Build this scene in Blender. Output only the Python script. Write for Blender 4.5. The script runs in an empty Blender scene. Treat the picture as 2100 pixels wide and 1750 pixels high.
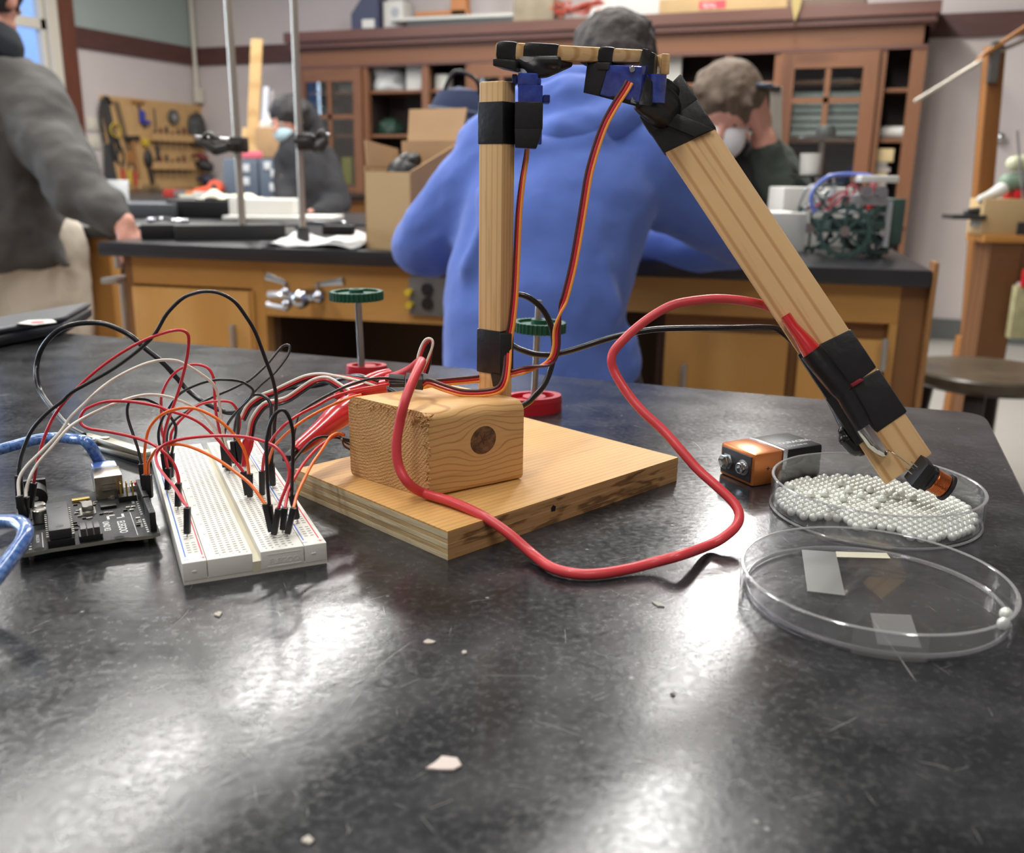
import bpy, bmesh, math, random
from math import sin, cos, pi, radians
from mathutils import Vector, Matrix
random.seed(7)
scn = bpy.context.scene
COL = scn.collection
V = Vector
# ---------------------------------------------------------------- camera, world, lights, exposure
# Units: metres. Floor z=0, bench tops z=0.9. World axes follow the room; the camera looks 22 degrees left of the back wall's normal.
# "K" coordinates below: millimetres, origin on the table under the camera, +Y = camera heading, +Z up from the table top.
T = 0.9
YAW = radians(22.0)
FPX, PIT, ROL, HC = 1915.0, 0.2638, 0.0132, 152.0
cF = V((0, cos(PIT), -sin(PIT))); cU0 = V((0, sin(PIT), cos(PIT))); cR0 = V((1, 0, 0))
cR = cR0*cos(ROL)+cU0*sin(ROL); cU = -cR0*sin(ROL)+cU0*cos(ROL)
CK = V((0, 0, HC))
def kw(p):
    x, y, z = p
    return V(((x*cos(YAW)-y*sin(YAW))/1000, (x*sin(YAW)+y*cos(YAW))/1000, T+z/1000))
def wk(p):
    x, y, z = p[0]*1000, p[1]*1000, (p[2]-T)*1000
    return V((x*cos(YAW)+y*sin(YAW), -x*sin(YAW)+y*cos(YAW), z))
def ray(px, py): return cF+cR*((px-1050)/FPX)-cU*((py-875)/FPX)
def Pz(px, py, z=0.0):
    d = ray(px, py); return CK+d*((z-HC)/d.z)
def Py(px, py, Y):
    d = ray(px, py); return CK+d*(Y/d.y)
def Wy(px, py, y):      # world point on the room plane y
    d = ray(px, py); d = V((d.x*cos(YAW)-d.y*sin(YAW), d.x*sin(YAW)+d.y*cos(YAW), d.z))
    return V((0, 0, T+HC/1000))+d*(y/d.y)
def Wx(px, py, x):
    d = ray(px, py); d = V((d.x*cos(YAW)-d.y*sin(YAW), d.x*sin(YAW)+d.y*cos(YAW), d.z))
    return V((0, 0, T+HC/1000))+d*(x/d.x)
cd = bpy.data.cameras.new('camera'); cam = bpy.data.objects.new('camera', cd); COL.objects.link(cam)
cd.sensor_width = 36; cd.sensor_fit = 'HORIZONTAL'; cd.lens = FPX*36/2100
def dw(v): return V((v.x*cos(YAW)-v.y*sin(YAW), v.x*sin(YAW)+v.y*cos(YAW), v.z))
Rm = Matrix((dw(cR), dw(cU), -dw(cF))).transposed()
cam.matrix_world = Matrix.Translation(kw((0, 0, HC))) @ Rm.to_4x4()
cd.clip_start = 0.01; cd.clip_end = 60
cd.dof.use_dof = True; cd.dof.focus_distance = 0.44; cd.dof.aperture_fstop = 12.5
scn.camera = cam
w = bpy.data.worlds.new('world'); scn.world = w; w.use_nodes = True
bg = w.node_tree.nodes['Background']; bg.inputs[0].default_value = (0.30, 0.50, 1.0, 1); bg.inputs[1].default_value = 1.0
vs = scn.view_settings
vs.view_transform = 'Standard'; vs.look = 'None'; vs.gamma = 1.0; vs.use_curve_mapping = False
vs.exposure = 0.5
scn.cycles.transparent_max_bounces = 24
CEIL = 3.45
LAMP_Z = T+2.1
LAMPS = [(-2.42, 2.05), (-2.40, 3.4), (-2.42, 5.2), (-0.57, 2.55), (-0.66, 4.05), (-0.76, 5.45), (-4.3, 2.6), (-4.3, 4.6), (-0.58, 0.9), (-2.42, 0.7), (-0.58, -0.7), (-2.42, -0.9), (0.9, -0.9)]  # the last, nearest ones are fill added to brighten the foreground
def area(name, loc, sx, sy, watt, col, rot=(0, 0, 0)):
    l = bpy.data.lights.new(name, 'AREA'); l.shape = 'RECTANGLE'; l.size = sx; l.size_y = sy; l.energy = watt; l.color = col
    o = bpy.data.objects.new(name, l); COL.objects.link(o); o.location = loc; o.rotation_euler = rot; return o
for lx, ly in LAMPS:
    area('tube_or_fill_light', (lx, ly, LAMP_Z-0.035), 0.15, 1.2, 27 if ly > 1 else 14, (1.0, 0.98, 0.945))
area('window_daylight', (-5.95, 3.3, 1.9), 1.3, 1.5, 90, (0.75, 0.87, 1.0), (0, -pi/2, 0))
area('window_daylight', (-5.95, 0.6, 1.9), 1.3, 1.5, 110, (0.75, 0.87, 1.0), (0, -pi/2, 0))

# ---------------------------------------------------------------- helpers
def c(r, g, b):
    f = lambda u: ((u/255+0.055)/1.055)**2.4 if u > 10 else u/255/12.92
    return (f(r), f(g), f(b), 1)
_M = {}
def mat(name, col, rough=0.5, metal=0.0, noise=None, bump=None, coat=0.0, trans=0.0, spec=0.5, emit=None, col2=None, stretch=(1, 1, 1), sheen=0):
    """noise=(scale, amount) mixes col with col2 (default darker); bump=(scale, strength)"""
    if name in _M: return _M[name]
    m = bpy.data.materials.new(name); m.use_nodes = True; nt = m.node_tree; b = nt.nodes['Principled BSDF']; L = nt.links.new
    b.inputs['Base Color'].default_value = col; b.inputs['Roughness'].default_value = rough; b.inputs['Metallic'].default_value = metal
    b.inputs['Specular IOR Level'].default_value = spec; b.inputs['Coat Weight'].default_value = coat; b.inputs['Transmission Weight'].default_value = trans
    if sheen: b.inputs['Sheen Weight'].default_value = sheen
    if emit: b.inputs['Emission Color'].default_value = col; b.inputs['Emission Strength'].default_value = emit
    if noise or bump:
        tc = nt.nodes.new('ShaderNodeTexCoord'); mp = nt.nodes.new('ShaderNodeMapping'); mp.inputs['Scale'].default_value = stretch
        L(tc.outputs['Object'], mp.inputs['Vector'])
    if noise:
        n = nt.nodes.new('ShaderNodeTexNoise'); n.inputs['Scale'].default_value = noise[0]; n.inputs['Detail'].default_value = 5; L(mp.outputs[0], n.inputs['Vector'])
        r = nt.nodes.new('ShaderNodeMapRange'); r.inputs[1].default_value = 0.35; r.inputs[2].default_value = 0.68; r.inputs[4].default_value = noise[1]; L(n.outputs['Fac'], r.inputs[0])
        mx = nt.nodes.new('ShaderNodeMix'); mx.data_type = 'RGBA'; mx.inputs[6].default_value = col
        mx.inputs[7].default_value = col2 or (col[0]*.45, col[1]*.45, col[2]*.45, 1); L(r.outputs[0], mx.inputs[0]); L(mx.outputs[2], b.inputs['Base Color'])
    if bump:
        n2 = nt.nodes.new('ShaderNodeTexNoise'); n2.inputs['Scale'].default_value = bump[0]; n2.inputs['Detail'].default_value = 4; L(mp.outputs[0], n2.inputs['Vector'])
        bp = nt.nodes.new('ShaderNodeBump'); bp.inputs['Strength'].default_value = bump[1]; bp.inputs['Distance'].default_value = bump[2] if len(bump) > 2 else 0.001
        L(n2.outputs['Fac'], bp.inputs['Height']); L(bp.outputs[0], b.inputs['Normal'])
    _M[name] = m; return m
def clear(name, tint=(0.96, 0.97, 0.97), ior=1.45, rough=0.03, haze=0.0, gcol=(1, 1, 1)):
    if name in _M: return _M[name]
    m = bpy.data.materials.new(name); m.use_nodes = True; nt = m.node_tree; nt.nodes.clear(); L = nt.links.new
    o = nt.nodes.new('ShaderNodeOutputMaterial'); mx = nt.nodes.new('ShaderNodeMixShader'); t = nt.nodes.new('ShaderNodeBsdfTransparent'); g = nt.nodes.new('ShaderNodeBsdfGlossy')
    fr = nt.nodes.new('ShaderNodeFresnel'); fr.inputs[0].default_value = ior; geo = nt.nodes.new('ShaderNodeNewGeometry'); bk = nt.nodes.new('ShaderNodeMix'); bk.inputs[3].default_value = .05; L(geo.outputs['Backfacing'], bk.inputs[0]); L(fr.outputs[0], bk.inputs[2]); t.inputs[0].default_value = (*tint, 1); g.inputs['Roughness'].default_value = rough; g.inputs[0].default_value = (*gcol, 1)
    L(bk.outputs[0], mx.inputs[0]); L(g.outputs[0], mx.inputs[2])
    if haze:
        d = nt.nodes.new('ShaderNodeBsdfDiffuse'); d.inputs[0].default_value = (0.62, 0.62, 0.6, 1); m2 = nt.nodes.new('ShaderNodeMixShader'); m2.inputs[0].default_value = haze
        L(t.outputs[0], m2.inputs[1]); L(d.outputs[0], m2.inputs[2]); L(m2.outputs[0], mx.inputs[1])
    else: L(t.outputs[0], mx.inputs[1])
    L(mx.outputs[0], o.inputs[0]); _M[name] = m; return m
def wood(name, ca, cb, rot=(0, 0, 0), scale=1.0, rings=60.0, rough=0.55, dist=3.0, stretch=0.12, bump=0.15, pore=0.5, knot=None, lo=0.6):
    """long grain along local X after rotation; knot = object space point around which the rings close"""
    if name in _M: return _M[name]
    m = bpy.data.materials.new(name); m.use_nodes = True; nt = m.node_tree; b = nt.nodes['Principled BSDF']; L = nt.links.new; N = nt.nodes.new
    b.inputs['Roughness'].default_value = rough; b.inputs['Specular IOR Level'].default_value = 0.3
    tc = N('ShaderNodeTexCoord'); mp = N('ShaderNodeMapping'); mp.inputs['Rotation'].default_value = rot; L(tc.outputs['Object'], mp.inputs['Vector'])
    m1 = N('ShaderNodeMapping'); m1.inputs['Scale'].default_value = (stretch*scale, scale, scale); L(mp.outputs[0], m1.inputs['Vector'])
    wv = N('ShaderNodeTexWave'); wv.bands_direction = 'Y'; wv.inputs['Scale'].default_value = rings; wv.inputs['Distortion'].default_value = dist; wv.inputs['Detail'].default_value = 3; wv.inputs['Detail Scale'].default_value = 0.6
    L(m1.outputs[0], wv.inputs['Vector'])
    n = N('ShaderNodeTexNoise'); n.inputs['Scale'].default_value = 420*scale; n.inputs['Detail'].default_value = 4
    m2 = N('ShaderNodeMapping'); m2.inputs['Scale'].default_value = (0.06, 1, 1); L(mp.outputs[0], m2.inputs['Vector']); L(m2.outputs[0], n.inputs['Vector'])
    fac = wv.outputs['Fac']
    if knot:
        kx, kc = knot     # kx: unit axis along the grain, kc: knot centre; bands follow the flow around the knot
        sb = N('ShaderNodeVectorMath'); sb.operation = 'SUBTRACT'; L(tc.outputs['Object'], sb.inputs[0]); sb.inputs[1].default_value = kc
        dt = N('ShaderNodeVectorMath'); dt.operation = 'DOT_PRODUCT'; L(sb.outputs[0], dt.inputs[0]); dt.inputs[1].default_value = kx
        sx = N('ShaderNodeSeparateXYZ'); L(sb.outputs[0], sx.inputs[0])
        def mm(op, x, y):
            q = N('ShaderNodeMath'); q.operation = op
            for i_, v_ in enumerate((x, y)):
                if isinstance(v_, (int, float)): q.inputs[i_].default_value = v_
                else: L(v_, q.inputs[i_])
            return q.outputs[0]
        dx, dz = dt.outputs['Value'], sx.outputs[2]; r2 = mm('MAXIMUM', mm('ADD', mm('MULTIPLY', mm('MULTIPLY', dx, dx), .55), mm('MULTIPLY', dz, dz)), 4.9e-5)
        psi = mm('MULTIPLY', dz, mm('SUBTRACT', 1.0, mm('DIVIDE', 4.8e-5, r2)))
        nz = N('ShaderNodeTexNoise'); nz.inputs['Scale'].default_value = 38; nz.inputs['Detail'].default_value = 2; L(tc.outputs['Object'], nz.inputs['Vector'])
        ph = mm('ADD', mm('MULTIPLY', psi, 2300), mm('MULTIPLY', nz.outputs['Fac'], 11)); fac = mm('ADD', mm('MULTIPLY', mm('SINE', ph, 0), .5), .5)
    r = N('ShaderNodeMapRange'); r.inputs[1].default_value = lo; r.inputs[2].default_value = 1.0; r.inputs[4].default_value = 0.8; L(fac, r.inputs[0])
    mx = N('ShaderNodeMix'); mx.data_type = 'RGBA'; mx.inputs[6].default_value = ca; mx.inputs[7].default_value = cb; L(r.outputs[0], mx.inputs[0])
    r2 = N('ShaderNodeMapRange'); r2.inputs[1].default_value = 0.56; r2.inputs[2].default_value = 0.75; r2.inputs[4].default_value = pore; L(n.outputs['Fac'], r2.inputs[0])
    mx2 = N('ShaderNodeMix'); mx2.data_type = 'RGBA'; L(mx.outputs[2], mx2.inputs[6]); mx2.inputs[7].default_value = (cb[0]*.7, cb[1]*.7, cb[2]*.7, 1); L(r2.outputs[0], mx2.inputs[0])
    L(mx2.outputs[2], b.inputs['Base Color'])
    bp = N('ShaderNodeBump'); bp.inputs['Strength'].default_value = bump; bp.inputs['Distance'].default_value = 0.0006; L(n.outputs['Fac'], bp.inputs['Height']); L(bp.outputs[0], b.inputs['Normal'])
    _M[name] = m; return m

ROOT = {}
def tag(o, label=None, cat=None, group=None, kind=None):
    if label: o['label'] = label
    if cat: o['category'] = cat
    if group: o['group'] = group
    if kind: o['kind'] = kind
    return o
def thing(name, label, cat, off=(0, 0, 0), group=None):
    """an Empty at a thing's base; off in K millimetres"""
    o = bpy.data.objects.new(name, None); COL.objects.link(o); o.empty_display_size = 0.02
    o.location = kw(off); o.rotation_euler = (0, 0, YAW); ROOT[o] = (V(off), 0.001); return tag(o, label, cat, group)
def wthing(name, label, cat, loc=(0, 0, 0), rz=0.0, group=None):
    """an Empty at a thing's base in room metres; its children use local metres"""
    o = bpy.data.objects.new(name, None); COL.objects.link(o); o.empty_display_size = 0.05
    o.location = loc; o.rotation_euler = (0, 0, rz); ROOT[o] = (V((0, 0, 0)), 1.0); return tag(o, label, cat, group)
def frame_to(M, P, axis):  # rotate +Z to axis
    return Matrix.Translation(P) @ axis.to_track_quat('Z', 'Y').to_matrix().to_4x4()
class MB:
    def __init__(s): s.bm = bmesh.new()
    def _add(s, vs, fs):
        v = [s.bm.verts.new(p) for p in vs]
        for f in fs:
            try: s.bm.faces.new([v[i] for i in f])
            except ValueError: pass
        return v
    def box(s, cx, cy, cz, sx, sy, sz, rz=0, M=None, bev=0):
        t = bmesh.new(); bmesh.ops.create_cube(t, size=1); bmesh.ops.scale(t, vec=(sx, sy, sz), verts=t.verts)
        if bev: bmesh.ops.bevel(t, geom=t.edges[:], offset=bev, segments=2, affect='EDGES', profile=0.6)
        X = Matrix.Translation((cx, cy, cz)) @ Matrix.Rotation(rz, 4, 'Z')
        if M is not None: X = M @ X
        bmesh.ops.transform(t, matrix=X, verts=t.verts); s.join(t); return s
    def bx(s, x0, x1, y0, y1, z0, z1, **k): return s.box((x0+x1)/2, (y0+y1)/2, (z0+z1)/2, abs(x1-x0), abs(y1-y0), abs(z1-z0), **k)
    def join(s, t):
        me = bpy.data.meshes.new('tmp'); t.to_mesh(me); t.free(); s.bm.from_mesh(me); bpy.data.meshes.remove(me)
    def hexa(s, pts, bev=0):   # 8 points: bottom 4 (ccw), top 4
        if bev:
            t = bmesh.new(); v = [t.verts.new(p) for p in pts]
            for f in [(3, 2, 1, 0), (4, 5, 6, 7), (0, 1, 5, 4), (1, 2, 6, 5), (2, 3, 7, 6), (3, 0, 4, 7)]: t.faces.new([v[i] for i in f])
            bmesh.ops.bevel(t, geom=t.edges[:], offset=bev, segments=2, affect='EDGES', profile=0.6); s.join(t); return s
        s._add(pts, [(3, 2, 1, 0), (4, 5, 6, 7), (0, 1, 5, 4), (1, 2, 6, 5), (2, 3, 7, 6), (3, 0, 4, 7)]); return s
    def beam(s, A, B, wv, tv, bev=0):   # box from A to B with full width vector wv and thickness vector tv
        A, B, wv, tv = V(A), V(B), V(wv)/2, V(tv)/2
        return s.hexa([A-wv-tv, A+wv-tv, A+wv+tv, A-wv+tv, B-wv-tv, B+wv-tv, B+wv+tv, B-wv+tv], bev)
    def prism(s, poly, z0, z1, M=None, bev=0):
        t = bmesh.new(); a = [t.verts.new((x, y, z0)) for x, y in poly]; b = [t.verts.new((x, y, z1)) for x, y in poly]; n = len(poly)
        t.faces.new(a[::-1]); t.faces.new(b)
        for i in range(n): t.faces.new((a[i], a[(i+1) % n], b[(i+1) % n], b[i]))
        bmesh.ops.recalc_face_normals(t, faces=t.faces)
        if bev: bmesh.ops.bevel(t, geom=t.edges[:], offset=bev, segments=1, affect='EDGES')
        if M is not None: bmesh.ops.transform(t, matrix=M, verts=t.verts)
        s.join(t); return s
    def lathe(s, prof, M=None, n=32, close=False):   # prof: (r, z)
        M = M or Matrix.Identity(4); t = bmesh.new(); R = []
        for r, z in prof:
            if r < 1e-6: R.append([t.verts.new((0, 0, z))])
            else: R.append([t.verts.new((r*cos(2*pi*k/n), r*sin(2*pi*k/n), z)) for k in range(n)])
        def br(a, b):
            for k in range(n):
                q = [a[k % len(a)], a[(k+1) % len(a)], b[(k+1) % len(b)], b[k % len(b)]]
                u = []
                for x in q:
                    if x not in u: u.append(x)
                if len(u) > 2:
                    try: t.faces.new(u)
                    except ValueError: pass
        for i in range(len(R)-1): br(R[i], R[i+1])
        if close: br(R[-1], R[0])
        bmesh.ops.recalc_face_normals(t, faces=t.faces); bmesh.ops.transform(t, matrix=M, verts=t.verts); s.join(t); return s
    def cyl(s, A, B, r, r2=None, n=16):
        A, B = V(A), V(B); M = frame_to(None, A, (B-A)); L_ = (B-A).length; r2 = r if r2 is None else r2
        return s.lathe([(0, 0), (r, 0), (r2, L_), (0, L_)], M, n)
    def ball(s, P, r, sc=(1, 1, 1), sub=2, M=None):
        t = bmesh.new(); bmesh.ops.create_icosphere(t, subdivisions=sub, radius=r); bmesh.ops.scale(t, vec=sc, verts=t.verts)
        if M is not None: bmesh.ops.transform(t, matrix=M, verts=t.verts)
        bmesh.ops.translate(t, vec=P, verts=t.verts); s.join(t); return s
    def tube(s, pts, r, n=8, flat=None, up=None):
        """pts sample points; r radius or list; flat=(a,b) elliptical section scale"""
        pts = [V(p) for p in pts]; rs = r if isinstance(r, (list, tuple)) else [r]*len(pts)
        t = bmesh.new(); prev = None; rings = []
        u = V(up) if up else V((0, 0, 1))
        for i, p in enumerate(pts):
            d = (pts[min(i+1, len(pts)-1)]-pts[max(i-1, 0)])
            if d.length < 1e-9: d = V((0, 0, 1))
            d.normalize()
            if prev is None:
                a = d.cross(u)
                if a.length < 1e-3: a = d.cross(V((1, 0, 0)))
            else: a = prev-d*prev.dot(d)
            a.normalize(); prev = a; b = d.cross(a); fa, fb = flat or (1, 1)
            rings.append([t.verts.new(p+a*(rs[i]*fa*cos(2*pi*k/n))+b*(rs[i]*fb*sin(2*pi*k/n))) for k in range(n)])
        for i in range(len(rings)-1):
            for k in range(n): t.faces.new((rings[i][k], rings[i][(k+1) % n], rings[i+1][(k+1) % n], rings[i+1][k]))
        t.faces.new(rings[0][::-1]); t.faces.new(rings[-1]); bmesh.ops.recalc_face_normals(t, faces=t.faces); s.join(t); return s
    def limb(s, pr, n=12, sc=None):   # pr: [(P, r), ...] tapered round limb with ball joints
        for (p, r) in pr: s.ball(V(p), r, sub=2)
        for (p, r), (q, r2) in zip(pr, pr[1:]):
            s.cyl(p, q, r, r2, n)
        return s
    def build(s, name, m, parent=None, smooth=True, off=None, sc=0.001, label=None, ang=40, mods=None):
        """off: K origin for a thing that is one mesh; parent: a thing or a part"""
        bm = s.bm
        if parent is not None: o0, k = ROOT[parent]
        elif off is not None: o0, k = V(off), sc
        else: o0, k = V((0, 0, 0)), 1.0
        for v in bm.verts: v.co = (v.co-o0)*k
        me = bpy.data.meshes.new(name); bm.to_mesh(me); bm.free()
        if smooth:
            for p in me.polygons: p.use_smooth = True
            me.set_sharp_from_angle(angle=radians(ang))
        for x in (m if isinstance(m, (list, tuple)) else [m]): me.materials.append(x)
        o = bpy.data.objects.new(name, me); COL.objects.link(o)
        if parent is not None: o.parent = parent; ROOT[o] = ROOT[parent]
        elif off is not None: o.location = kw(off); o.rotation_euler = (0, 0, YAW)
        if label: o['label'] = label
        return o
def struct(name, mb, m, label=None):
    o = mb.build(name, m, smooth=False); o['kind'] = 'structure'
    if label: o['label'] = label
    ROOT[o] = (V((0, 0, 0)), 1.0); return o
def spline(pts, step=4):
    P = [V(p) for p in pts]; P = [P[0]*2-P[1]]+P+[P[-1]*2-P[-2]]; out = []
    for i in range(1, len(P)-2):
        p0, p1, p2, p3 = P[i-1:i+3]
        for k in range(step):
            t = k/step; out.append(0.5*((2*p1)+(p2-p0)*t+(2*p0-5*p1+4*p2-p3)*t*t+(3*p1-p0-3*p2+p3)*t**3))
    out.append(P[-2]); return out
def text(name, body, m, parent, M, size, ext=0.05, bold=0.0, align='LEFT', sx=1.0):
    cu = bpy.data.curves.new(name, 'FONT'); cu.body = body; cu.size = size; cu.extrude = ext; cu.offset = bold; cu.align_x = align
    cu.materials.append(m); o = bpy.data.objects.new(name, cu); COL.objects.link(o)
    k = ROOT[parent][1]; o0 = ROOT[parent][0]; o.parent = parent
    o.matrix_local = Matrix.Scale(k, 4) @ Matrix.Translation(-o0) @ M @ Matrix.Diagonal((sx, 1, 1, 1)); return o
def axes(P, X, Y_):   # matrix with local x along X, y along Y_
    X = V(X).normalized(); Z = X.cross(V(Y_)).normalized(); Yv = Z.cross(X)
    m = Matrix((X, Yv, Z)).transposed().to_4x4(); return Matrix.Translation(P) @ m
def rzk(P, a): return Matrix.Translation(P) @ Matrix.Rotation(a, 4, 'Z')
# ---------------------------------------------------------------- the room
XL, XR, YB, YF = -5.84, 4.6, 6.98, -4.2
wall_m = mat('wall_paint', c(208, 198, 196), 0.85, noise=(2.0, 0.12), bump=(120, 0.1))
green_m = mat('wall_green_grey', c(160, 172, 168), 0.8, noise=(3.0, 0.08))  # greener grey tone for the wall above the left rail
rail_m = mat('dark_rail_wood', c(92, 60, 56), 0.45, noise=(9, 0.4), stretch=(1, 1, 6))
casing_m = mat('casing_wood', c(112, 66, 50), 0.4, noise=(8, 0.4), stretch=(6, 6, 0.6))
cream_m = mat('cream_paint', c(214, 208, 194), 0.5)
ceil_m = mat('ceiling_paint', c(134, 130, 122), 0.9)
floor_m = mat('floor_tile', c(188, 184, 176), 0.35, noise=(1.6, 0.25), bump=(30, 0.05))
struct('floor', MB().bx(XL-.1, XR+.1, YF-.1, YB+.1, -.1, 0), floor_m)
struct('ceiling', MB().bx(XL-.1, XR+.1, YF-.1, YB+.1, CEIL, CEIL+.1), ceil_m)
struct('wall_back', MB().bx(XL-.1, XR+.1, YB, YB+.1, 0, CEIL), wall_m)
struct('wall_right', MB().bx(XR, XR+.1, YF, YB, 0, CEIL), wall_m)
struct('wall_front', MB().bx(XL, XR, YF-.1, YF, 0, CEIL), wall_m)
jy = Wx(137, 150, XL).y                       # casing beside the window in view
w1 = (jy-1.55, jy-.12)
w2 = (-.2, 1.2)
mb = MB()
ys = [YF, w2[0], w2[1], w1[0], w1[1], YB]
for a, b in ((0, 1), (2, 3), (4, 5)): mb.bx(XL-.1, XL, ys[a], ys[b], 0, CEIL)
for a, b in ((1, 2), (3, 4)): mb.bx(XL-.1, XL, ys[a], ys[b], 0, 1.0).bx(XL-.1, XL, ys[a], ys[b], 3.0, CEIL)
struct('wall_left', mb, wall_m)
glass_m = clear('window_glass', (0.92, 0.95, 0.98), 1.45, 0.02)
for i, (a, b) in enumerate((w1, w2)):
    mb = MB()
    mb.bx(XL-.08, XL-.02, a, a+.05, 1.0, 3.0).bx(XL-.08, XL-.02, b-.05, b, 1.0, 3.0).bx(XL-.08, XL-.02, a, b, 2.95, 3.0).bx(XL-.08, XL+.04, a, b, .98, 1.05)
    mid = 2.05
    mb.bx(XL-.08, XL-.02, a, b, mid-.035, mid+.035).bx(XL-.07, XL-.03, (a+b)/2-.015, (a+b)/2+.015, 1, 3).bx(XL-.07, XL-.03, a, b, 1.52, 1.55).bx(XL-.07, XL-.03, a, b, 2.5, 2.53)
    win = struct('window_%d' % (i+1), mb, cream_m)
    g = MB().bx(XL-.055, XL-.05, a+.03, b-.03, 1.03, 2.97).build('pane', glass_m, win, smooth=False)
    cs = MB().bx(XL, XL+.02, b-.02, b+.075, .9, 3.1).bx(XL, XL+.02, a-.075, a+.02, .9, 3.1).bx(XL, XL+.02, a-.075, b+.075, 3.0, 3.1)
    cs.build('window_casing', cream_m, win, smooth=False)
mb = MB().bx(XL, XL+.035, jy-.04, jy+.09, 0, CEIL); struct('trim_1', mb, casing_m)
tz = 1.93
struct('trim_2', MB().bx(XL, XL+.03, jy+.09, YB, tz, tz+.14), rail_m)
struct('trim_3', MB().bx(XL+.03, XR, YB-.03, YB, tz, tz+.14), rail_m)
struct('trim_4', MB().bx(XL, XL+.012, jy+.1, YB-.02, tz+.14, CEIL), green_m)
struct('baseboard_back', MB().bx(XL, XR, YB-.025, YB, 0, .14), mat('baseboard_vinyl', c(95, 98, 96), 0.5))
struct('baseboard_left', MB().bx(XL, XL+.02, YF, YB-.03, 0, .12), mat('baseboard_vinyl', c(95, 98, 96), 0.5))
o = MB().cyl((XL+.05, YB-.06, 1.72), (XL+.05, YB-.06, CEIL), .018).bx(XL+.03, XL+.09, YB-.08, YB-.02, 1.62, 1.74).build('conduit_pipe', cream_m); tag(o, 'thin white conduit pipe running up the room corner beside the pegboard', 'pipe')
for z_, n in ((255, 'a'), (292, 'b')):
    p = Wx(190, z_, XL)
    t = wthing('switch_plate', 'white switch plate on left wall, %s of the pair beside the pegboard' % ('upper' if n == 'a' else 'lower'), 'switch plate', (XL+.002, p.y, p.z), 0, 'switch plates beside the pegboard')
    MB().box(.006, 0, 0, .012, .12, .09, bev=.003).build('plate', cream_m, t); MB().box(.015, 0, 0, .01, .02, .03).build('toggle', cream_m, t)

# ceiling lamps; the nearest ones house the added fill lights
tube_m = mat('tube_glow', (1.0, .93, .82, 1), 0.5, emit=2.2)
lampw = mat('lamp_enamel', c(230, 230, 225), 0.4)
for i, (lx, ly) in enumerate(LAMPS):
    t = wthing('ceiling_lamp', 'white pendant tube lamp hanging from ceiling above the benches or added as fill', 'lamp', (lx, ly, LAMP_Z), 0, 'ceiling tube lamps')
    MB().box(0, 0, .03, .3, 1.25, .05, bev=.01).build('housing', lampw, t)
    for s in (-1, 1): MB().cyl((s*.07, -.59, -.012), (s*.07, .59, -.012), .013, n=10).build('tube', tube_m, t)
    for s in (-1, 1): MB().cyl((0, s*.4, .05), (0, s*.4, CEIL-LAMP_Z), .006, n=6).build('rod', lampw, t)

# ---------------------------------------------------------------- tall glazed cabinet on the back wall
cab_a = c(126, 86, 61); cab_b = c(92, 60, 44)
cab_v = wood('cabinet_wood_upright', cab_a, cab_b, rot=(0, pi/2, 0), rings=14, rough=.4, bump=.05, dist=4)
cab_h = wood('cabinet_wood', cab_a, cab_b, rings=14, rough=.4, bump=.05, dist=4)
cornice_m = mat('cornice_wood', c(104, 66, 54), 0.4, noise=(6, .4), stretch=(.3, 3, 3))
dark_in = mat('cabinet_inside', c(48, 36, 32), 0.6, noise=(5, .4))
YC = 6.56
cx = lambda px, py=205: Wy(px, py, YC).x
x0, x1 = cx(612), cx(1890); ztop = Wy(1250, 38, YC).z
t = wthing('display_cabinet', 'tall brown wooden cabinet with glazed doors and open bays on back wall', 'cabinet', ((x0+x1)/2, YC+.2, 0))
ox = (x0+x1)/2; oy = YC+.2
def lb(mb, a, b, y0, y1, z0, z1, **k): return mb.bx(a-ox, b-ox, y0-oy, y1-oy, z0, z1, **k)
mb = MB(); lb(mb, x0, x1, YC+.36, YC+.4, 0, ztop-.05); mb.build('back_panel', dark_in, t, smooth=False)
for a in (x0, x1-.03): mb = MB(); lb(mb, a, a+.03, YC, YC+.38, 0, ztop-.06); mb.build('side_panel', cab_v, t, smooth=False)
mb = MB(); lb(mb, x0-.05, x1+.05, YC-.09, YC+.4, ztop-.07, ztop); lb(mb, x0-.03, x1+.03, YC-.06, YC+.4, ztop-.11, ztop-.07); lb(mb, x0-.01, x1+.01, YC-.02, YC+.4, ztop-.125, ztop-.11); mb.build('cornice', cornice_m, t, smooth=False)
zf = ztop-.125
mb = MB(); lb(mb, x0, x1, YC, YC+.03, zf-.11, zf); mb.build('frieze', cab_h, t, smooth=False)
mb = MB(); lb(mb, x0, x1, YC-.015, YC+.03, zf-.13, zf-.11); mb.build('moulding', cornice_m, t, smooth=False)
zo = zf-.13; zb = .82
bays = [617, 748, 872, 962, 1100, 1250, 1330, 1490, 1592, 1800, 1868]
X = [cx(b) for b in bays]; X[0] = x0; X[-1] = x1
for i, a in enumerate(X[1:-1]):
    mb = MB(); lb(mb, a-.028, a+.028, YC, YC+.05, zb, zo); mb.build('upright', cab_v, t, smooth=False)
    mb = MB(); lb(mb, a-.012, a+.012, YC+.05, YC+.36, zb, zo); mb.build('divider', dark_in, t, smooth=False)
mb = MB(); lb(mb, x1-.085, x1, YC-.003, YC+.03, zb, zo); mb.build('upright', cab_v, t, smooth=False)
mb = MB(); lb(mb, x0, x1, YC-.02, YC+.36, zb-.06, zb); mb.build('bottom_board', cab_h, t, smooth=False)
zs = Wy(800, 184, YC).z; zs2 = Wy(1800, 284, YC).z; zs3 = Wy(800, 275, YC).z
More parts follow.
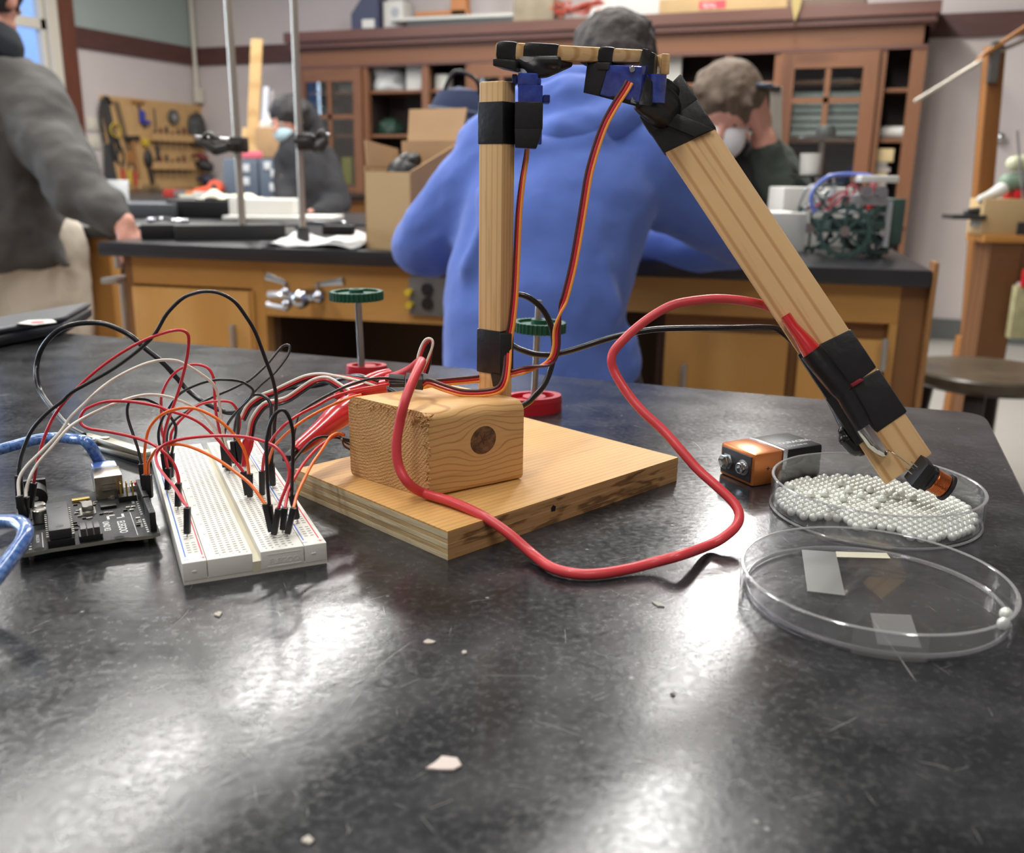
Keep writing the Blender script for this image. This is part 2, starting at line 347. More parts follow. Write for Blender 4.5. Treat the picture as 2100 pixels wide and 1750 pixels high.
for i in range(len(X)-1):
    for q, z in enumerate((Wy(1820, 180, YC).z if i == 9 else zs, zs2 if i > 5 else zs3, (zs2 if i > 5 else zs3)-.38)):
        mb = MB(); lb(mb, X[i]+.02, X[i+1]-.02, YC+.04, YC+.36, z-.022, z); mb.build('shelf', cab_h, t, smooth=False)
pane_m = clear('cabinet_glass', (0.80, 0.83, 0.82), 1.5, 0.03)
for i in (0, 3, 5, 8):
    a, b = X[i]+.012, X[i+1]-.012; w_ = .075
    if i == 8: w_ = .09
    for p_, q_ in ((a, a+w_), (b-w_, b)): d = MB(); lb(d, p_, q_, YC-.03, YC-.002, zb+.02, zo-.005); d.build('door_stile', cab_v, t, smooth=False)
    d = MB(); lb(d, a+w_, b-w_, YC-.03, YC-.002, zo-.1, zo-.005); dr = d.build('glazed_door', cab_h, t, smooth=False); d = MB(); lb(d, a+w_, b-w_, YC-.03, YC-.002, zb+.02, zb+.12); d.build('bottom_rail', cab_h, dr, smooth=False)
    m_ = (a+b)/2; g = MB(); lb(g, m_-.017, m_+.017, YC-.025, YC-.006, zb+.12, zo-.1); z5 = Wy(1700, 206, YC).z if i == 8 else Wy(700, 240, YC).z
    lb(g, a+w_, b-w_, YC-.025, YC-.006, z5-.017, z5+.017); g.build('muntin', cab_h, dr, smooth=False)
    for (p, q) in ((a+w_, m_-.017), (m_+.017, b-w_)):
        for (r, s) in ((zb+.12, z5-.017), (z5+.017, zo-.1)):
            g = MB(); lb(g, p, q, YC-.017, YC-.013, r, s); g.build('pane', pane_m, dr, smooth=False)

paper_m = mat('paper_white', c(214, 212, 206), 0.8, bump=(9, .3, .02))
white_m = mat('white_card', c(212, 210, 204), 0.6); offw = mat('off_white', c(205, 205, 198), 0.6)
kraft = mat('kraft_board', c(182, 146, 106), 0.8, noise=(7, .25)); kraft2 = mat('kraft_board_light', c(196, 166, 120), 0.8, noise=(5, .2))
black_m = mat('black_plastic', c(26, 26, 28), 0.45); navy_m = mat('navy_card', c(48, 54, 84), 0.5)
grey_m = mat('grey_metal', c(130, 128, 124), 0.35, metal=.8); steel_m = mat('bright_steel', c(196, 198, 200), 0.22, metal=1.0)
red_m = mat('red_plastic', c(200, 36, 44), 0.35); yellow_m = mat('yellow_plastic', c(212, 186, 50), 0.45)
def inbay(px, py, dy=.2): return Wy(px, py, YC+dy)
def wbox(name, lab, cat, pxa, pxb, pyt, pyb, y, dep, m, group=None, bev=.004):
    """box seen between two pixel columns standing at room depth y"""
    A = Wy(pxa, pyb, y); B = Wy(pxb, pyt, y); cxm = (A.x+B.x)/2; z0 = A.z; o = MB().bx(A.x-cxm, B.x-cxm, 0, dep, 0, max(B.z-z0, .01), bev=bev).build(name, m)
    o.location = (cxm, y, z0); ROOT[o] = (V((0, 0, 0)), 1.0); return tag(o, lab, cat, group)
zsh = lambda z: z
def onshelf(name, lab, cat, px, z, wd, dp, h, m, y=None, group=None, rz=0.0, bev=.004):
    y = y or YC+.1; A = Wy(px, 200, y); o = MB().box(0, 0, h/2, wd, dp, h, bev=bev).build(name, m); o.location = (A.x, y+dp/2, z); o.rotation_euler = (0, 0, rz); ROOT[o] = (V((0, 0, 0)), 1.0); return tag(o, lab, cat, group)
def blob(name, lab, cat, loc, sz, m, seed=0, amp=.3, group=None, sub=3, rz=0):
    rnd = random.Random(seed); t_ = bmesh.new(); bmesh.ops.create_icosphere(t_, subdivisions=sub, radius=1)
    from mathutils import noise
    for v in t_.verts:
        n = noise.noise(v.co*1.7+V((seed, 0, 0)))+.5*noise.noise(v.co*4+V((0, seed, 0))); v.co = v.co*(1+amp*n)
        if v.co.z < -.55: v.co.z = -.55
        v.co.z += .55; v.co = V((v.co.x*sz[0], v.co.y*sz[1], v.co.z*sz[2]))
    q = MB(); q.join(t_); o = q.build(name, m, ang=180); o.location = loc; o.rotation_euler = (0, 0, rz); ROOT[o] = (V((0, 0, 0)), 1.0); return tag(o, lab, cat, group)
plast = mat('plastic_bag', c(190, 192, 192), 0.35, bump=(14, .8, .03))
p = inbay(782, 184, .1); blob('plastic_bag', 'crumpled pale plastic bag on the cabinet shelf left of the white carton', 'bag', (p.x, YC+.2, zs), (.17, .12, .13), plast, 3, .5)
onshelf('carton', 'upright plain white carton standing beside the plastic bag in the open bay', 'carton', 849, zs, .13, .12, .25, white_m, group='white cartons in the cabinet')
onshelf('small_box', 'small square cream box alone on the shelf of the narrow open bay', 'box', 905, zs, .1, .1, .11, offw)
onshelf('carton', 'tan carton behind the glass of the leftmost cabinet door', 'carton', 663, zs, .1, .1, .18, kraft, y=YC+.12)
onshelf('bowl_box', 'low white tray behind the glass of the leftmost cabinet door', 'tray', 712, zs, .14, .14, .06, offw, y=YC+.12)
onshelf('grey_box', 'dark grey box behind the glass on the second shelf of the leftmost door', 'box', 665, zs3, .16, .12, .22, mat('dark_grey', c(80, 82, 84), .6), y=YC+.12)
onshelf('red_packet', 'red packet low behind the leftmost glazed door', 'packet', 660, zs3-.38, .08, .08, .2, mat('dull_red', c(150, 60, 60), .6), y=YC+.1)
onshelf('yellow_packet', 'yellow packet low behind the leftmost glazed door', 'packet', 706, zs3-.38, .09, .08, .21, mat('dull_yellow', c(170, 160, 60), .6), y=YC+.1)
o = blob('green_plant_spool', 'dark green tangled wire spool on the lower shelf behind the open carton', 'spool', (Wy(775, 270, YC).x, YC+.18, zs3), (.09, .08, .08), mat('dark_green', c(36, 66, 54), .6, noise=(20, .6)), 5, .5)
blob('white_bag', 'small white bag on the shelf just above the open carton flap', 'bag', (Wy(846, 250, YC).x, YC+.18, zs3), (.08, .08, .1), plast, 8, .4)
blob('tool_bundle', 'bundle of thin wooden rods inside the bay left of the brown-haired head', 'rods', (Wy(1460, 150, YC).x, YC+.2, zs-.1), (.05, .05, .3), mat('rod_brown', c(84, 64, 50), .6), 9, .2)
blob('hanging_bag', 'white crumpled bag hanging in the upper corner of the large glazed door', 'bag', (Wy(1748, 125, YC).x, YC+.14, Wy(1748, 132, YC).z), (.07, .06, .17), mat('bright_bag', c(236, 238, 232), .4, bump=(14, .8, .03)), 12, .35)
onshelf('bulletin_roll', 'short pale tube lying behind the upper glass of the large door', 'tube', 1715, Wy(1700, 172, YC).z, .19, .04, .04, offw, y=YC+.1)
for k in range(6): onshelf('paper_stack', 'flat grey white paper tray behind the large glazed door, %s of six' % ('lowest', 'second from bottom', 'third from bottom', 'third from top', 'second from top', 'topmost')[k], 'paper stack', 1688+(k % 2)*3, zs2+.02+k*.047, .50-.02*(k % 3), .22, .036, mat('grey_paper%d' % (k % 2), c(196-14*(k % 2), 200-12*(k % 2), 198-12*(k % 2)), .7), y=YC+.1, group='paper trays behind glass')
for k in range(5): onshelf('book', '%s in the pile in the rightmost cabinet bay' % ('brownish book lowest', 'grey book second from bottom', 'tan book in the middle', 'brownish book second from top', 'grey book topmost')[k], 'book', 1802+random.choice((-2, 0, 2)), zs2-.30+k*.032, .2+.02*(k % 2), .2, .028, mat('book%d' % (k % 3), [c(172, 160, 150), c(150, 146, 142), c(196, 176, 140)][k % 3], .7), y=YC+.06, group='books in the rightmost bay')
onshelf('cream_book', 'thick cream box on top of the book pile in the rightmost bay', 'box', 1808, zs2-.30+5*.032, .22, .2, .08, mat('cream', c(206, 184, 140), .7), y=YC+.06)
o = MB().cyl((-.13, 0, .04), (.13, 0, .04), .04, n=14).build('paper_roll', white_m); o.location = (Wy(1806, 275, YC).x, YC+.14, zs2); tag(o, 'rolled white paper lying on the middle shelf of the rightmost bay', 'paper roll')
blob('paper_heap', 'crumpled white paper beside the roll in the rightmost bay', 'paper', (Wy(1780, 260, YC).x, YC+.22, zs2), (.05, .06, .12), paper_m, 4, .4)
onshelf('framed_print', 'pale print leaning behind the glass door nearest the taped arm joint', 'print', 1370, zs-.0, .16, .02, .22, offw, y=YC+.1)
onshelf('framed_print', 'white print on the second shelf behind the glass door nearest the taped arm joint', 'print', 1376, zs2, .2, .05, .35, white_m, y=YC+.12)
# on top of the cabinet
T0 = ztop
def ontop(name, lab, cat, px, wd, dp, h, m, y=YC+.0, rz=0.0, dz=0.0): return onshelf(name, lab, cat, px, T0+dz, wd, dp, h, m, y=y, rz=rz)
A = Wy(745, 70, YC)
t = wthing('magazine_file', 'dark blue slanted magazine file with white label on top of cabinet', 'file box', (A.x, YC+.1, T0), .1)
MB().prism([(-.11, 0), (.11, 0), (.11, .34), (.06, .34), (-.11, .12)], -.09, .09, M=Matrix.Rotation(pi/2, 4, 'X')).build('case', navy_m, t, smooth=False)
MB().box(.03, -.092, .05, .1, .004, .06).build('label_card', white_m, t)
t = wthing('white_carton', 'white printed carton next to the blue magazine file on cabinet top', 'carton', (Wy(795, 60, YC).x, YC+.1, T0)); MB().box(0, .06, .105, .17, .15, .21, bev=.004).build('case', white_m, t); MB().lathe([(0, 0), (.035, 0), (.035, .003), (0, .003)], Matrix.Translation((.02, -.016, .13)) @ Matrix.Rotation(pi/2, 4, 'X'), 20).build('printed_disc', mat('print_grey', c(170, 172, 176), .6), t)
ontop('display_board', 'long pale foam board lying flat across the cabinet top', 'board', 930, 1.05, .34, .025, offw, rz=.05, dz=.05)
ontop('display_board', 'dark board under the pale foam board on the cabinet top', 'board', 960, 1.0, .34, .045, mat('slate', c(72, 76, 76), .6), rz=.02)
ontop('wooden_easel_piece', 'orange wooden frame piece standing on the boards on cabinet top', 'frame', 940, .12, .08, .3, mat('orange_wood', c(186, 124, 76), .6), dz=.08)
ontop('wooden_batten', 'flat orange batten lying beside the standing frame piece on cabinet top', 'batten', 905, .42, .08, .03, mat('orange_wood', c(186, 124, 76), .6), dz=.08)
ontop('grey_crate', 'grey and tan instrument crate at the middle of the cabinet top', 'crate', 1090, .3, .25, .16, mat('taupe', c(160, 148, 124), .7, noise=(9, .5)))
o = MB()
rr = random.Random(4)
pts = [V((rr.uniform(-.28, .22), rr.uniform(0, .1), .02+.1*abs(sin(k*1.3)))) for k in range(26)]
o.tube(spline(pts, 5), .006, 6); o = o.build('cable_coil', mat('orange_red', c(196, 84, 64), .5)); o.location = (Wy(1195, 40, YC).x, YC-.03, T0); tag(o, 'tangle of orange red cable hanging over the cabinet front edge', 'cable')
ontop('long_white_box', 'long white fluorescent tube carton on cabinet top right of the red cable', 'carton', 1290, .6, .2, .13, white_m)
t = wthing('shipping_carton', 'flat kraft carton with red lettering on the right half of cabinet top', 'carton', (Wy(1480, 20, YC).x, YC-.02, T0)); MB().box(0, .16, .05, .82, .3, .1, bev=.003).build('case', kraft2, t)
MB().box(-.06, .008, .05, .17, .004, .05).build('red_label', mat('label_red', c(205, 80, 90), .6), t); text('lettering', 'SEAL', mat('label_white', c(240, 220, 215), .7), t, Matrix.Translation((-.125, .003, .03)) @ Matrix.Rotation(pi/2, 4, 'X'), .045, .001)
ontop('clear_tray', 'dull brown tray on cabinet top right of the kraft carton', 'tray', 1670, .5, .28, .06, mat('dull_brown', c(120, 100, 86), .7))
o = MB().prism([(-.04, .12), (.04, .12), (.025, -.02), (.0, -.09), (-.02, -.02)], -.01, .01, M=Matrix.Rotation(pi/2, 4, 'X')).build('pennant', mat('khaki', c(170, 150, 96), .7), smooth=False); o.location = (Wy(1637, 10, YC).x, YC-.11, T0); tag(o, 'small khaki pennant hanging from the cabinet cornice', 'pennant')

# ---------------------------------------------------------------- pegboard with hand tools (left wall)
pa, pb = Wx(202, 195, XL), Wx(412, 213, XL); pc = Wx(218, 378, XL)
peg_m = mat('pegboard', c(204, 164, 112), 0.75, noise=(14, .2))
t = wthing('pegboard', 'tan pegboard panel mounted on the left wall full of hand tools', 'pegboard', (XL+.03, (pa.y+pb.y)/2, pc.z-.15)); hw = (pb.y-pa.y)/2; hh = pa.z-pc.z+.15
MB().box(0, 0, hh/2, .012, hw*2, hh).build('board', peg_m, t)
for z in (.02, hh-.02): MB().box(-.014, 0, z, .02, hw*2, .03).build('batten', peg_m, t)
def pegp(px, py): q = Wx(px, py, XL+.05); return q
def peg(name, lab, cat, px, py, parts, group=None):
    q = pegp(px, py); tt = wthing(name, lab, cat, (XL+.04, q.y, q.z))
    if group: tt['group'] = group
    for nm, mbx, m in parts: mbx.build(nm, m, tt)
toolst = mat('tool_steel', c(96, 94, 92), 0.4, metal=.6); handle_y = mat('handle_yellow', c(206, 176, 60), .5); handle_r = mat('handle_red', c(190, 74, 56), .5); tan_h = mat('handle_tan', c(160, 112, 66), .5); dk = mat('tool_dark', c(50, 48, 48), .5); blue_h = mat('handle_blue', c(60, 70, 160), .5)
def saw(hm, l): return [('blade', MB().beam((0, 0, 0), (0, .05, -l), (.003, 0, 0), (0, .09, 0)), toolst), ('frame', MB().tube(spline([(.01, -.05, -l), (.01, -.07, -.1), (.01, 0, .02), (.01, .06, -.02)], 4), .012, 8), dk), ('handle', MB().beam((0, .02, -l), (0, .05, -l-.13), (.03, 0, 0), (0, .05, 0), bev=.008), hm)]
def driver(hm, l=.16): return [('shaft', MB().cyl((.01, 0, 0), (.01, 0, -l), .006, n=8), toolst), ('handle', MB().cyl((.01, 0, -l), (.01, 0, -l-.11), .018, .014, n=10), hm)]
def hammer(): return [('head', MB().cyl((.015, -.07, 0), (.015, .07, .01), .02, n=10), dk), ('handle', MB().cyl((.015, 0, 0), (.015, .03, -.28), .014, .018, n=10), tan_h)]
def pliers(hm): return [('jaws', MB().prism([(-.02, 0), (.02, 0), (.006, .06), (-.006, .06)], -.008, .008, M=Matrix.Rotation(pi/2, 4, 'Z') @ Matrix.Rotation(pi/2, 4, 'X')), toolst)]+[('handle', MB().tube(spline([(.01, s*.01, 0), (.01, s*.035, -.06), (.01, s*.025, -.14)], 4), .009, 7), hm) for s in (-1, 1)]
peg('hacksaw', 'black bow saw hanging at the top left corner of the pegboard', 'saw', 216, 205, saw(dk, .32))
peg('hand_saw', 'grey hand saw with tan grip second along the pegboard top', 'saw', 240, 208, [('blade', MB().beam((0, 0, 0), (0, .09, -.38), (.003, 0, 0), (0, .06, 0)), mat('blade_tan', c(140, 118, 90), .4, metal=.4)), ('handle', MB().box(0, .1, -.42, .03, .08, .1, bev=.012), tan_h)])
peg('try_square', 'tan wooden square hanging below the top edge of pegboard', 'square', 284, 210, [('blade', MB().beam((0, 0, 0), (0, .06, -.2), (.004, 0, 0), (0, .03, 0)), toolst), ('stock', MB().box(0, 0, 0, .02, .14, .03, bev=.004), tan_h)])
peg('blue_clamp', 'small blue spring clamp at the middle of the pegboard', 'clamp', 290, 240, [('jaw', MB().box(.02, 0, 0, .03, .05, .1, bev=.01), blue_h), ('grip', MB().box(.02, .04, -.04, .03, .08, .03, bev=.01), blue_h)])
peg('file_tool', 'long dark file hanging right of the blue clamp', 'file', 316, 222, driver(dk, .3))
peg('coiled_wire', 'coil of shiny steel wire in the upper right of the pegboard', 'wire coil', 354, 240, [('coil', MB().lathe([(.05+.014*cos(a), .014*sin(a)) for a in [i*pi/4 for i in range(8)]], Matrix.Translation((.02, 0, 0)) @ Matrix.Rotation(pi/2, 4, 'Y'), 20, close=True), mat('coil_grey', c(120, 124, 116), .3, metal=.6)), ('hub', MB().lathe([(0, 0), (.03, 0), (.03, .02), (0, .02)], Matrix.Translation((.01, 0, 0)) @ Matrix.Rotation(pi/2, 4, 'Y'), 14), steel_m)])
peg('yellow_snips', 'snips with yellow loop handles on the left of pegboard', 'snips', 236, 275, [('blades', MB().cyl((.01, 0, 0), (.01, .02, -.14), .012, n=8), dk), ('handle', MB().lathe([(.05+.007*cos(a), .007*sin(a)) for a in [i*pi/4 for i in range(8)]], Matrix.Translation((.02, 0, .03)) @ Matrix.Rotation(pi/2, 4, 'Y'), 20, close=True), handle_y)])
peg('claw_hammer', 'hammer with dark head hanging at pegboard centre', 'hammer', 270, 285, hammer())
peg('tin_snips', 'dark pliers with black grips left of the hammer', 'pliers', 245, 300, [(n_, b_, dk) for n_, b_, m_ in pliers(dk)])
peg('yellow_tape_measure', 'yellow tape measure under the blue clamp', 'tape measure', 296, 292, [('case', MB().box(.02, 0, 0, .04, .06, .06, bev=.012), handle_y)])
peg('locking_pliers', 'big black locking pliers below the tape measure', 'pliers', 302, 325, [('body', MB().ball((.02, 0, 0), .05, (.5, .9, 1.5)), dk), ('handle', MB().beam((.02, 0, -.05), (.02, .03, -.2), (.02, 0, 0), (0, .03, 0)), dk)])
for k, (x_, y_, m_, n_) in enumerate([(250, 345, handle_r, 'red'), (263, 347, handle_y, 'yellow'), (275, 350, handle_r, 'orange red')]):
    peg('chisel', 'screwdriver with %s handle low on the left of pegboard, %s of three' % (n_, ('first', 'second', 'third')[k]), 'screwdriver', x_, y_-14, driver(m_, .06))
for k in range(4): peg('screwdriver', 'yellow handled screwdriver at the pegboard bottom, %s of four' % ('first', 'second', 'third', 'last')[k], 'screwdriver', 296+k*9, 378, driver(handle_y, .08), 'yellow screwdrivers at the pegboard bottom')
for py_, nm in ((288, 'upper'), (345, 'lower')):
    q = pegp(350, py_); tt = wthing('tool_shelf', '%s small tan wooden rack on the right half of the pegboard' % nm, 'rack', (XL+.04, q.y, q.z)); MB().box(.03, 0, 0, .06, .5, .02).build('shelf', peg_m, tt); MB().box(.055, 0, .03, .008, .5, .04).build('lip', peg_m, tt)
    for k in range(6):
        r_ = wthing('rack_driver', 'small %s screwdriver standing in the %s pegboard rack, %s along it' % (('dark', 'maroon')[k % 2], nm, ('first', 'second', 'third', 'fourth', 'fifth', 'sixth')[k]), 'screwdriver', (XL+.07, q.y-.2+k*.07, q.z+.01), 0, 'screwdrivers in the %s pegboard rack' % nm)
        MB().cyl((0, 0, 0), (0, 0, .06+.02*(k % 3)), .011, n=8).build('handle', [dk, mat('maroon', c(110, 40, 40), .5)][k % 2], r_); MB().cyl((0, 0, -.08), (0, 0, 0), .004, n=6).build('shaft', toolst, r_)
blob('steel_wool', 'dark hanging tangle of wire at the right edge of the pegboard', 'wire', (XL+.08, pegp(400, 275).y, pegp(400, 300).z), (.05, .1, .17), mat('dark_mesh', c(74, 72, 72), .6, noise=(40, .8)), 21, .5)
q = pegp(226, 350); tt = wthing('panel_saw', 'broad grey saw blade low at the left edge of pegboard', 'saw', (XL+.04, q.y, q.z)); MB().prism([(-.07, -.15), (.09, -.15), (.03, .2), (-.03, .2)], 0, .004, M=Matrix.Rotation(pi/2, 4, 'Z') @ Matrix.Rotation(pi/2, 4, 'X')).build('blade', mat('saw_grey', c(92, 92, 92), .4, metal=.5), tt)
# ---------------------------------------------------------------- middle lab bench
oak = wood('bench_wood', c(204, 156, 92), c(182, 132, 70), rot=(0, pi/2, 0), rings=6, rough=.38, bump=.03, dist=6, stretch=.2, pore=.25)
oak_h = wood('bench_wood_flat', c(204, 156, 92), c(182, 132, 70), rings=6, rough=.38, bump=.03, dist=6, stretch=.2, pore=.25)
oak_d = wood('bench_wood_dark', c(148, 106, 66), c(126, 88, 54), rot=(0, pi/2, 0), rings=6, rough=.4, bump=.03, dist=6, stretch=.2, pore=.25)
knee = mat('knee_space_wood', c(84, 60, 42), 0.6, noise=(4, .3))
slab_m = mat('bench_top', c(38, 38, 41), 0.28, noise=(7, .5), col2=c(52, 52, 55))
pull_m = mat('pull_metal', c(176, 172, 165), 0.35, metal=.7)
BO = kw((-902, 2048, 0)); BA = YAW-radians(14.2); bd = V((cos(BA), sin(BA), 0)); bn = V((-sin(BA), cos(BA), 0))
BL = 1.68; BD = .8
def bq(px, py, inset=.03):      # local x, z on the bench front plane
    d = dw(ray(px, py)); o_ = V((0, 0, T+HC/1000)); t_ = ((BO+bn*inset-o_).dot(bn))/d.dot(bn); q = o_+d*t_-BO; return q.dot(bd), (o_+d*t_).z
t = wthing('lab_bench', 'middle lab bench with black top and honey wood cupboards below', 'lab bench', (BO.x, BO.y, 0), BA)
LBench = t
def ray_l(px, py=600): return bq(px, py)[0]
slab = MB().bx(0, BL, 0, BD, T-.03, T, bev=.004).build('worktop', slab_m, t)
xa, xb_, xc, xd, xe = ray_l(256, 560), ray_l(545, 620), ray_l(905, 620), ray_l(1361, 700), ray_l(1843, 640)
I = .03
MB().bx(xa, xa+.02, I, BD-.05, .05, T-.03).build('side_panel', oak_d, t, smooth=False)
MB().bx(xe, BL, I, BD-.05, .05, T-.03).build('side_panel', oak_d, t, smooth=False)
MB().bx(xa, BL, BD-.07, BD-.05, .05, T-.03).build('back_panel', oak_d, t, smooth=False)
def dim(px, py): return bq(px, py)
# apron
za = bq(600, 650)[1]
MB().bx(xa+.02, xb_, I, I+.02, T-.09, T-.03).build('apron', oak_h, t, smooth=False)
MB().bx(xb_, xc+.3, I, I+.02, za, T-.03).build('apron', oak_h, t, smooth=False)
MB().bx(xc+.3, xe, I, I+.02, T-.1, T-.03).build('apron', oak_h, t, smooth=False)
MB().bx(xb_-.03, xb_, I-.001, I+.03, .05, T-.03).build('post', oak, t, smooth=False)
xg = ray_l(520, 620)
d = MB().bx(xa+.022, xg-.004, I-.012, I+.004, .12, T-.095, bev=.002).build('cupboard_door', oak, t)
hx, hz = bq(494, 690); MB().box(hx, I-.03, hz, .012, .014, .06, bev=.004).build('pull_handle', pull_m, d)
d = MB().bx(xg+.004, xb_-.032, I-.008, I+.004, .12, T-.095).build('door_stile', oak, t)
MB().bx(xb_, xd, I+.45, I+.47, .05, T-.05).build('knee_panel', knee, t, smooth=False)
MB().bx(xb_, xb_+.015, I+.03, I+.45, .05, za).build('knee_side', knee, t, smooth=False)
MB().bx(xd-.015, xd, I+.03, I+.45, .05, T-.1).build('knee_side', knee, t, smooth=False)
xm = ray_l(1628, 700)
for a, b, px_ in ((xd+.004, xm-.01, 1404), (xm+.01, ray_l(1812, 700), 1808)):
    d = MB().bx(a, b, I-.012, I+.006, .12, T-.13, bev=.002).build('cupboard_door', oak, t)
    hx, hz = bq(px_, 722 if px_ > 1500 else 772); MB().box(hx, I-.032, hz, .011, .012, .06, bev=.004).build('pull_handle', pull_m, d)
MB().bx(ray_l(1812, 700)+.006, xe, I-.006, I+.02, .05, T-.1).build('door_stile', oak, t, smooth=False)
MB().bx(xd-.001, xe, I+.02, I+.03, .05, T-.1).build('inner_frame', oak_d, t, smooth=False)
MB().bx(BL+.001, BL+.009, .0, .05, .05, T+.014, bev=.002).build('end_panel', oak_d, t)
# shelf niche at the left end
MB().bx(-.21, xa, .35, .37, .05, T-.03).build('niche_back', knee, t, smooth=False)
hz = bq(230, 568)[1]; MB().bx(.0, xa, .0, .3, hz-.012, hz, bev=.002).build('niche_shelf', pull_m, t)
for px_, z0, z1 in ((248, hz, T-.03), (252, .3, hz-.02)): xx = bq(px_, 600, .2)[0]; MB().cyl((xx, .2, z0), (xx+.002, .2, z1), .009, n=10).build('niche_pipe', pull_m, t)
MB().bx(0, .3, .28, BD-.02, 0.0, .05).build('plinth', knee, t, smooth=False); MB().bx(xa, BL, .1, BD-.1, 0, .05).build('plinth', knee, t, smooth=False)
# outlet panel and gas taps as parts of the bench
ax, azt = bq(842, 566); bx2, azb = bq(908, 648)
op = MB().bx(ax, bx2+.02, I-.012, I, azb, azt, bev=.002).build('outlet_panel', mat('outlet_grey', c(112, 110, 106), .5), t)
for px_, py_ in ((881, 592), (881, 621)): q = bq(px_, py_); MB().cyl((q[0], I-.018, q[1]), (q[0], I-.01, q[1]), .012, n=14).build('socket', black_m, op)
for px_, py_ in ((846, 597), (848, 623)): q = bq(px_, py_); MB().cyl((q[0], I-.03, q[1]), (q[0], I-.01, q[1]), .007, n=10).build('knob', yellow_m, op)
# gas tap turret
q = bq(655, 603); chrome = mat('chrome', c(190, 192, 198), .18, metal=1)
gt = wthing('gas_tap', 'chrome double gas tap fixed to the bench apron behind the green gear', 'gas tap', BO+bn*.0+bd*q[0]+V((0, 0, q[1]-T)), BA)
MB().cyl((0, .03, 0), (0, -.05, 0), .016, n=14).ball((0, -.055, 0), .02).build('turret', chrome, gt)
MB().tube(spline([(0, -.05, 0), (-.03, -.055, .006), (-.07, -.055, .005)], 4), .008, 8).build('nozzle', chrome, gt)
MB().ball((-.032, -.055, .012), .011).build('valve', chrome, gt); MB().cyl((-.03, -.055, .01), (-.03, -.055, .03), .006, n=8).cyl((-.03, -.055, .03), (-.072, -.055, .042), .004, .009, n=8).build('lever', chrome, gt)
MB().ball((.04, -.055, .006), .013).cyl((0, -.05, 0), (.04, -.055, .006), .008, n=8).build('valve', chrome, gt); MB().cyl((.04, -.055, .01), (.04, -.055, .034), .006, n=8).cyl((.04, -.055, .03), (.095, -.055, .038), .004, .009, n=8).build('lever', chrome, gt)
MB().ball((-.03, -.056, -.012), .011).cyl((-.03, -.055, -.02), (-.075, -.055, -.014), .007, n=8).build('nozzle', chrome, gt)

# second bench at far left
LBk = mat('far_top', c(36, 36, 38), .3)
p0 = Pz(150, 464, 0); o2 = kw(p0)
t = wthing('side_bench', 'far left lab bench with plain honey wood end and black top', 'lab bench', (o2.x, o2.y, 0), 0)
MB().bx(-.85, .13, 0, 1.2, T-.03, T, bev=.003).build('worktop', LBk, t); MB().bx(-.82, .10, .02, 1.18, .0, T-.03).build('carcass', oak, t, smooth=False)
MB().bx(-.8, -.1, .008, .02, .1, T-.12, bev=.002).build('cupboard_door', oak, t)
t = wthing('wall_bench', 'black topped bench along the back left corner under the pegboard', 'lab bench', (XL, 4.3, 0), 0)
MB().bx(.04, 2.45, -.85, 2.62, T-.03, T, bev=.003).build('worktop', LBk, t); MB().bx(.07, 2.4, -.8, 2.6, 0, T-.03).build('carcass', oak_d, t, smooth=False)

t = wthing('rear_bench', 'black topped bench just behind the middle bench carrying the trays', 'lab bench', (-2.16, 2.52, 0), 0)
MB().bx(0, 1.15, 0, .7, T-.03, T, bev=.003).build('worktop', LBk, t); MB().bx(.03, 1.12, .03, .67, 0, T-.03).build('carcass', oak_d, t, smooth=False)
# ---------------------------------------------------------------- things on the benches
def kthing(name, lab, cat, p, group=None): return thing(name, lab, cat, p, group)
def kbox(name, lab, cat, p, w_, d_, h_, m, rz=0.0, bev=2, group=None):
    """one-mesh box thing standing at K point p (centre of its base)"""
    p = V(p); o = MB().box(0, 0, h_/2, w_, d_, h_, bev=bev).build(name, m, off=None); 
    for v in o.data.vertices: v.co = v.co*0.001
    o.location = kw(p); o.rotation_euler = (0, 0, YAW+rz); ROOT[o] = (V((0, 0, 0)), .001); return tag(o, lab, cat, group)
iron = mat('stand_iron', c(50, 50, 50), .45, metal=.2); rod_m = mat('stand_rod', c(186, 178, 164), .35, metal=.85)
b0 = Pz(360, 494, 0); b1 = Pz(628, 491, 0)
t = kthing('ring_stand', 'black heavy stand base with hollow end carrying the left tall rod', 'lab stand', (b0+b1)/2)
M0 = axes(b0, b1-b0, V((0, 0, 1)).cross(b1-b0)); Lb = (b1-b0).length
MB().box(Lb*.42, 60, 17, Lb*.84, 120, 34, M=M0, bev=3).build('base', iron, t)
MB().box(Lb*.93, 60, 31, Lb*.16, 120, 5, M=M0).box(Lb*.93, 60, 3, Lb*.16, 120, 5, M=M0).box(Lb*.98, 60, 17, 6, 120, 34, M=M0).build('hollow_end', iron, t)
r0 = Py(497, 458, 2180); r1 = Py(463, -60, 2180); MB().cyl(r0-V((0, 0, 20)), r1, 8.5, n=14).build('rod', rod_m, t)
clampm = mat('clamp_metal', c(70, 68, 66), .35, metal=.7)
def clamp(lab, P, s):
    t = kthing('boss_clamp', lab, 'clamp', P); P = V(P)
    MB().box(P.x, P.y, P.z, 36, 40, 34, bev=6).build('boss', clampm, t); MB().cyl(P+V((0, -20, 0)), P+V((0, -48, 0)), 5, n=8).box(P.x, P.y-50, P.z, 30, 6, 9, bev=2).build('thumb_screw', clampm, t)
    MB().limb([(P+V((s*20, 0, -4)), 10), (P+V((s*50, -10, -10)), 14), (P+V((s*72, -10, 2)), 10)]).build('jaw', clampm, t)
    MB().cyl(P+V((s*20, 0, 10)), P+V((s*95, -6, 14)), 5, n=8).build('arm', steel_m, t); MB().tube(spline([P+V((s*40, -10, 10)), P+V((s*66, -12, 22)), P+V((s*84, -12, 0))], 4), 5, 8).build('prong', clampm, t)
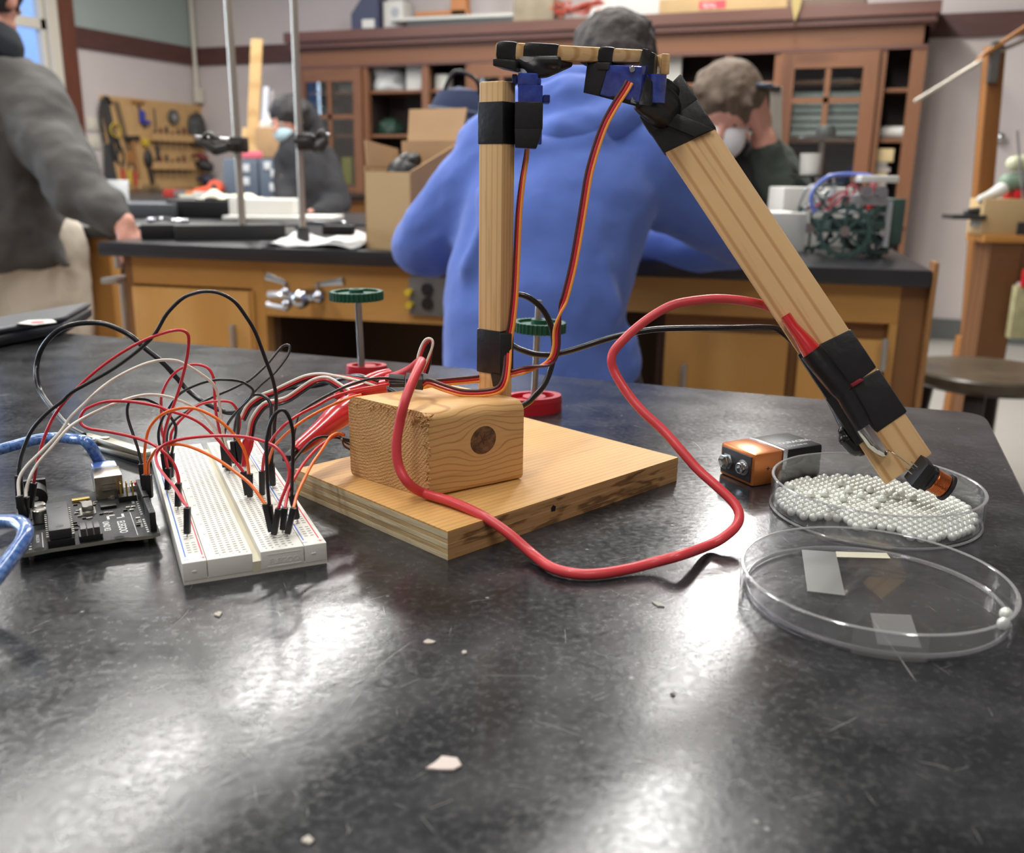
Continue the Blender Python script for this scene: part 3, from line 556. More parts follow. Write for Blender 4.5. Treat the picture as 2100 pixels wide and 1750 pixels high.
clamp('dark boss clamp gripping the left tall rod above the benches', Py(490, 297, 2180), -1)
r2 = Pz(621, 468, 34); t = kthing('support_rod', 'tall slim steel rod standing right of the first stand rod', 'rod', (r2.x, r2.y, 0)); Y2 = r2.y
MB().cyl((r2.x, r2.y, 30), Py(600, -60, Y2), 7.5, n=14).build('rod', rod_m, t); MB().cyl((r2.x, r2.y, 0), (r2.x, r2.y, 36), 14, n=14).build('foot', iron, t)
clamp('bulky shiny boss clamp gripping the second rod before the person in black', Py(628, 292, Y2), .55)
# black box, trays, papers
p = Pz(315, 492, 0); kbox('black_case', 'small black case at the left end of the middle bench beside the hand', 'case', p+V((0, 55, 0)), 88, 90, 34, black_m, .3, 6)
t = kthing('chrome_tool', 'loose shiny metal tool on top of the black case', 'tool', p+V((0, 55, 34))); q = p+V((0, 55, 36))
MB().tube(spline([q+V((-30, 0, 2)), q+V((0, 6, 8)), q+V((36, -4, 4)), q+V((60, 8, 2))], 4), 5, 8).build('shaft', chrome, t); MB().ball(q+V((-24, 0, 5)), 9, (1.4, 1, .6)).build('head', chrome, t)
p = Pz(392, 456, 0); kbox('instrument_case', 'black open instrument case on the bench behind the left rod', 'case', (p.x, 3230, 0), 330, 200, 58, black_m, 0, 8)
kbox('grey_tray', 'long dark grey tray near the pegboard end of the bench', 'tray', V((Py(305, 452, 3150).x, 3150, 0)), 210, 150, 46, mat('tray_grey', c(74, 76, 82), .5), .05, 6)
kbox('blue_binder', 'blue black binder stack lying beside the grey tray', 'binder', V((Py(282, 440, 3450).x, 3450, 0)), 210, 160, 40, mat('binder_blue', c(44, 48, 66), .5), .1, 4)
def sheet(name, lab, cat, P, sx, sy, m, amp, seed, rz=0, th=2):
    from mathutils import noise
    t_ = bmesh.new(); bmesh.ops.create_grid(t_, x_segments=14, y_segments=10, size=.5)
    for v in t_.verts:
        x, y = v.co.x, v.co.y; v.co = V((x*sx, y*sy, abs(noise.noise(V((x*2.5+seed, y*2.5, seed))))*amp*(1.0-(2*max(abs(x), abs(y)))**6*.7)+th))
    r_ = bmesh.ops.extrude_face_region(t_, geom=t_.faces[:]); bmesh.ops.translate(t_, vec=(0, 0, -th*.6), verts=[g for g in r_['geom'] if isinstance(g, bmesh.types.BMVert)])
    bmesh.ops.recalc_face_normals(t_, faces=t_.faces)
    bmesh.ops.scale(t_, vec=(.001, .001, .001), verts=t_.verts); q = MB(); q.join(t_); o = q.build(name, m, ang=180); o.location = kw(P); o.rotation_euler = (0, 0, YAW+rz); return tag(o, lab, cat)
cloth_w = mat('white_wrap', c(220, 220, 218), .7, bump=(60, .4, .01))
sheet('crumpled_wrap', 'crumpled white plastic wrap on the bench left of the tall open carton', 'wrap', Pz(668, 503, 0), 215, 180, cloth_w, 75, 3, -.2)
t = kthing('battery_pack', 'small black battery pack lying on the white wrap', 'battery pack', Py(695, 470, 1960)); q = Py(695, 472, 1960); MB().box(q.x, q.y, q.z, 62, 40, 20, bev=3).build('case', black_m, t); MB().tube(spline([q+V((-60, 0, 18)), q+V((-20, 0, 14)), q+V((10, 0, 16)), q+V((25, 0, 8))], 4), 3, 6).build('lead', chrome, t)
kbox('white_tray', 'white rectangular tray between the two tall rods', 'tray', V((Py(548, 446, 3200).x, 3200, 12)), 210, 150, 52, white_m, 0, 5)
kbox('paper_pad', 'flat white sheets under the white tray between the rods', 'paper', V((Py(585, 449, 3160).x, 3160, 0)), 350, 220, 12, paper_m, 0, 2)
sheet('yellow_paper', 'curled cream paper lying over the black instrument case', 'paper', V((p.x+20, 3220, 58)), 190, 150, mat('cream_paper', c(226, 224, 200), .7), 60, 9)
# tall open carton
A = Pz(752, 508, 0); B = Pz(893, 470, 0)
A = Pz(751, 509, 0); Bc = Pz(832, 514, 0)
t = kthing('open_carton', 'tall open kraft carton with raised flaps beside the blue hoodie', 'carton', A)
cxv = (Bc-A); cxv.z = 0; wd = 112; ux = cxv.normalized(); uy = V((-ux.y, ux.x, 0)); Hc = Py(751, 352, A.y).z
hb = Py(870, 290, A.y+120).z
Mx = axes(A, ux, uy); th = 3
def panel(nm, x0, x1, y0, y1, z0, z1, m=kraft2): return MB().bx(x0, x1, y0, y1, z0, z1, M=Mx).build(nm, m, t, smooth=False) if False else MB().box((x0+x1)/2, (y0+y1)/2, (z0+z1)/2, abs(x1-x0), abs(y1-y0), abs(z1-z0), M=Mx).build(nm, m, t, smooth=False)
panel('front_wall', 0, wd, 0, th, 0, Hc); panel('back_wall', 0, wd+40, 130, 130+th, 0, hb, kraft); panel('side_wall', 0, th, 0, 130, 0, Hc+12, kraft)
MB().hexa([Mx @ V(v) for v in [(wd, 0, 0), (wd+th, 0, 0), (wd+43, 130, 0), (wd+40, 130, 0), (wd, 0, Hc), (wd+th, 0, Hc), (wd+43, 130, hb), (wd+40, 130, hb)]]).build('side_wall', kraft, t, smooth=False)
MB().hexa([Mx @ V(v) for v in [(14, 130, hb-20), (wd+34, 130, hb-20), (wd+34, 134, hb-20), (14, 134, hb-20), (0, 160, hb+66), (wd+34, 160, hb+66), (wd+34, 164, hb+66), (0, 164, hb+66)]]).build('flap', kraft, t, smooth=False)
MB().hexa([Mx @ V(v) for v in [(0, 10, Hc), (4, 10, Hc), (4, 120, Hc), (0, 120, Hc), (-6, 10, Hc+62), (-2, 10, Hc+62), (-2, 120, Hc+48), (-6, 120, Hc+48)]]).build('flap', kraft, t, smooth=False)
q = Mx @ V((60, 55, Hc-6)); tt = kthing('black_pouch', 'black cloth pouch sticking out of the open carton', 'pouch', q-V((0, 0, 60))); MB().limb([(q-V((0, 0, 60)), 40), (q, 38), (q+V((8, 0, 22)), 24), (q+V((20, 10, 30)), 16)]).box(q.x+30, q.y, q.z+6, 40, 60, 16, bev=5).build('pouch', black_m, tt)
# backpack
t = kthing('backpack', 'navy blue backpack with grey piping standing behind the open carton', 'backpack', Py(945, 420, 2350)); q = Py(942, 300, 2350); bag_m = mat('navy_fabric', c(44, 56, 90), .8, noise=(12, .35), bump=(60, .3)); pip = mat('piping_grey', c(120, 130, 150), .7)
hb2 = MB(); hb2.lathe([(0, -150), (60, -150), (72, -120), (75, 0), (70, 90), (50, 125), (0, 136)], Matrix.Translation(q) @ Matrix.Diagonal((1, .8, 1, 1)), 24); bodyb = hb2.build('bag', bag_m, t)
for dz, rr_ in ((60, 76), (80, 74), (20, 78)): MB().lathe([(rr_+2*cos(a), 3*sin(a)) for a in [i*pi/3 for i in range(6)]], Matrix.Translation(q+V((0, 0, dz))) @ Matrix.Rotation(.12, 4, 'Y') @ Matrix.Diagonal((1, .82, 1, 1)), 28, close=True).build('piping', pip, t)
MB().limb([(q+V((10, -50, -60)), 40), (q+V((10, -50, -110)), 42)]).build('pocket', bag_m, t); MB().tube(spline([q+V((-40, -20, 110)), q+V((-10, -24, 165)), q+V((40, -20, 150)), q+V((55, -10, 100))], 5), 5, 8).build('strap', black_m, t)
kbox('support_box', 'low dark box on the bench under the navy backpack', 'box', (q.x, q.y, 0), 150, 120, q.z-150, mat('crate_dark', c(60, 60, 64), .6))
# laptop far left, crates
p = Py(232, 412, 3300); p.z = 0; t = kthing('laptop', 'open silver laptop behind the grey jacketed arm', 'laptop', p); lm = mat('laptop_grey', c(170, 172, 174), .4, metal=.3)
MB().beam(p, p+V((-8, 40, 116)), (104, 0, 0), (0, 6, 0), bev=2).build('screen_lid', lm, t); MB().box(p.x, p.y-90, p.z+3, 110, 170, 8, bev=2).build('keyboard_base', lm, t)
crate_m = mat('crate_grey_blue', c(104, 116, 132), .6, noise=(3, .2)); lab_w = mat('label_paper', c(222, 226, 230), .6)
for k, (xa_, xb2, ls) in enumerate(((461, 527, [(505, 345), (505, 372)]), (534, 576, [(548, 340), (562, 356), (560, 384)]))):
    a_ = Py(xa_, 402, 5600); b_ = Py(xb2, 326, 5600); t = kthing('storage_bin', 'blue grey storage bin with white labels, %s of the pair by the corner' % ('left' if k == 0 else 'right'), 'drawer box', ((a_.x+b_.x)/2, 5700, 0))
    MB().bx(a_.x, b_.x, 5600, 5900, 0, b_.z, bev=8).build('case', crate_m, t)
    for lx, ly in ls: q = Py(lx, ly, 5595); MB().box(q.x, q.y, q.z, 38, 6, 44, bev=2).build('label_card', lab_w, t)
t = kthing('pink_case', 'bright pink pencil case on top of the left storage bin', 'case', Py(516, 325, 5650)); q = Py(516, 318, 5650); MB().box(q.x, q.y, q.z, 120, 70, 42, bev=16).build('case', mat('pink', c(232, 112, 130), .6), t)
a_ = Py(557, 324, 6000); a0_ = V((a_.x, a_.y, 0)); kbox('parcel_riser', 'dark box under the brown parcel beside the storage bins', 'box', (a_.x, a_.y+10, 0), 150, 130, a_.z, black_m, 0, 4); t = kthing('parcel', 'brown parcel with white paper heaped on top beside black clad person', 'carton', a_); MB().box(a_.x, a_.y, a_.z+88, 150, 130, 176, bev=3).build('case', kraft, t); MB().limb([(a_+V((-40, 0, 182)), 40), (a_+V((30, 0, 200)), 52), (a_+V((10, 0, 240)), 30)]).build('paper_fill', paper_m, t)
def plank(lab, pa_, pb_, Y, w_, th_, m):
    a_ = Py(*pa_, Y); b_ = Py(*pb_, Y+150); t = kthing('wooden_plank', lab, 'plank', a_); MB().beam(a_, b_, (w_, 0, 0), (0, th_, 0), bev=2).build('board', m, t)
pine = wood('far_pine', c(206, 170, 118), c(184, 146, 96), rot=(0, pi/2, 0), rings=12)
plank('tall pine plank leaning against the back wall near the corner', (513, 400), (527, 80), 5900, 68, 25, pine)
plank('narrow pine offcut leaning beside the base of the tall plank', (503, 400), (508, 262), 5850, 60, 25, pine)
plank('pale grey strip leaning right of the tall pine plank', (531, 400), (546, 178), 6000, 32, 12, mat('blue_white', c(196, 200, 214), .5))
plank('darker grey strip leaning beside the pale strip', (545, 400), (557, 186), 6020, 28, 12, mat('strip_grey', c(158, 154, 156), .5))
q = Py(443, 386, 5600); q.z = 50; t = kthing('orange_grinder', 'round orange red power tool lying under the pegboard', 'power tool', (q.x, q.y, 0)); org = mat('orange_tool', c(214, 78, 44), .45)
MB().lathe([(0, -30), (42, -30), (50, 0), (42, 30), (0, 30)], Matrix.Translation(q) @ Matrix.Rotation(1.2, 4, 'X'), 20).build('head', org, t); MB().limb([(q, 24), (q+V((-70, 0, -12)), 22), (q+V((-120, 0, -20)), 18)]).build('grip', org, t); MB().cyl(q+V((0, -34, 10)), q+V((0, -48, 14)), 15, n=12).build('disc', dk, t)
for k, (px_, py_, r_, m_, lab_) in enumerate([(418, 338, 46, dk, 'dark power drill hanging above the orange tool'), (424, 368, 42, mat('drill_navy', c(64, 60, 80), .5), 'navy drill body just above the orange tool'), (412, 320, 26, mat('maroon', c(110, 40, 40), .5), 'maroon tool handle over the dark power drill')]):
    q = wk(Wx(px_, py_, XL+.14)); r_ *= 1.25; t = kthing('power_drill', lab_, 'power tool', q); MB().cyl(q, wk(Wx(px_, py_, XL+.14)+V((-.14, 0, 0))), 6, n=8).build('hook', dk, t); MB().limb([(q, r_), (q+V((40, 0, -18)), r_*.8)]).build('body', m_, t); MB().limb([(q+V((-20, 0, 0)), r_*.5), (q+V((-66, 0, 10)), r_*.35)]).build('grip', m_, t)
for k, (px_, w_, h_, cc, lab_) in enumerate([(352, 60, 34, (170, 50, 40), 'small red box beneath the pegboard rack'), (375, 70, 30, (120, 110, 110), 'grey parts tin beneath the pegboard'), (398, 70, 30, (206, 120, 70), 'orange parts tin left of the orange tool'), (395, 120, 12, (220, 222, 200), 'flat cream packet in front of the parts tins')]):
    kbox('parts_tin', lab_, 'tin', V((Py(px_, 404, 5600-(k == 3)*100).x, 5600-(k == 3)*100, 0)), w_*1.2, 70, h_*1.3, mat('tin%d' % k, c(*cc), .5), .1*k, 4)
kbox('white_cap_box', 'small bright white box at the right end of the parts tins', 'box', V((Py(412, 408, 5450).x, 5450, 0)), 76, 60, 34, white_m, .2, 4)
# ---------------------------------------------------------------- robot car, right-hand things
t = kthing('robot_car', 'small mechanical car with big green spoked wheels on the bench', 'robot', Pz(1740, 527, 0)); q0 = Pz(1735, 527, 0)
gw = mat('wheel_green', c(58, 82, 76), .45, noise=(40, .4)); alu = mat('alu', c(176, 178, 180), .3, metal=.6); pnk = mat('wire_pink', c(196, 80, 100), .5); clr = mat('clear_grey', c(186, 190, 194), .2, metal=.3)
def wheel(P, r, ax_, spokes=8):
    M = Matrix.Translation(P) @ V(ax_).to_track_quat('Z', 'Y').to_matrix().to_4x4()
    w_ = MB().lathe([(r, -9), (r, 9), (r*.84, 9), (r*.84, -9)], M, 30, close=True)
    for k in range(18): w_.box(cos(k*pi/9)*r*1.02, sin(k*pi/9)*r*1.02, 0, 8, 8, 18, M=M)
    w_ = w_.build('wheel', gw, t); s_ = MB()
    for k in range(spokes): s_.beam(M @ V((0, 0, 0)), M @ V((cos(2*pi*k/spokes)*r*.86, sin(2*pi*k/spokes)*r*.86, 0)), (M.to_3x3() @ V((-sin(2*pi*k/spokes), cos(2*pi*k/spokes), 0)))*5, (M.to_3x3() @ V((0, 0, 1)))*6)
    s_.build('spoke', gw, w_); MB().lathe([(0, -14), (r*.2, -14), (r*.2, 14), (0, 14)], M, 14).build('hub', chrome, w_)
wheel(q0+V((-18, -30, 52)), 50, (-.35, -1, 0)); wheel(q0+V((62, 10, 50)), 46, (.55, -1, 0)); wheel(q0+V((-40, 120, 50)), 46, (-.35, -1, 0)); wheel(q0+V((75, 150, 50)), 46, (.3, -1, 0))
MB().box(q0.x+15, q0.y+60, 62, 110, 130, 20, bev=4).build('chassis', gw, t); MB().box(q0.x+15, q0.y+60, 86, 120, 110, 5, bev=1).build('plate', clr, t)
MB().box(q0.x+38, q0.y+10, 112, 70, 18, 20, bev=3).build('sensor_board', alu, t)
for s in (-1, 1): MB().cyl((q0.x+38+s*15, q0.y+2, 128), (q0.x+38+s*15, q0.y-16, 128), 11, n=16).build('sensor_eye', chrome, t)
MB().box(q0.x+50, q0.y+15, 152, 76, 40, 14, bev=4).build('white_block', white_m, t)
rr = random.Random(11)
for k, m_ in enumerate([pnk, alu, gw, pnk, black_m, alu, white_m, pnk, alu]):
    a_ = q0+V((rr.uniform(-60, 60), rr.uniform(0, 80), 90)); pts = [a_]+[a_+V((rr.uniform(-34, 34), rr.uniform(-20, 20), 20+rr.uniform(0, 50))) for _ in range(3)]+[a_+V((rr.uniform(-40, 40), 10, 0))]; MB().tube(spline(pts, 5), 2.2, 6).build('loose_wire', m_, t)
MB().tube(spline([q0+V((-62, 30, 84)), q0+V((-72, 30, 120)), q0+V((-40, 30, 156)), q0+V((30, 30, 160)), q0+V((60, 30, 150))], 6), 4, 8).build('blue_tube', mat('tube_blue', c(110, 130, 210), .4), t)
for k in range(7): MB().box(q0.x-50+k*18, q0.y+50+(k % 3)*20, 98+(k % 2)*10, 14, 14, 20+5*(k % 3), bev=2).build('module', [alu, white_m, red_m, gw][k % 4], t)
for s in (-1, 1): MB().cyl((q0.x+78, q0.y+20+s*14, 20), (q0.x+78, q0.y+20+s*14, 110), 7, n=10).build('strut', clr, t)
MB().box(q0.x+98, q0.y+60, 70, 26, 110, 90, bev=4).build('side_frame', gw, t)
kbox('foam_box', 'tall white foam box behind the robot car', 'box', (q0.x+25, q0.y+330, 0), 175, 130, 132, white_m, 0, 4)
kbox('foam_box', 'small white foam block left of the robot car beside the wooden arm', 'box', (q0.x-105, q0.y+160, 0), 90, 130, 82, white_m, .1, 4)
# chrome stand with disc and white beaker behind
q = V((Py(1668, 470, 2380).x, 2380, 0)); 
t = kthing('disc_stand', 'metal stand with round plate and grey arc near the large glazed door', 'stand', (q.x, q.y, 0)); zz = Py(1650, 283, q.y).z
MB().cyl((q.x, q.y, 0), (q.x, q.y, zz), 7, n=10).build('pole', rod_m, t); MB().cyl((q.x, q.y, zz-4), (q.x, q.y, zz+4), 76, n=32).build('plate', mat('disc_metal', c(120, 116, 110), .3, metal=.6), t); MB().cyl((q.x, q.y, 0), (q.x, q.y, 12), 60, n=20).build('foot', iron, t)
MB().lathe([(0, 0), (24, 0), (24, 12), (19, 24), (0, 26)], Matrix.Translation((q.x+8, q.y, zz+4)), 24).build('dome', mat('dome_grey', c(96, 100, 98), .3), t)
q2 = Py(1660, 350, q.y-40); t = kthing('paper_cup', 'white paper cup on a pole shelf under the round metal plate', 'cup', q2+V((0, 0, -10))); MB().lathe([(0, 0), (22, 0), (25, 50), (23, 50), (21, 3), (0, 3)], Matrix.Translation(q2+V((0, 0, -10))), 22).build('cup', white_m, t)
kbox('pole_shelf', 'small dark shelf under the white paper cup', 'shelf', q2+V((0, 0, -16)), 80, 60, 6, iron, 0, 1)
t = kthing('meter_stick', 'upright grey measuring bar between seated person and the large door', 'ruler', V((Py(1590, 470, 2475).x, 2475, 0))); MB().beam(V((Py(1590, 470, 2475).x, 2475, 0)), Py(1592, 178, 2475), (28, 0, 0), (0, 10, 0), bev=1).build('bar', mat('bar_grey', c(176, 172, 160), .5), t); q = Py(1592, 182, 2468); MB().box(q.x-20, q.y, q.z, 60, 14, 12, bev=3).build('clip', dk, t)
# right: wooden easel post and work table
wo = wood('easel_wood', c(150, 100, 52), c(116, 74, 40), rot=(0, pi/2, 0), rings=8)
YR = 3300
t = kthing('drafting_stand', 'tall wooden post stand with metal bracket at the right edge', 'stand', V((Py(2000, 440, YR).x, YR, -900)))
base = Py(1985, 560, YR); 
MB().beam(Py(1990, 690, YR), Py(2040, 95, YR), (54, 0, 0), (0, 50, 0), bev=4).build('post', wo, t)
MB().beam(Py(2033, 170, YR-30), Py(2044, 85, YR-30), (30, 0, 0), (0, 20, 0), bev=3).build('bracket', grey_m, t)
MB().beam(Py(2008, 118, YR-30), Py(2120, 45, YR-30), (18, 0, 28), (0, 30, 0), bev=3).build('crossbar', wo, t)
MB().cyl(Py(1876, 208, YR+200), Py(2040, 108, YR), 7, n=10).build('boom', rod_m, t); MB().cyl(Py(2050, 105, YR-30), Py(2130, 70, YR-30), 7, n=10).build('boom', rod_m, t)
MB().beam(Py(1990, 690, YR), (Py(1990, 690, YR).x-20, YR, -900), (80, 0, 0), (0, 60, 0), bev=4).build('leg', wo, t); q = Py(1980, 700, YR); MB().box(q.x, q.y+60, -880, 300, 200, 40, bev=6).build('foot', wo, t)
MB().cyl(Py(2018, 500, YR-60), Py(1992, 690, YR-60), 9, n=8).build('rail', grey_m, t)
q = Py(1996, 445, YR-200); t = kthing('black_vise', 'small black vise clamped at the corner of the right work table', 'vise', q); MB().box(q.x-30, q.y, q.z, 110, 80, 14, bev=3).build('plate', dk, t); MB().limb([(q+V((-20, 0, 12)), 14), (q+V((20, 0, 20)), 12)]).build('jaw', iron, t); MB().cyl(q+V((20, 0, -30)), q+V((20, 0, 0)), 26, n=16).build('barrel', mat('barrel_grey', c(170, 168, 160), .4), t)
a_ = Py(2020, 482, YR-250); t = kthing('work_table', 'brown wooden work table at the right edge of the picture', 'table', (a_.x+300, a_.y+120, -900))
wo2 = wood('table_wood', c(118, 80, 50), c(92, 60, 38), rings=8)
MB().bx(a_.x, a_.x+900, a_.y, a_.y+130, a_.z-24, a_.z, bev=3).build('table_top', wood('table_top_wood', c(184, 128, 66), c(160, 104, 52), rings=8), t)
MB().bx(a_.x+30, a_.x+60, a_.y+10, a_.y+120, -880, a_.z-24).build('side_panel', wo2, t, smooth=False)
MB().bx(a_.x+60, a_.x+130, a_.y+10, a_.y+30, -900, a_.z-24).build('leg', wo2, t, smooth=False); MB().bx(a_.x+820, a_.x+890, a_.y+10, a_.y+120, -900, a_.z-24).build('leg', wo2, t, smooth=False)
MB().bx(a_.x+130, a_.x+820, a_.y+14, a_.y+30, a_.z-150, a_.z-24).build('apron', wo2, t, smooth=False); MB().bx(a_.x+120, a_.x+830, a_.y+60, a_.y+120, -560, -530).build('shelf', wo2, t, smooth=False)
q = Py(2095, 640, a_.y-30); t = kthing('poster_board', 'cream and red printed packet hanging below the right work table', 'packet', q); MB().box(q.x+10, q.y, q.z, 90, 30, 170, bev=4).build('packet', mat('poster', c(190, 184, 140), .6, noise=(30, .5)), t); MB().box(q.x+10, q.y-17, q.z+110, 70, 20, 60, bev=8).build('red_cap', red_m, t)
q = Py(2065, 472, a_.y+60); q.z = a_.z; t = kthing('parts_carton', 'light kraft carton on the corner of the right work table', 'carton', q); MB().box(q.x, q.y+10, q.z+56, 210, 100, 112, bev=3).build('case', kraft2, t); MB().box(q.x+50, q.y-44, q.z+20, 80, 6, 40, rz=0).build('dark_label', dk, t)
q.z += 112
t = kthing('glue_gun_base', 'red topped tool heap with cream casing on the kraft carton', 'tool', q); MB().box(q.x+60, q.y+30, q.z+14, 110, 90, 28, bev=6).build('red_box', red_m, t); MB().limb([(q+V((-10, 20, 50)), 30), (q+V((80, 20, 56)), 34)]).build('green_body', mat('mint', c(120, 140, 120), .5), t); MB().limb([(q+V((0, 20, 110)), 24), (q+V((90, 20, 118)), 28)]).build('cream_casing', mat('mint_cream', c(206, 208, 176), .5), t)
t = kthing('white_rag', 'white rag draped on the left corner of the kraft carton', 'rag', q+V((-90, 0, -8))); MB().limb([(q+V((-110, -20, -2)), 12), (q+V((-70, 0, 10)), 16), (q+V((-30, 10, 30)), 22)]).build('rag', paper_m, t)
t = kthing('antenna_rod', 'thin upright metal antenna beside the cream casing', 'rod', q+V((20, 0, 28))); MB().cyl(q+V((20, -30, 0)), Py(2086, 268, q.y-30), 4, n=8).build('rod', chrome, t)
q = Wy(2050, 283, YB); t = wthing('wall_knob', 'round metal knob on the grey wall at the right', 'bumper', (q.x, YB, q.z)); MB().ball((0, -.04, 0), .032, sub=3).cyl((0, 0, 0), (0, -.04, 0), .014, n=10).build('dome', steel_m, t)  # a round knob fixed to the wall
# stool
q = Pz(2015, 757, -292); SC = V((2025, 0, 0)); sp = Pz(2022, 757, -292)
t = kthing('lab_stool', 'dark round wooden stool with worn top beyond the table edge', 'stool', (sp.x, sp.y, -900)); st_m = mat('stool_top', c(62, 54, 47), .3, noise=(9, .6), col2=c(120, 108, 86)); st_d = mat('stool_leg', c(44, 34, 30), .5)
MB().lathe([(0, -36), (168, -36), (178, -26), (178, -6), (172, 0), (0, 0)], Matrix.Translation((sp.x, sp.y, -292)), 48).build('seat', st_m, t)
for k in range(4):
    a_ = pi/4+k*pi/2+.2; P1 = V((sp.x+125*cos(a_), sp.y+125*sin(a_), -328)); P2 = V((sp.x+190*cos(a_), sp.y+190*sin(a_), -900)); MB().beam(P1, P2, V((-sin(a_), cos(a_), 0))*44, V((cos(a_), sin(a_), 0))*30, bev=3).build('leg', st_d, t)
MB().lathe([(150+8*cos(a), 8*sin(a)) for a in [i*pi/4 for i in range(8)]], Matrix.Translation((sp.x, sp.y, -660)), 32, close=True).build('foot_ring', grey_m, t)

# ---------------------------------------------------------------- people
skin = mat('skin', c(206, 150, 132), .5, spec=.3); hair_b = mat('hair_brown', c(104, 86, 70), .75, noise=(60, .7), stretch=(1, 1, .3), bump=(90, 1, .004)); hair_d = mat('hair_dark', c(70, 64, 60), .75, noise=(50, .7), bump=(90, 1, .004)); hair_k = mat('hair_black', c(34, 32, 34), .6, bump=(80, 1, .003))
def remesh(o, vox, it=6, disp=None):
    m = o.modifiers.new('remesh', 'REMESH'); m.mode = 'VOXEL'; m.voxel_size = vox/1000; m.use_smooth_shade = True
    s = o.modifiers.new('smooth', 'SMOOTH'); s.factor = .5; s.iterations = it
    if disp:
        tx = bpy.data.textures.new('folds', 'CLOUDS'); tx.noise_scale = disp[0]; tx.noise_depth = 2; d = o.modifiers.new('folds', 'DISPLACE'); d.texture = tx; d.strength = disp[1]; d.mid_level = .5; d.texture_coords = 'LOCAL'
    return o
def hand(mb, W, D, Pn, s=1.0, curl=.5, side=1):
    """palm from wrist W along D with palm normal Pn; five separate curled fingers"""
    D = V(D).normalized(); Pn = V(Pn); Pn = (Pn-D*Pn.dot(D)).normalized(); S = D.cross(Pn)*side; W = V(W)
    for k in range(4):
        o = (k-1.5)*19*s; b = W+D*(62*s)+S*o*.95; mb.limb([(W+S*o*.5, 13*s), (b, 11*s)], n=8)
        L_ = [30, 36, 33, 24][k]*s; a = curl; p = b; rr_ = 9.2*s
        for j in range(3):
            q = p+(D*cos(a)+Pn*sin(a))*(L_*[1, .75, .55][j]); mb.limb([(p, rr_), (q, rr_*.88)], n=8); p = q; a += curl; rr_ *= .9
    p = W+D*12*s-S*24*s; q = p+(D*.7-S*.6+Pn*.3)*30*s; r_ = q+(D*.9-S*.1+Pn*.5)*26*s; mb.limb([(W-S*8*s, 15*s), (p, 13*s), (q, 10.5*s), (r_, 8.5*s)], n=8)
def head(mb, C_, F_, Up, s=1.0):
    """skull, jaw, nose, ears, brow; C_ centre, F_ facing"""
    F_ = V(F_).normalized(); Up = V(Up); Up = (Up-F_*Up.dot(F_)).normalized(); S = F_.cross(Up); C_ = V(C_)
    M = Matrix((S, F_, Up)).transposed().to_4x4()
    mb.ball(C_+Up*18*s, 78*s, (.93, 1.12, 1.0), 3, M); mb.ball(C_+F_*22*s-Up*38*s, 56*s, (.92, 1.0, 1.12), 3, M)
    mb.limb([(C_+F_*88*s+Up*2*s, 9*s), (C_+F_*102*s-Up*22*s, 12*s)]); mb.ball(C_+F_*80*s-Up*48*s, 16*s, (1.6, .7, .6), 2, M)
    for k in (-1, 1): mb.ball(C_+S*(k*76*s)-Up*6*s, 20*s, (.45, .8, 1.3), 2, M)
    return S, F_, Up
eye_w = mat('eye_white', c(176, 168, 160), .5); eye_d = mat('eye_dark', c(40, 30, 26), .3)
def eyes(t, C_, S, F_, U_, s=1.0, lid=False):
    for k in (-1, 1): P = C_+F_*78*s+U_*6*s+S*(k*31*s); e = MB().ball(P-F_*2*s, 9.5*s).build('eye', eye_w, t); MB().ball(P+F_*3.5*s, 5.5*s).build('iris', eye_d, e)
# person in the blue hoodie
hood_m = mat('blue_fleece', c(84, 112, 192), .9, noise=(900, .12), bump=(5, .5, .03), sheen=.15)
jean = mat('dark_jeans', c(60, 62, 74), .8)
t = kthing('person', 'person in a blue hoodie seen from behind, leaning over the middle bench', 'person', V((Py(1110, 770, 1430).x, 1430, -900)))
Y0 = 1450
P = lambda x, y, Y=Y0: Py(x, y, Y)
bd_ = MB(); Hc_ = P(1262, 150, 1700); S_, F2, U2 = head(bd_, Hc_, (.15, .8, -.6), (0, .6, .8), .84)
bd_.limb([(Hc_-U2*30-F2*20, 48), (P(1190, 250, 1560), 42), (P(1130, 350, 1540), 60), (P(1110, 560, 1480), 70), (P(1110, 760, 1430), 70)])
bd_.limb([(P(1120, 360, 1540), 40), (P(1020, 360, 1530), 26), (P(890, 495, 1575), 26), (P(1010, 540, 1780), 24), (V((P(1010, 560, 1780).x+60, 1840, 34)), 28)]); hand(bd_, (P(1010, 560, 1780).x+80, 1870, 30), (.5, .8, -.05), (0, .1, -1), 1.0, .35, -1)
bd_.limb([(P(1140, 360, 1540), 40), (P(1290, 360, 1530), 28), (P(1535, 490, 1700), 28), (P(1350, 505, 1800), 26), (P(1290, 505, 1850), 26)]); hand(bd_, P(1275, 508, 1860), (-.7, .6, -.05), (0, .1, -1), 1.0, .35)
bd_.limb([(P(1080, 770, 1430), 50), (V((-60, 1620, -260)), 60), (V((-80, 1640, -700)), 50), (V((-80, 1650, -860)), 40), (V((-80, 1720, -875)), 30)]).limb([(P(1150, 770, 1430), 50), (V((160, 1620, -260)), 60), (V((190, 1640, -700)), 50), (V((190, 1650, -860)), 40), (V((190, 1720, -875)), 30)])
remesh(bd_.build('body', skin, t), 7, 4)
eyes(t, Hc_, S_, F2, U2, .84)
h_ = MB(); M = Matrix((S_, F2, U2)).transposed().to_4x4(); h_.ball(Hc_+U2*22-F2*12, 76, (.98, 1.1, 1.0), 3, M); h_.ball(Hc_-F2*34-U2*10, 58, (1, 1, 1), 3, M)
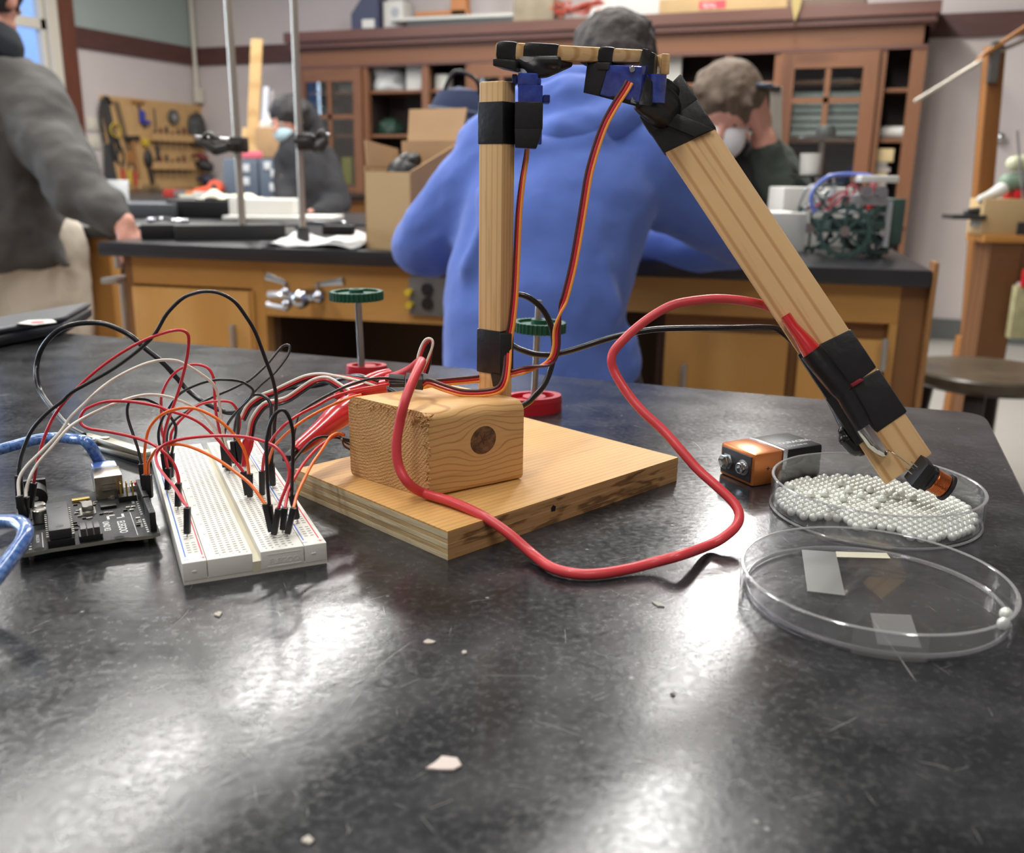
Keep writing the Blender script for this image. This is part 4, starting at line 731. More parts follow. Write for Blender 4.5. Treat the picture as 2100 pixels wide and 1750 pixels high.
for k in range(22): a_ = k*2.4; h_.limb([(Hc_+U2*44-F2*14+S_*(52*cos(a_))+F2*(52*sin(a_)), 20), (Hc_+U2*56-F2*20+S_*(66*cos(a_+.3))+F2*(60*sin(a_+.3)), 7)], n=6)
remesh(h_.build('hair', hair_d, t), 6, 2, (.02, .012))
# sweatshirt
hd = MB()
def sec(mb, ctrs, n=28):   # loft of elliptical sections: (centre, rx, ry, tilt)
    t_ = bmesh.new(); R = []
    for C_, rx, ry in ctrs: R.append([t_.verts.new(C_+V((rx*cos(2*pi*k/n), ry*sin(2*pi*k/n), 0))) for k in range(n)])
    for i in range(len(R)-1):
        for k in range(n): t_.faces.new((R[i][k], R[i][(k+1) % n], R[i+1][(k+1) % n], R[i+1][k]))
    t_.faces.new(R[0][::-1]); t_.faces.new(R[-1]); bmesh.ops.recalc_face_normals(t_, faces=t_.faces); mb.join(t_)
def span(xl, xr, y, Y, ry):
    a, b = Py(xl, y, Y), Py(xr, y, Y); return ((a+b)/2, (b-a).length/2, ry)
sec(hd, [span(903, 1292, 830, 1400, 120), span(905, 1280, 760, 1405, 125), span(906, 1275, 690, 1412, 130), span(908, 1282, 620, 1425, 135), span(918, 1295, 560, 1440, 140), span(930, 1315, 500, 1458, 140), span(940, 1335, 440, 1475, 140), span(950, 1345, 380, 1495, 132), span(965, 1350, 325, 1512, 120), span(1000, 1330, 280, 1535, 105), span(1045, 1290, 245, 1560, 90), span(1085, 1250, 215, 1580, 70)])
hd.limb([(P(1016, 350, 1510), 72), (P(950, 410, 1520), 68), (P(890, 470, 1540), 62), (P(872, 500, 1560), 58)]).limb([(P(872, 500, 1560), 57), (P(930, 490, 1690), 52), (V((P(1010, 560, 1780).x+50, 1830, 48)), 42)])
hd.limb([(P(1300, 340, 1510), 80), (P(1400, 400, 1560), 70), (P(1490, 455, 1620), 64), (P(1535, 490, 1680), 58)]).limb([(P(1535, 490, 1680), 56), (P(1440, 505, 1740), 52), (P(1350, 505, 1790), 46), (P(1300, 505, 1830), 40)])
hd.limb([(P(1025, 330, 1520), 78), (P(1140, 320, 1530), 95), (P(1290, 325, 1525), 84)]).limb([(P(1060, 250, 1560), 50), (P(1130, 205, 1570), 56), (P(1190, 195, 1570), 52), (P(1260, 240, 1560), 50)]).limb([(P(1130, 215, 1545), 44), (P(1190, 262, 1500), 46), (P(1110, 272, 1500), 40)])
hd.limb([(P(1165, 190, 1610), 52), (P(1215, 195, 1600), 50)])
hk = MB(); hk.limb([(P(1075, 262, 1520), 26), (P(1100, 285, 1470), 34), (P(1150, 288, 1450), 40), (P(1215, 270, 1455), 40), (P(1275, 240, 1480), 34), (P(1305, 215, 1520), 26)]).limb([(P(1110, 240, 1500), 44), (P(1165, 225, 1490), 50), (P(1235, 222, 1500), 44)]).limb([(P(1140, 190, 1560), 40), (P(1195, 186, 1560), 42), (P(1235, 200, 1550), 34)])
remesh(hk.build('hood', hood_m, t), 7, 7, (.07, .018))
hd.limb([(P(1245, 720, 1400), 48), (P(1262, 745, 1400), 42)])
for a_ in ([(1040, 300, 1400), (1150, 318, 1392), (1230, 285, 1400)], [(960, 560, 1330), (1000, 470, 1330), (990, 400, 1360)], [(1250, 640, 1320), (1225, 560, 1322), (1260, 470, 1350)]):
    hd.limb([(P(*a_[0])+V((0, 30, 0)), 22), (P(*a_[1])+V((0, 30, 0)), 26), (P(*a_[2])+V((0, 30, 0)), 18)])
remesh(hd.build('hoodie', hood_m, t), 8, 5, (.16, .03))
MB().limb([(P(1040, 790, 1440), 98), (V((-60, 1625, -270)), 88), (V((-80, 1640, -700)), 66), (V((-80, 1648, -830)), 60)]).limb([(P(1190, 790, 1440), 98), (V((160, 1625, -270)), 88), (V((190, 1640, -700)), 66), (V((190, 1648, -830)), 60)]).build('trousers', jean, t)
for x_ in (-80, 190): MB().limb([(V((x_, 1660, -868)), 34), (V((x_, 1760, -872)), 30)]).build('shoe', black_m, t)
t = kthing('seat_stool', 'stool under the person in the blue hoodie', 'stool', (60, 1430, -900)); MB().lathe([(0, 0), (160, 0), (160, 30), (0, 30)], Matrix.Translation((60, 1430, -236)), 30).build('seat', st_m, t); MB().cyl((60, 1430, -900), (60, 1430, -236), 22, n=14).build('column', grey_m, t); MB().lathe([(0, 0), (180, 0), (170, 20), (0, 30)], Matrix.Translation((60, 1430, -900)), 24).build('foot', iron, t)

# seated person with mask, hand on head
t = kthing('person', 'brown haired person in dark green with white mask, hand on head', 'person', V((Py(1510, 420, 2700).x, 2750, -900)))
Yh = 2450; Hc_ = Py(1488, 226, Yh); bd_ = MB(); S_, F2, U2 = head(bd_, Hc_, (-.25, -.85, -.55), (0, -.5, .85), 1.0)
bd_.limb([(Hc_+V((0, 60, -40)), 60), (Py(1530, 350, 2660), 50), (Py(1530, 400, 2740), 80), (V((Py(1530, 400, 2720).x, 2790, -330)), 90)])
bd_.limb([(Py(1540, 370, 2700), 40), (Py(1585, 375, 2650), 36), (V((Py(1615, 430, 2470).x, 2450, 56)), 34), (Py(1564, 282, 2450), 32)])
hand(bd_, Py(1562, 268, 2440), Py(1544, 180, 2390)-Py(1560, 270, 2440), (-.75, .6, 0), 1.25, .25, 1)
bd_.limb([(Py(1520, 370, 2700), 40), (Py(1480, 375, 2650), 36), (V((Py(1440, 470, 2500).x, 2500, 60)), 34), (V((Py(1500, 470, 2400).x, 2420, 40)), 34)]); hand(bd_, V((Py(1500, 470, 2400).x+10, 2400, 36)), (.7, -.6, -.1), (0, 0, -1), 1.1, .3)
for s in (-1, 1): bd_.limb([(V((Py(1530, 400, 2720).x+s*90, 2760, -360)), 70), (V((Py(1530, 400, 2720).x+s*120, 2620, -400)), 55), (V((Py(1530, 400, 2720).x+s*120, 2630, -860)), 46)])
remesh(bd_.build('body', skin, t), 7, 3)
eyes(t, Hc_, S_, F2, U2, .92)
h_ = MB(); M = Matrix((S_, F2, U2)).transposed().to_4x4(); h_.ball(Hc_+U2*32-F2*12, 88, (1.0, 1.1, 1.0), 3, M); h_.ball(Hc_-F2*40, 76, (1, .9, 1.1), 3, M)
for k in range(30):
    a_ = k*2.4; r_ = 36+(k % 3)*20; b_ = Hc_+U2*(92-(k % 3)*16)-F2*4+S_*(r_*cos(a_))+F2*(r_*sin(a_)); h_.limb([(b_, 20), (b_+S_*14*cos(a_+1)+F2*20+U2*2, 9)], n=6)
remesh(h_.build('hair', hair_b, t), 6, 12, (.03, .006))
mk_ = MB(); mk_.ball(Hc_+F2*50-U2*46, 66, (.95, 1.0, .85), 3, M); mk_.build('face_mask', mat('mask_white', c(226, 224, 226), .7), t)
for s in (-1, 1): MB().tube([Hc_+F2*54-U2*26+S_*s*48, Hc_+F2*20-U2*10+S_*s*78, Hc_-F2*4+U2*4+S_*s*80], 3, 6).build('mask_strap', mat('mask_white', c(226, 224, 226), .7), t)
sw = MB(); green_sw = mat('dark_green_knit', c(58, 66, 58), .9, bump=(40, .4, .004), noise=(12, .3))
xx = Py(1530, 400, 2720).x
sw.limb([(Py(1530, 335, 2640), 84), (V((xx, 2730, 60)), 170), (V((xx, 2760, -200)), 165), (V((xx, 2770, -340)), 160)]).limb([(Py(1575, 345, 2650), 82), (Py(1604, 390, 2600), 74), (V((Py(1622, 430, 2460).x, 2440, 62)), 60), (Py(1572, 322, 2460), 50)]).limb([(Py(1480, 360, 2650), 80), (V((Py(1440, 470, 2500).x, 2500, 70)), 58), (V((Py(1490, 470, 2400).x, 2430, 50)), 46)])
remesh(sw.build('sweater', green_sw, t), 8, 6, (.09, .025))
st = MB().limb([(Py(1512, 318, 2530), 50), (Py(1516, 360, 2520), 76), (Py(1520, 420, 2520), 84)]); remesh(st.build('shirt_front', mat('black_shirt', c(34, 34, 36), .8), t), 8, 4)
MB().limb([(V((xx-90, 2760, -360)), 100), (V((xx-120, 2620, -400)), 76), (V((xx-120, 2630, -830)), 58)]).limb([(V((xx+90, 2760, -360)), 100), (V((xx+120, 2620, -400)), 76), (V((xx+120, 2630, -830)), 58)]).build('trousers', jean, t)
q = Py(1553, 176, 2380); MB().box(q.x+14, q.y, q.z, 42, 34, 10, bev=4).build('cap_brim', mat('cap_navy', c(60, 74, 92), .5), t)
t = kthing('seat_stool', 'stool under the person with the white mask', 'stool', (xx, 2800, -900)); MB().lathe([(0, 0), (160, 0), (160, 30), (0, 30)], Matrix.Translation((xx, 2800, -480)), 30).build('seat', st_m, t); MB().cyl((xx, 2800, -900), (xx, 2800, -480), 22, n=14).build('column', grey_m, t)

# person in grey jacket at left
t = kthing('person', 'standing person in grey jacket reaching a hand to the bench end', 'person', V((Py(60, 600, 2550).x, 2550, -900)))
Yg = 2500; G = lambda x, y, Y=Yg: Py(x, y, Y); bd_ = MB(); Hc_ = G(-38, -2, 2480); S_, F2, U2 = head(bd_, Hc_, (.15, .9, -.25), (0, .2, 1), 1.1)
gx = G(60, 600).x
bd_.limb([(Hc_-U2*60-F2*20, 62), (G(-10, 160), 60), (G(-10, 300), 80), (G(-10, 520), 80)]); bd_.limb([(G(-10, 210), 50), (G(50, 215, 2460), 40), (G(150, 370, 2330), 38), (G(250, 458, 2250), 32)])
hand(bd_, G(252, 462, 2245), V((.35, .15, -.6)), (-.8, .1, -.3), 1.15, .3, 1)
for s in (-1, 1): bd_.limb([(V((gx+s*70-60, 2560, -90)), 70), (V((gx+s*110-60, 2560, -480)), 58), (V((gx+s*115-60, 2570, -860)), 44)]).limb([(V((gx+s*115-60, 2560, -868)), 32), (V((gx+s*120-50, 2680, -872)), 28)])
bd_.limb([(G(-60, 210), 40), (G(-110, 380, 2560), 36), (G(-60, 480, 2650), 36)]); hand(bd_, G(-55, 485, 2655), V((.5, .5, -.2)), (0, 0, -1), 1.1, .4)
remesh(bd_.build('body', skin, t), 8, 4)
eyes(t, Hc_, S_, F2, U2, 1.1)
h_ = MB(); M = Matrix((S_, F2, U2)).transposed().to_4x4(); h_.ball(Hc_+U2*34-F2*12, 96, (1.0, 1.1, 1.0), 3, M); h_.ball(Hc_-F2*44+U2*6, 78, (1, .9, 1), 3, M); remesh(h_.build('hair', hair_k, t), 7, 3, (.03, .015))
co = MB(); co.limb([(Hc_-U2*98-F2*24, 72), (G(-14, 96, 2500), 74)]); remesh(co.build('scarf_collar', mat('black_knit', c(34, 38, 46), .85), t), 8, 4)
jk = MB(); jm = mat('grey_jacket', c(80, 78, 76), .85, noise=(14, .25), bump=(4, .6, .04))
sec(jk, [span(-180, 135, 545, 2500, 150), span(-185, 135, 500, 2500, 165), span(-170, 132, 420, 2500, 160), span(-160, 128, 330, 2490, 150), span(-150, 124, 250, 2480, 140), span(-140, 112, 190, 2470, 125), span(-110, 88, 150, 2470, 105), span(-80, 62, 118, 2470, 80)])
jk.limb([(G(62, 205, 2440), 92), (G(105, 290, 2390), 84), (G(150, 365, 2320), 76), (G(172, 395, 2300), 72)]).limb([(G(172, 395, 2300), 70), (G(215, 432, 2270), 58), (G(240, 452, 2255), 46)]); jk.limb([(G(-90, 200), 84), (G(-130, 380, 2540), 72), (G(-80, 470, 2640), 54)])
jk.limb([(G(110, 505, 2470), 26), (G(138, 545, 2440), 9)])
remesh(jk.build('jacket', jm, t), 10, 8, (.13, .045))
tr = MB(); [tr.limb([(V((gx+s*80-60, 2540, -60)), 128), (V((gx+s*95-60, 2550, -480)), 92), (V((gx+s*110-60, 2570, -840)), 74)]) for s in (-1, 1)]; remesh(tr.build('trousers', mat('cream_twill', c(206, 196, 180), .85, bump=(8, .5, .02)), t), 10, 5, (.1, .02))
for s in (-1, 1): MB().limb([(V((gx+s*115-60, 2560, -866)), 36), (V((gx+s*120-50, 2690, -870)), 32)]).build('shoe', black_m, t)

# far person in black
t = kthing('person', 'person in a black hooded coat and pale blue mask by the cabinet', 'person', V((Py(640, 440, 5300).x, 5300, -900)))
Yk = 5200; G = lambda x, y, Y=Yk: Py(x, y, Y); Hc_ = G(594, 248); bd_ = MB(); S_, F2, U2 = head(bd_, Hc_, (-.6, -.75, -.3), (0, 0, 1), 1.1)
bd_.limb([(Hc_-U2*60, 56), (G(615, 310), 60), (G(630, 380), 80), (G(635, 470), 80)]).limb([(G(655, 340), 40), (G(690, 420, 5050), 34), (G(640, 440, 4900), 32)]).limb([(G(590, 320), 50), (G(580, 400, 5050), 42), (G(600, 438, 4900), 32)])
hand(bd_, G(645, 440, 4880), (.1, -.6, -.3), (0, 0, -1), 1.0, .3); hand(bd_, G(604, 440, 4880), (.1, -.6, -.3), (0, 0, -1), 1.0, .3, -1)
for s in (-1, 1): bd_.limb([(V((G(635, 470).x+s*90, 5250, -260)), 90), (V((G(635, 470).x+s*90, 5260, -860)), 46)])
remesh(bd_.build('body', skin, t), 12, 3); eyes(t, Hc_, S_, F2, U2, 1.1)
h_ = MB(); M = Matrix((S_, F2, U2)).transposed().to_4x4(); h_.ball(Hc_+U2*40-F2*16, 100, (1.0, 1.1, .95), 3, M); h_.ball(Hc_-F2*40, 84, (1, .9, 1.2), 3, M); remesh(h_.build('hair', hair_k, t), 10, 2, (.04, .02))
MB().ball(Hc_+F2*56-U2*50, 60, (.95, .95, .85), 3, M).build('face_mask', mat('mask_blue', c(176, 204, 214), .7), t)
ck = MB().limb([(G(605, 300), 90), (G(628, 335), 165), (G(636, 400), 185), (G(640, 470), 190), (V((G(640, 470).x, 5250, -420)), 190)]).limb([(G(660, 330), 84), (G(700, 420, 5100), 68), (G(650, 438, 4920), 52)]).limb([(G(586, 330), 66), (G(582, 400, 5060), 58), (G(600, 436, 4920), 46)]).limb([(G(622, 235, 5300), 80), (G(640, 270, 5330), 80)])
remesh(ck.build('hooded_coat', mat('black_coat', c(38, 38, 42), .85, noise=(5, .3)), t), 14, 5, (.15, .04))
# ---------------------------------------------------------------- near table
def table_mat():
    m = bpy.data.materials.new('epoxy_top'); m.use_nodes = True; nt = m.node_tree; b = nt.nodes['Principled BSDF']; L = nt.links.new; N = nt.nodes.new
    tc = N('ShaderNodeTexCoord')
    def noise(s, st=(1, 1, 1), det=6, rot=0, rough=.6):
        mp = N('ShaderNodeMapping'); mp.inputs['Scale'].default_value = st; mp.inputs['Rotation'].default_value = (0, 0, rot); L(tc.outputs['Object'], mp.inputs['Vector'])
        n = N('ShaderNodeTexNoise'); n.inputs['Scale'].default_value = s; n.inputs['Detail'].default_value = det; n.inputs['Roughness'].default_value = rough; L(mp.outputs[0], n.inputs['Vector']); return n.outputs['Fac']
    def rng(x, a, b_, c_=0., d=1.):
        r = N('ShaderNodeMapRange'); L(x, r.inputs[0]); r.inputs[1].default_value = a; r.inputs[2].default_value = b_; r.inputs[3].default_value = c_; r.inputs[4].default_value = d; return r.outputs[0]
    def mth(op, x, y):
        r = N('ShaderNodeMath'); r.operation = op
        for i, q in enumerate((x, y)):
            if isinstance(q, (int, float)): r.inputs[i].default_value = q
            else: L(q, r.inputs[i])
        return r.outputs[0]
    def mixc(f, a, b_):
        r = N('ShaderNodeMix'); r.data_type = 'RGBA'; L(f, r.inputs[0])
        for i, q in ((6, a), (7, b_)):
            if isinstance(q, tuple): r.inputs[i].default_value = q
            else: L(q, r.inputs[i])
        return r.outputs[2]
    big = noise(9); mid = noise(30, det=3, rough=.5); wip = noise(14, (1, .3, 1), 3, .7, .5); fine = noise(330, det=4, rough=.7)
    sm = rng(mid, .40, .78)
    base = mixc(rng(big, .3, .75), c(24, 25, 27), c(37, 38, 41))
    base = mixc(mth('MULTIPLY', sm, .45), base, c(82, 82, 84))
    base = mixc(mth('MULTIPLY', rng(fine, .5, .8), .35), base, c(96, 96, 96))
    v = N('ShaderNodeTexVoronoi'); v.inputs['Scale'].default_value = 95; v.inputs['Randomness'].default_value = 1; L(tc.outputs['Object'], v.inputs['Vector'])
    sp = mth('MULTIPLY', rng(v.outputs['Distance'], .05, .1, 1, 0), rng(noise(31, det=3), .55, .6)); base = mixc(mth('MULTIPLY', sp, .7), base, c(160, 156, 150))
    L(base, b.inputs['Base Color'])
    rg = mth('ADD', mth('ADD', rng(mid, .2, .8, .13, .20), mth('MULTIPLY', rng(wip, .3, .75), .08)), rng(fine, .3, .75, -.05, .07)); L(rg, b.inputs['Roughness']); b.inputs['Specular IOR Level'].default_value = .38
    h = mth('ADD', mth('MULTIPLY', noise(420, det=3), .3), mth('MULTIPLY', noise(110, det=3), .7))
    bp = N('ShaderNodeBump'); bp.inputs['Strength'].default_value = .32; bp.inputs['Distance'].default_value = .0003; L(h, bp.inputs['Height']); L(bp.outputs[0], b.inputs['Normal'])
    return m
top_m = table_mat()
e1 = V((-cos(radians(20)), sin(radians(20)), 0)); e2 = V((-sin(radians(20)), -cos(radians(20)), 0)); C0 = V((320, 613, 0))
t = kthing('near_lab_table', 'scuffed black epoxy table top filling the lower half of the picture', 'table', (-300, 100, -900))
LX, LY, rad = 2400, 1250, 16
poly = []
for k in range(7): a_ = k*pi/12; P_ = C0+e1*rad+e2*rad-e1*(rad*sin(a_))-e2*(rad*cos(a_)) ; poly.append((P_.x, P_.y))
for P_ in (C0+e2*LY, C0+e1*LX+e2*LY, C0+e1*LX): poly.append((P_.x, P_.y))
MB().prism(poly, -30, 0, bev=1.5).build('table_top', top_m, t, smooth=True, ang=30)
def dbox(name, a0, a1, b0_, b1_, z0, z1, m):
    P_ = [C0+e1*a+e2*b_ for a, b_ in ((a0, b0_), (a1, b0_), (a1, b1_), (a0, b1_))]; return MB().hexa([V((p.x, p.y, z0)) for p in P_][::-1]+[V((p.x, p.y, z1)) for p in P_][::-1]).build(name, m, t, smooth=False)
dbox('cabinet_body', 60, LX-60, 60, LY-60, -870, -30, oak_d); dbox('plinth', 90, LX-90, 90, LY-90, -900, -870, knee)
# small chips and crumbs lying on the table
rr = random.Random(5); chip_m = mat('crumb', c(176, 168, 156), .7)
def chip(px, py, s, lab, m=None, el=1.0, rz=0):
    P_ = Pz(px, py, 0); rp = [(cos(k*2*pi/7)*s*el*rr.uniform(.5, 1), sin(k*2*pi/7)*s*rr.uniform(.4, 1)) for k in range(7)]
    o = MB().prism(rp, 0, .5); 
    for v in o.bm.verts: v.co = v.co*.001
    o = o.build('plaster_chip', m or chip_m, smooth=False); o.location = kw(P_); o.rotation_euler = (0, 0, YAW+rz); return tag(o, lab, 'chip')
chip(912, 1572, 4.2, 'triangular pinkish white plaster flake at the middle of the table top', mat('flake_pink', c(200, 186, 178), .7), 1.3)
chip(632, 1726, 1.8, 'round white paint flake at the very bottom of the picture')
chip(952, 1340, 1.2, 'small pale crumb below the plywood corner'); chip(880, 1318, 2, 'thin pale splinter left of the small crumb', None, 1.6)
chip(1350, 1242, 3.4, 'thin grey sliver below the red lead', mat('sliver', c(150, 148, 140), .5), .5, .6)
chip(1380, 1426, 1.2, 'tiny black speck on the shiny streak', black_m); chip(447, 1262, 2.2, 'pale flake in front of the breadboard corner', None, .9)
# fine scratches scored into the top: slivers barely proud of the surface
scr_m = mat('scratch_grey', c(128, 126, 122), .35)
SCR = [(690,1450,770,1370,3),(770,1372,842,1318,2),(700,1478,740,1420,2),(160,1630,320,1627,6),(1335,1250,1378,1228,2),(1218,1438,1252,1424,2),(1790,1272,1880,1400,6),(1885,1562,1950,1578,3),(1955,1580,1990,1572,2),(2025,1450,2036,1470,2),
 (820,1410,860,1392,2),(1096,1478,1190,1510,3),(980,1384,1100,1386,2),(1158,1290,1160,1320,2),(352,1286,388,1250,2),(1490,1340,1494,1400,2),(1210,1432,1240,1420,3),(1560,1530,1600,1536,2),(1040,1610,1090,1616,2),(430,1080+400,470,1475,2),(590,1560,640,1542,2),(1500,1240,1540,1252,2),(960,1235,1010,1228,2),(1250,1150,1290,1142,2),(620,1262,650,1225,2),(1300,1560,1345,1570,2),(1700,1500,1760,1470,3),(1620,1640,1690,1625,3),(880,1660,930,1640,2),(300,1420,350,1400,2),(90,1480,150,1465,2),(1180,830,1230,845,2),(1290,870,1330,880,2),(1420,905,1440,925,2),(120,800,150,795,2),(0,812,22,808,3),(1230,1000,1270,1010,2),(760,1230,800,1218,2),(500,1640,560,1622,3)]
sc_ = MB(); rr2 = random.Random(31)
for (xa_, ya_, xb2, yb2, wq) in SCR:
    A_, B_ = Pz(xa_, ya_, .02), Pz(xb2, yb2, .02); M_ = (A_+B_)/2+V((rr2.uniform(-1, 1), rr2.uniform(-1, 1), 0))*(B_-A_).length*.04; sc_.tube(spline([A_, M_, B_], 4), [.01]+[.055*wq*.5]*7+[.01], 4, flat=(1, .25))
for k in range(120):
    P_ = Pz(rr2.uniform(0, 2100), rr2.uniform(880, 1740), .02); a_ = rr2.uniform(0, pi); L_ = rr2.uniform(.6, 4.5); d_ = V((cos(a_), sin(a_), 0))*L_; sc_.tube([P_-d_, P_, P_+d_], [.01, .06, .01], 4, flat=(1, .25))
sc_ = sc_.build('scratches', scr_m, t); sc_['kind'] = 'stuff'
# laptop corner on the left
lt = mat('laptop_dark', c(66, 68, 72), .4, noise=(30, .2)); A = Py(-4, 722, 780); 
t = kthing('laptop', 'closed dark grey laptop corner at the left table edge with red and white sticker', 'laptop', (-560, 850, 0))
lp = [Pz(-130, 735, 0), Pz(-4, 716, 0), Pz(136, 690, 0), Pz(150, 682, 0)]
c3 = Pz(140, 686, 0); dl = (Pz(-4, 716, 0)-c3).normalized(); dn = V((-dl.y, dl.x, 0)); dn = dn if dn.y > 0 else -dn
dn = V((-.2, 1, 0)).normalized()
q4 = [c3, c3+dl*340, c3+dl*340+dn*120, c3+dn*100]
MB().prism([(p.x, p.y) for p in q4], 1.5, 12, bev=2).build('base', mat('laptop_black', c(44, 44, 46), .5), t); MB().prism([(p.x, p.y) for p in q4], 12.2, 18, bev=2).build('lid', lt, t)
for p in (c3+dl*20+dn*15, c3+dl*300+dn*15): MB().cyl((p.x, p.y, 0), (p.x, p.y, 1.6), 5, n=10).build('foot', black_m, t)
q = Pz(78, 661, 18.2); MB().lathe([(0, 0), (17, 0), (17, .3), (0, .3)], Matrix.Translation(q), 5).build('sticker', white_m, t); MB().lathe([(0, 0), (6, 0), (6, .3), (0, .3)], Matrix.Translation(q+V((1, -3, .35))), 12).build('sticker_print', mat('sticker_red', c(190, 50, 60), .5), t)

# ---------------------------------------------------------------- robotic arm
pine_t = wood('pine_top', c(222, 180, 122), c(190, 142, 84), rot=(0, 0, radians(-35)), rings=70, rough=.5, dist=5, pore=.6)
ply_top = wood('ply_veneer', c(208, 162, 100), c(192, 144, 84), rot=(0, 0, radians(-43)), rings=95, rough=.5, dist=1.5, pore=.55, stretch=.04)
pale = mat('ply_pale', c(212, 194, 156), .75, noise=(160, .5), stretch=(.3, .3, 2.5), bump=(300, .4, .0006)); tanp = mat('ply_tan', c(176, 132, 82), .75, noise=(90, .8), stretch=(.3, .3, 4), bump=(300, .5, .0006))
ply_e = wood('ply_edge_grain', c(192, 148, 98), c(104, 72, 44), rot=(0, 0, radians(-43)), rings=230, rough=.75, dist=9, stretch=.22, pore=.5, lo=.62)
pale2 = mat('ply_pale_warm', c(198, 168, 120), .75, noise=(120, .6), stretch=(.3, .3, 3), bump=(300, .5, .0006))
t = kthing('robotic_arm', 'homemade wooden robotic arm with taped servos standing on a plywood base', 'robotic arm', (-20, 430, 0)); ARM = t
a0 = Pz(918, 1090, 12.7); a1 = Pz(1391, 938, 12.7); a3 = Pz(605, 962, 12.7); a2 = a1+(a3-a0)
a0.z = a1.z = a2.z = a3.z = 0; cen = (a0+a2)/2
zz = [0, 2.4, 4.9, 7.0, 9.2, 11.9, 12.7]; lm_ = [tanp, pale, tanp, pale, pale, ply_top]
pl = MB()
for k in range(6):
    s_ = 1.0+[.0, -.001, .0008, -.0012, .0008, .0006][k]; q = [cen+(p-cen)*s_ for p in (a0, a1, a2, a3)]
    o = MB().hexa([V((p.x, p.y, zz[k])) for p in q]+[V((p.x, p.y, zz[k+1]-.04)) for p in q], bev=.06).build('ply', [lm_[k] if k == 5 else [pale, pale2, pale, pale2, pale][k], ply_e], t, smooth=False)
    for f_ in o.data.polygons:
        if k < 5 and f_.normal.dot(V((a1-a0).normalized().cross(V((0, 0, 1))))) > .8: f_.material_index = 1
hp_ = a0.lerp(a1, .40)+V((0, 0, 7.4)); hn_ = (a1-a0).normalized().cross(V((0, 0, 1))); MB().prism([(-1.5, -1.2), (1.2, -1.5), (1.6, .6), (0, 1.6), (-1.3, .8)], -.2, .12, M=axes(hp_, (a1-a0), V((0, 0, 1)))).build('edge_void', mat('knot_void', c(30, 22, 16), .9), t)
# block with a knot
b_a = Pz(880, 1023, 12.8); b_b = Pz(719, 973, 12.8); b_c = Pz(1072, 983, 12.8); b_d = b_b+(b_c-b_a); zb0, zb1 = 12.8, 51.5
eu = (b_c-b_a).normalized(); ev = (b_b-b_a).normalized()
KN = b_a+(b_c-b_a)*.56; kp = Py(996, 903, KN.y); knp = V((KN.x, KN.y, kp.z)); 
knl = (knp-ROOT[ARM][0])/1000
blk = wood('block_wood', c(214, 170, 112), c(176, 128, 78), rot=(0, 0, radians(-35)), rings=110, rough=.6, dist=2.0, pore=.35, stretch=.25, knot=(tuple(eu), tuple(knl)), bump=.3, lo=.82)
endg = bpy.data.materials.new('end_grain'); endg.use_nodes = True
def endgrain(m, ctr, ca, cb):
    nt = m.node_tree; b = nt.nodes['Principled BSDF']; L = nt.links.new; N = nt.nodes.new; b.inputs['Roughness'].default_value = .85
    tc = N('ShaderNodeTexCoord'); d = N('ShaderNodeVectorMath'); d.operation = 'DISTANCE'; L(tc.outputs['Object'], d.inputs[0]); d.inputs[1].default_value = ctr
    n = N('ShaderNodeTexNoise'); n.inputs['Scale'].default_value = 110; L(tc.outputs['Object'], n.inputs['Vector']); a = N('ShaderNodeMath'); a.operation = 'MULTIPLY_ADD'; L(n.outputs['Fac'], a.inputs[0]); a.inputs[1].default_value = .0022; L(d.outputs['Value'], a.inputs[2])
    s = N('ShaderNodeMath'); s.operation = 'MULTIPLY'; s.inputs[1].default_value = 4200; L(a.outputs[0], s.inputs[0]); si = N('ShaderNodeMath'); si.operation = 'SINE'; L(s.outputs[0], si.inputs[0])
    r = N('ShaderNodeMapRange'); L(si.outputs[0], r.inputs[0]); r.inputs[1].default_value = .2; r.inputs[2].default_value = 1; r.inputs[4].default_value = .9
    mx = N('ShaderNodeMix'); mx.data_type = 'RGBA'; mx.inputs[6].default_value = ca; mx.inputs[7].default_value = cb; L(r.outputs[0], mx.inputs[0])
    n2 = N('ShaderNodeTexNoise'); n2.inputs['Scale'].default_value = 1300; n2.inputs['Detail'].default_value = 5; L(tc.outputs['Object'], n2.inputs['Vector']); r2 = N('ShaderNodeMapRange'); L(n2.outputs['Fac'], r2.inputs[0]); r2.inputs[1].default_value = .5; r2.inputs[2].default_value = .75; r2.inputs[4].default_value = .4
    m3 = N('ShaderNodeMix'); m3.data_type = 'RGBA'; L(r2.outputs[0], m3.inputs[0]); L(mx.outputs[2], m3.inputs[6]); m3.inputs[7].default_value = cb; L(m3.outputs[2], b.inputs['Base Color'])
    bp = N('ShaderNodeBump'); bp.inputs['Strength'].default_value = .9; bp.inputs['Distance'].default_value = .0012; L(n2.outputs['Fac'], bp.inputs['Height']); L(bp.outputs[0], b.inputs['Normal'])
pth = (b_b+V((4, 0, zb1+18-b_b.z))-ROOT[ARM][0])/1000
endgrain(endg, tuple(pth), c(216, 174, 116), c(172, 126, 76))
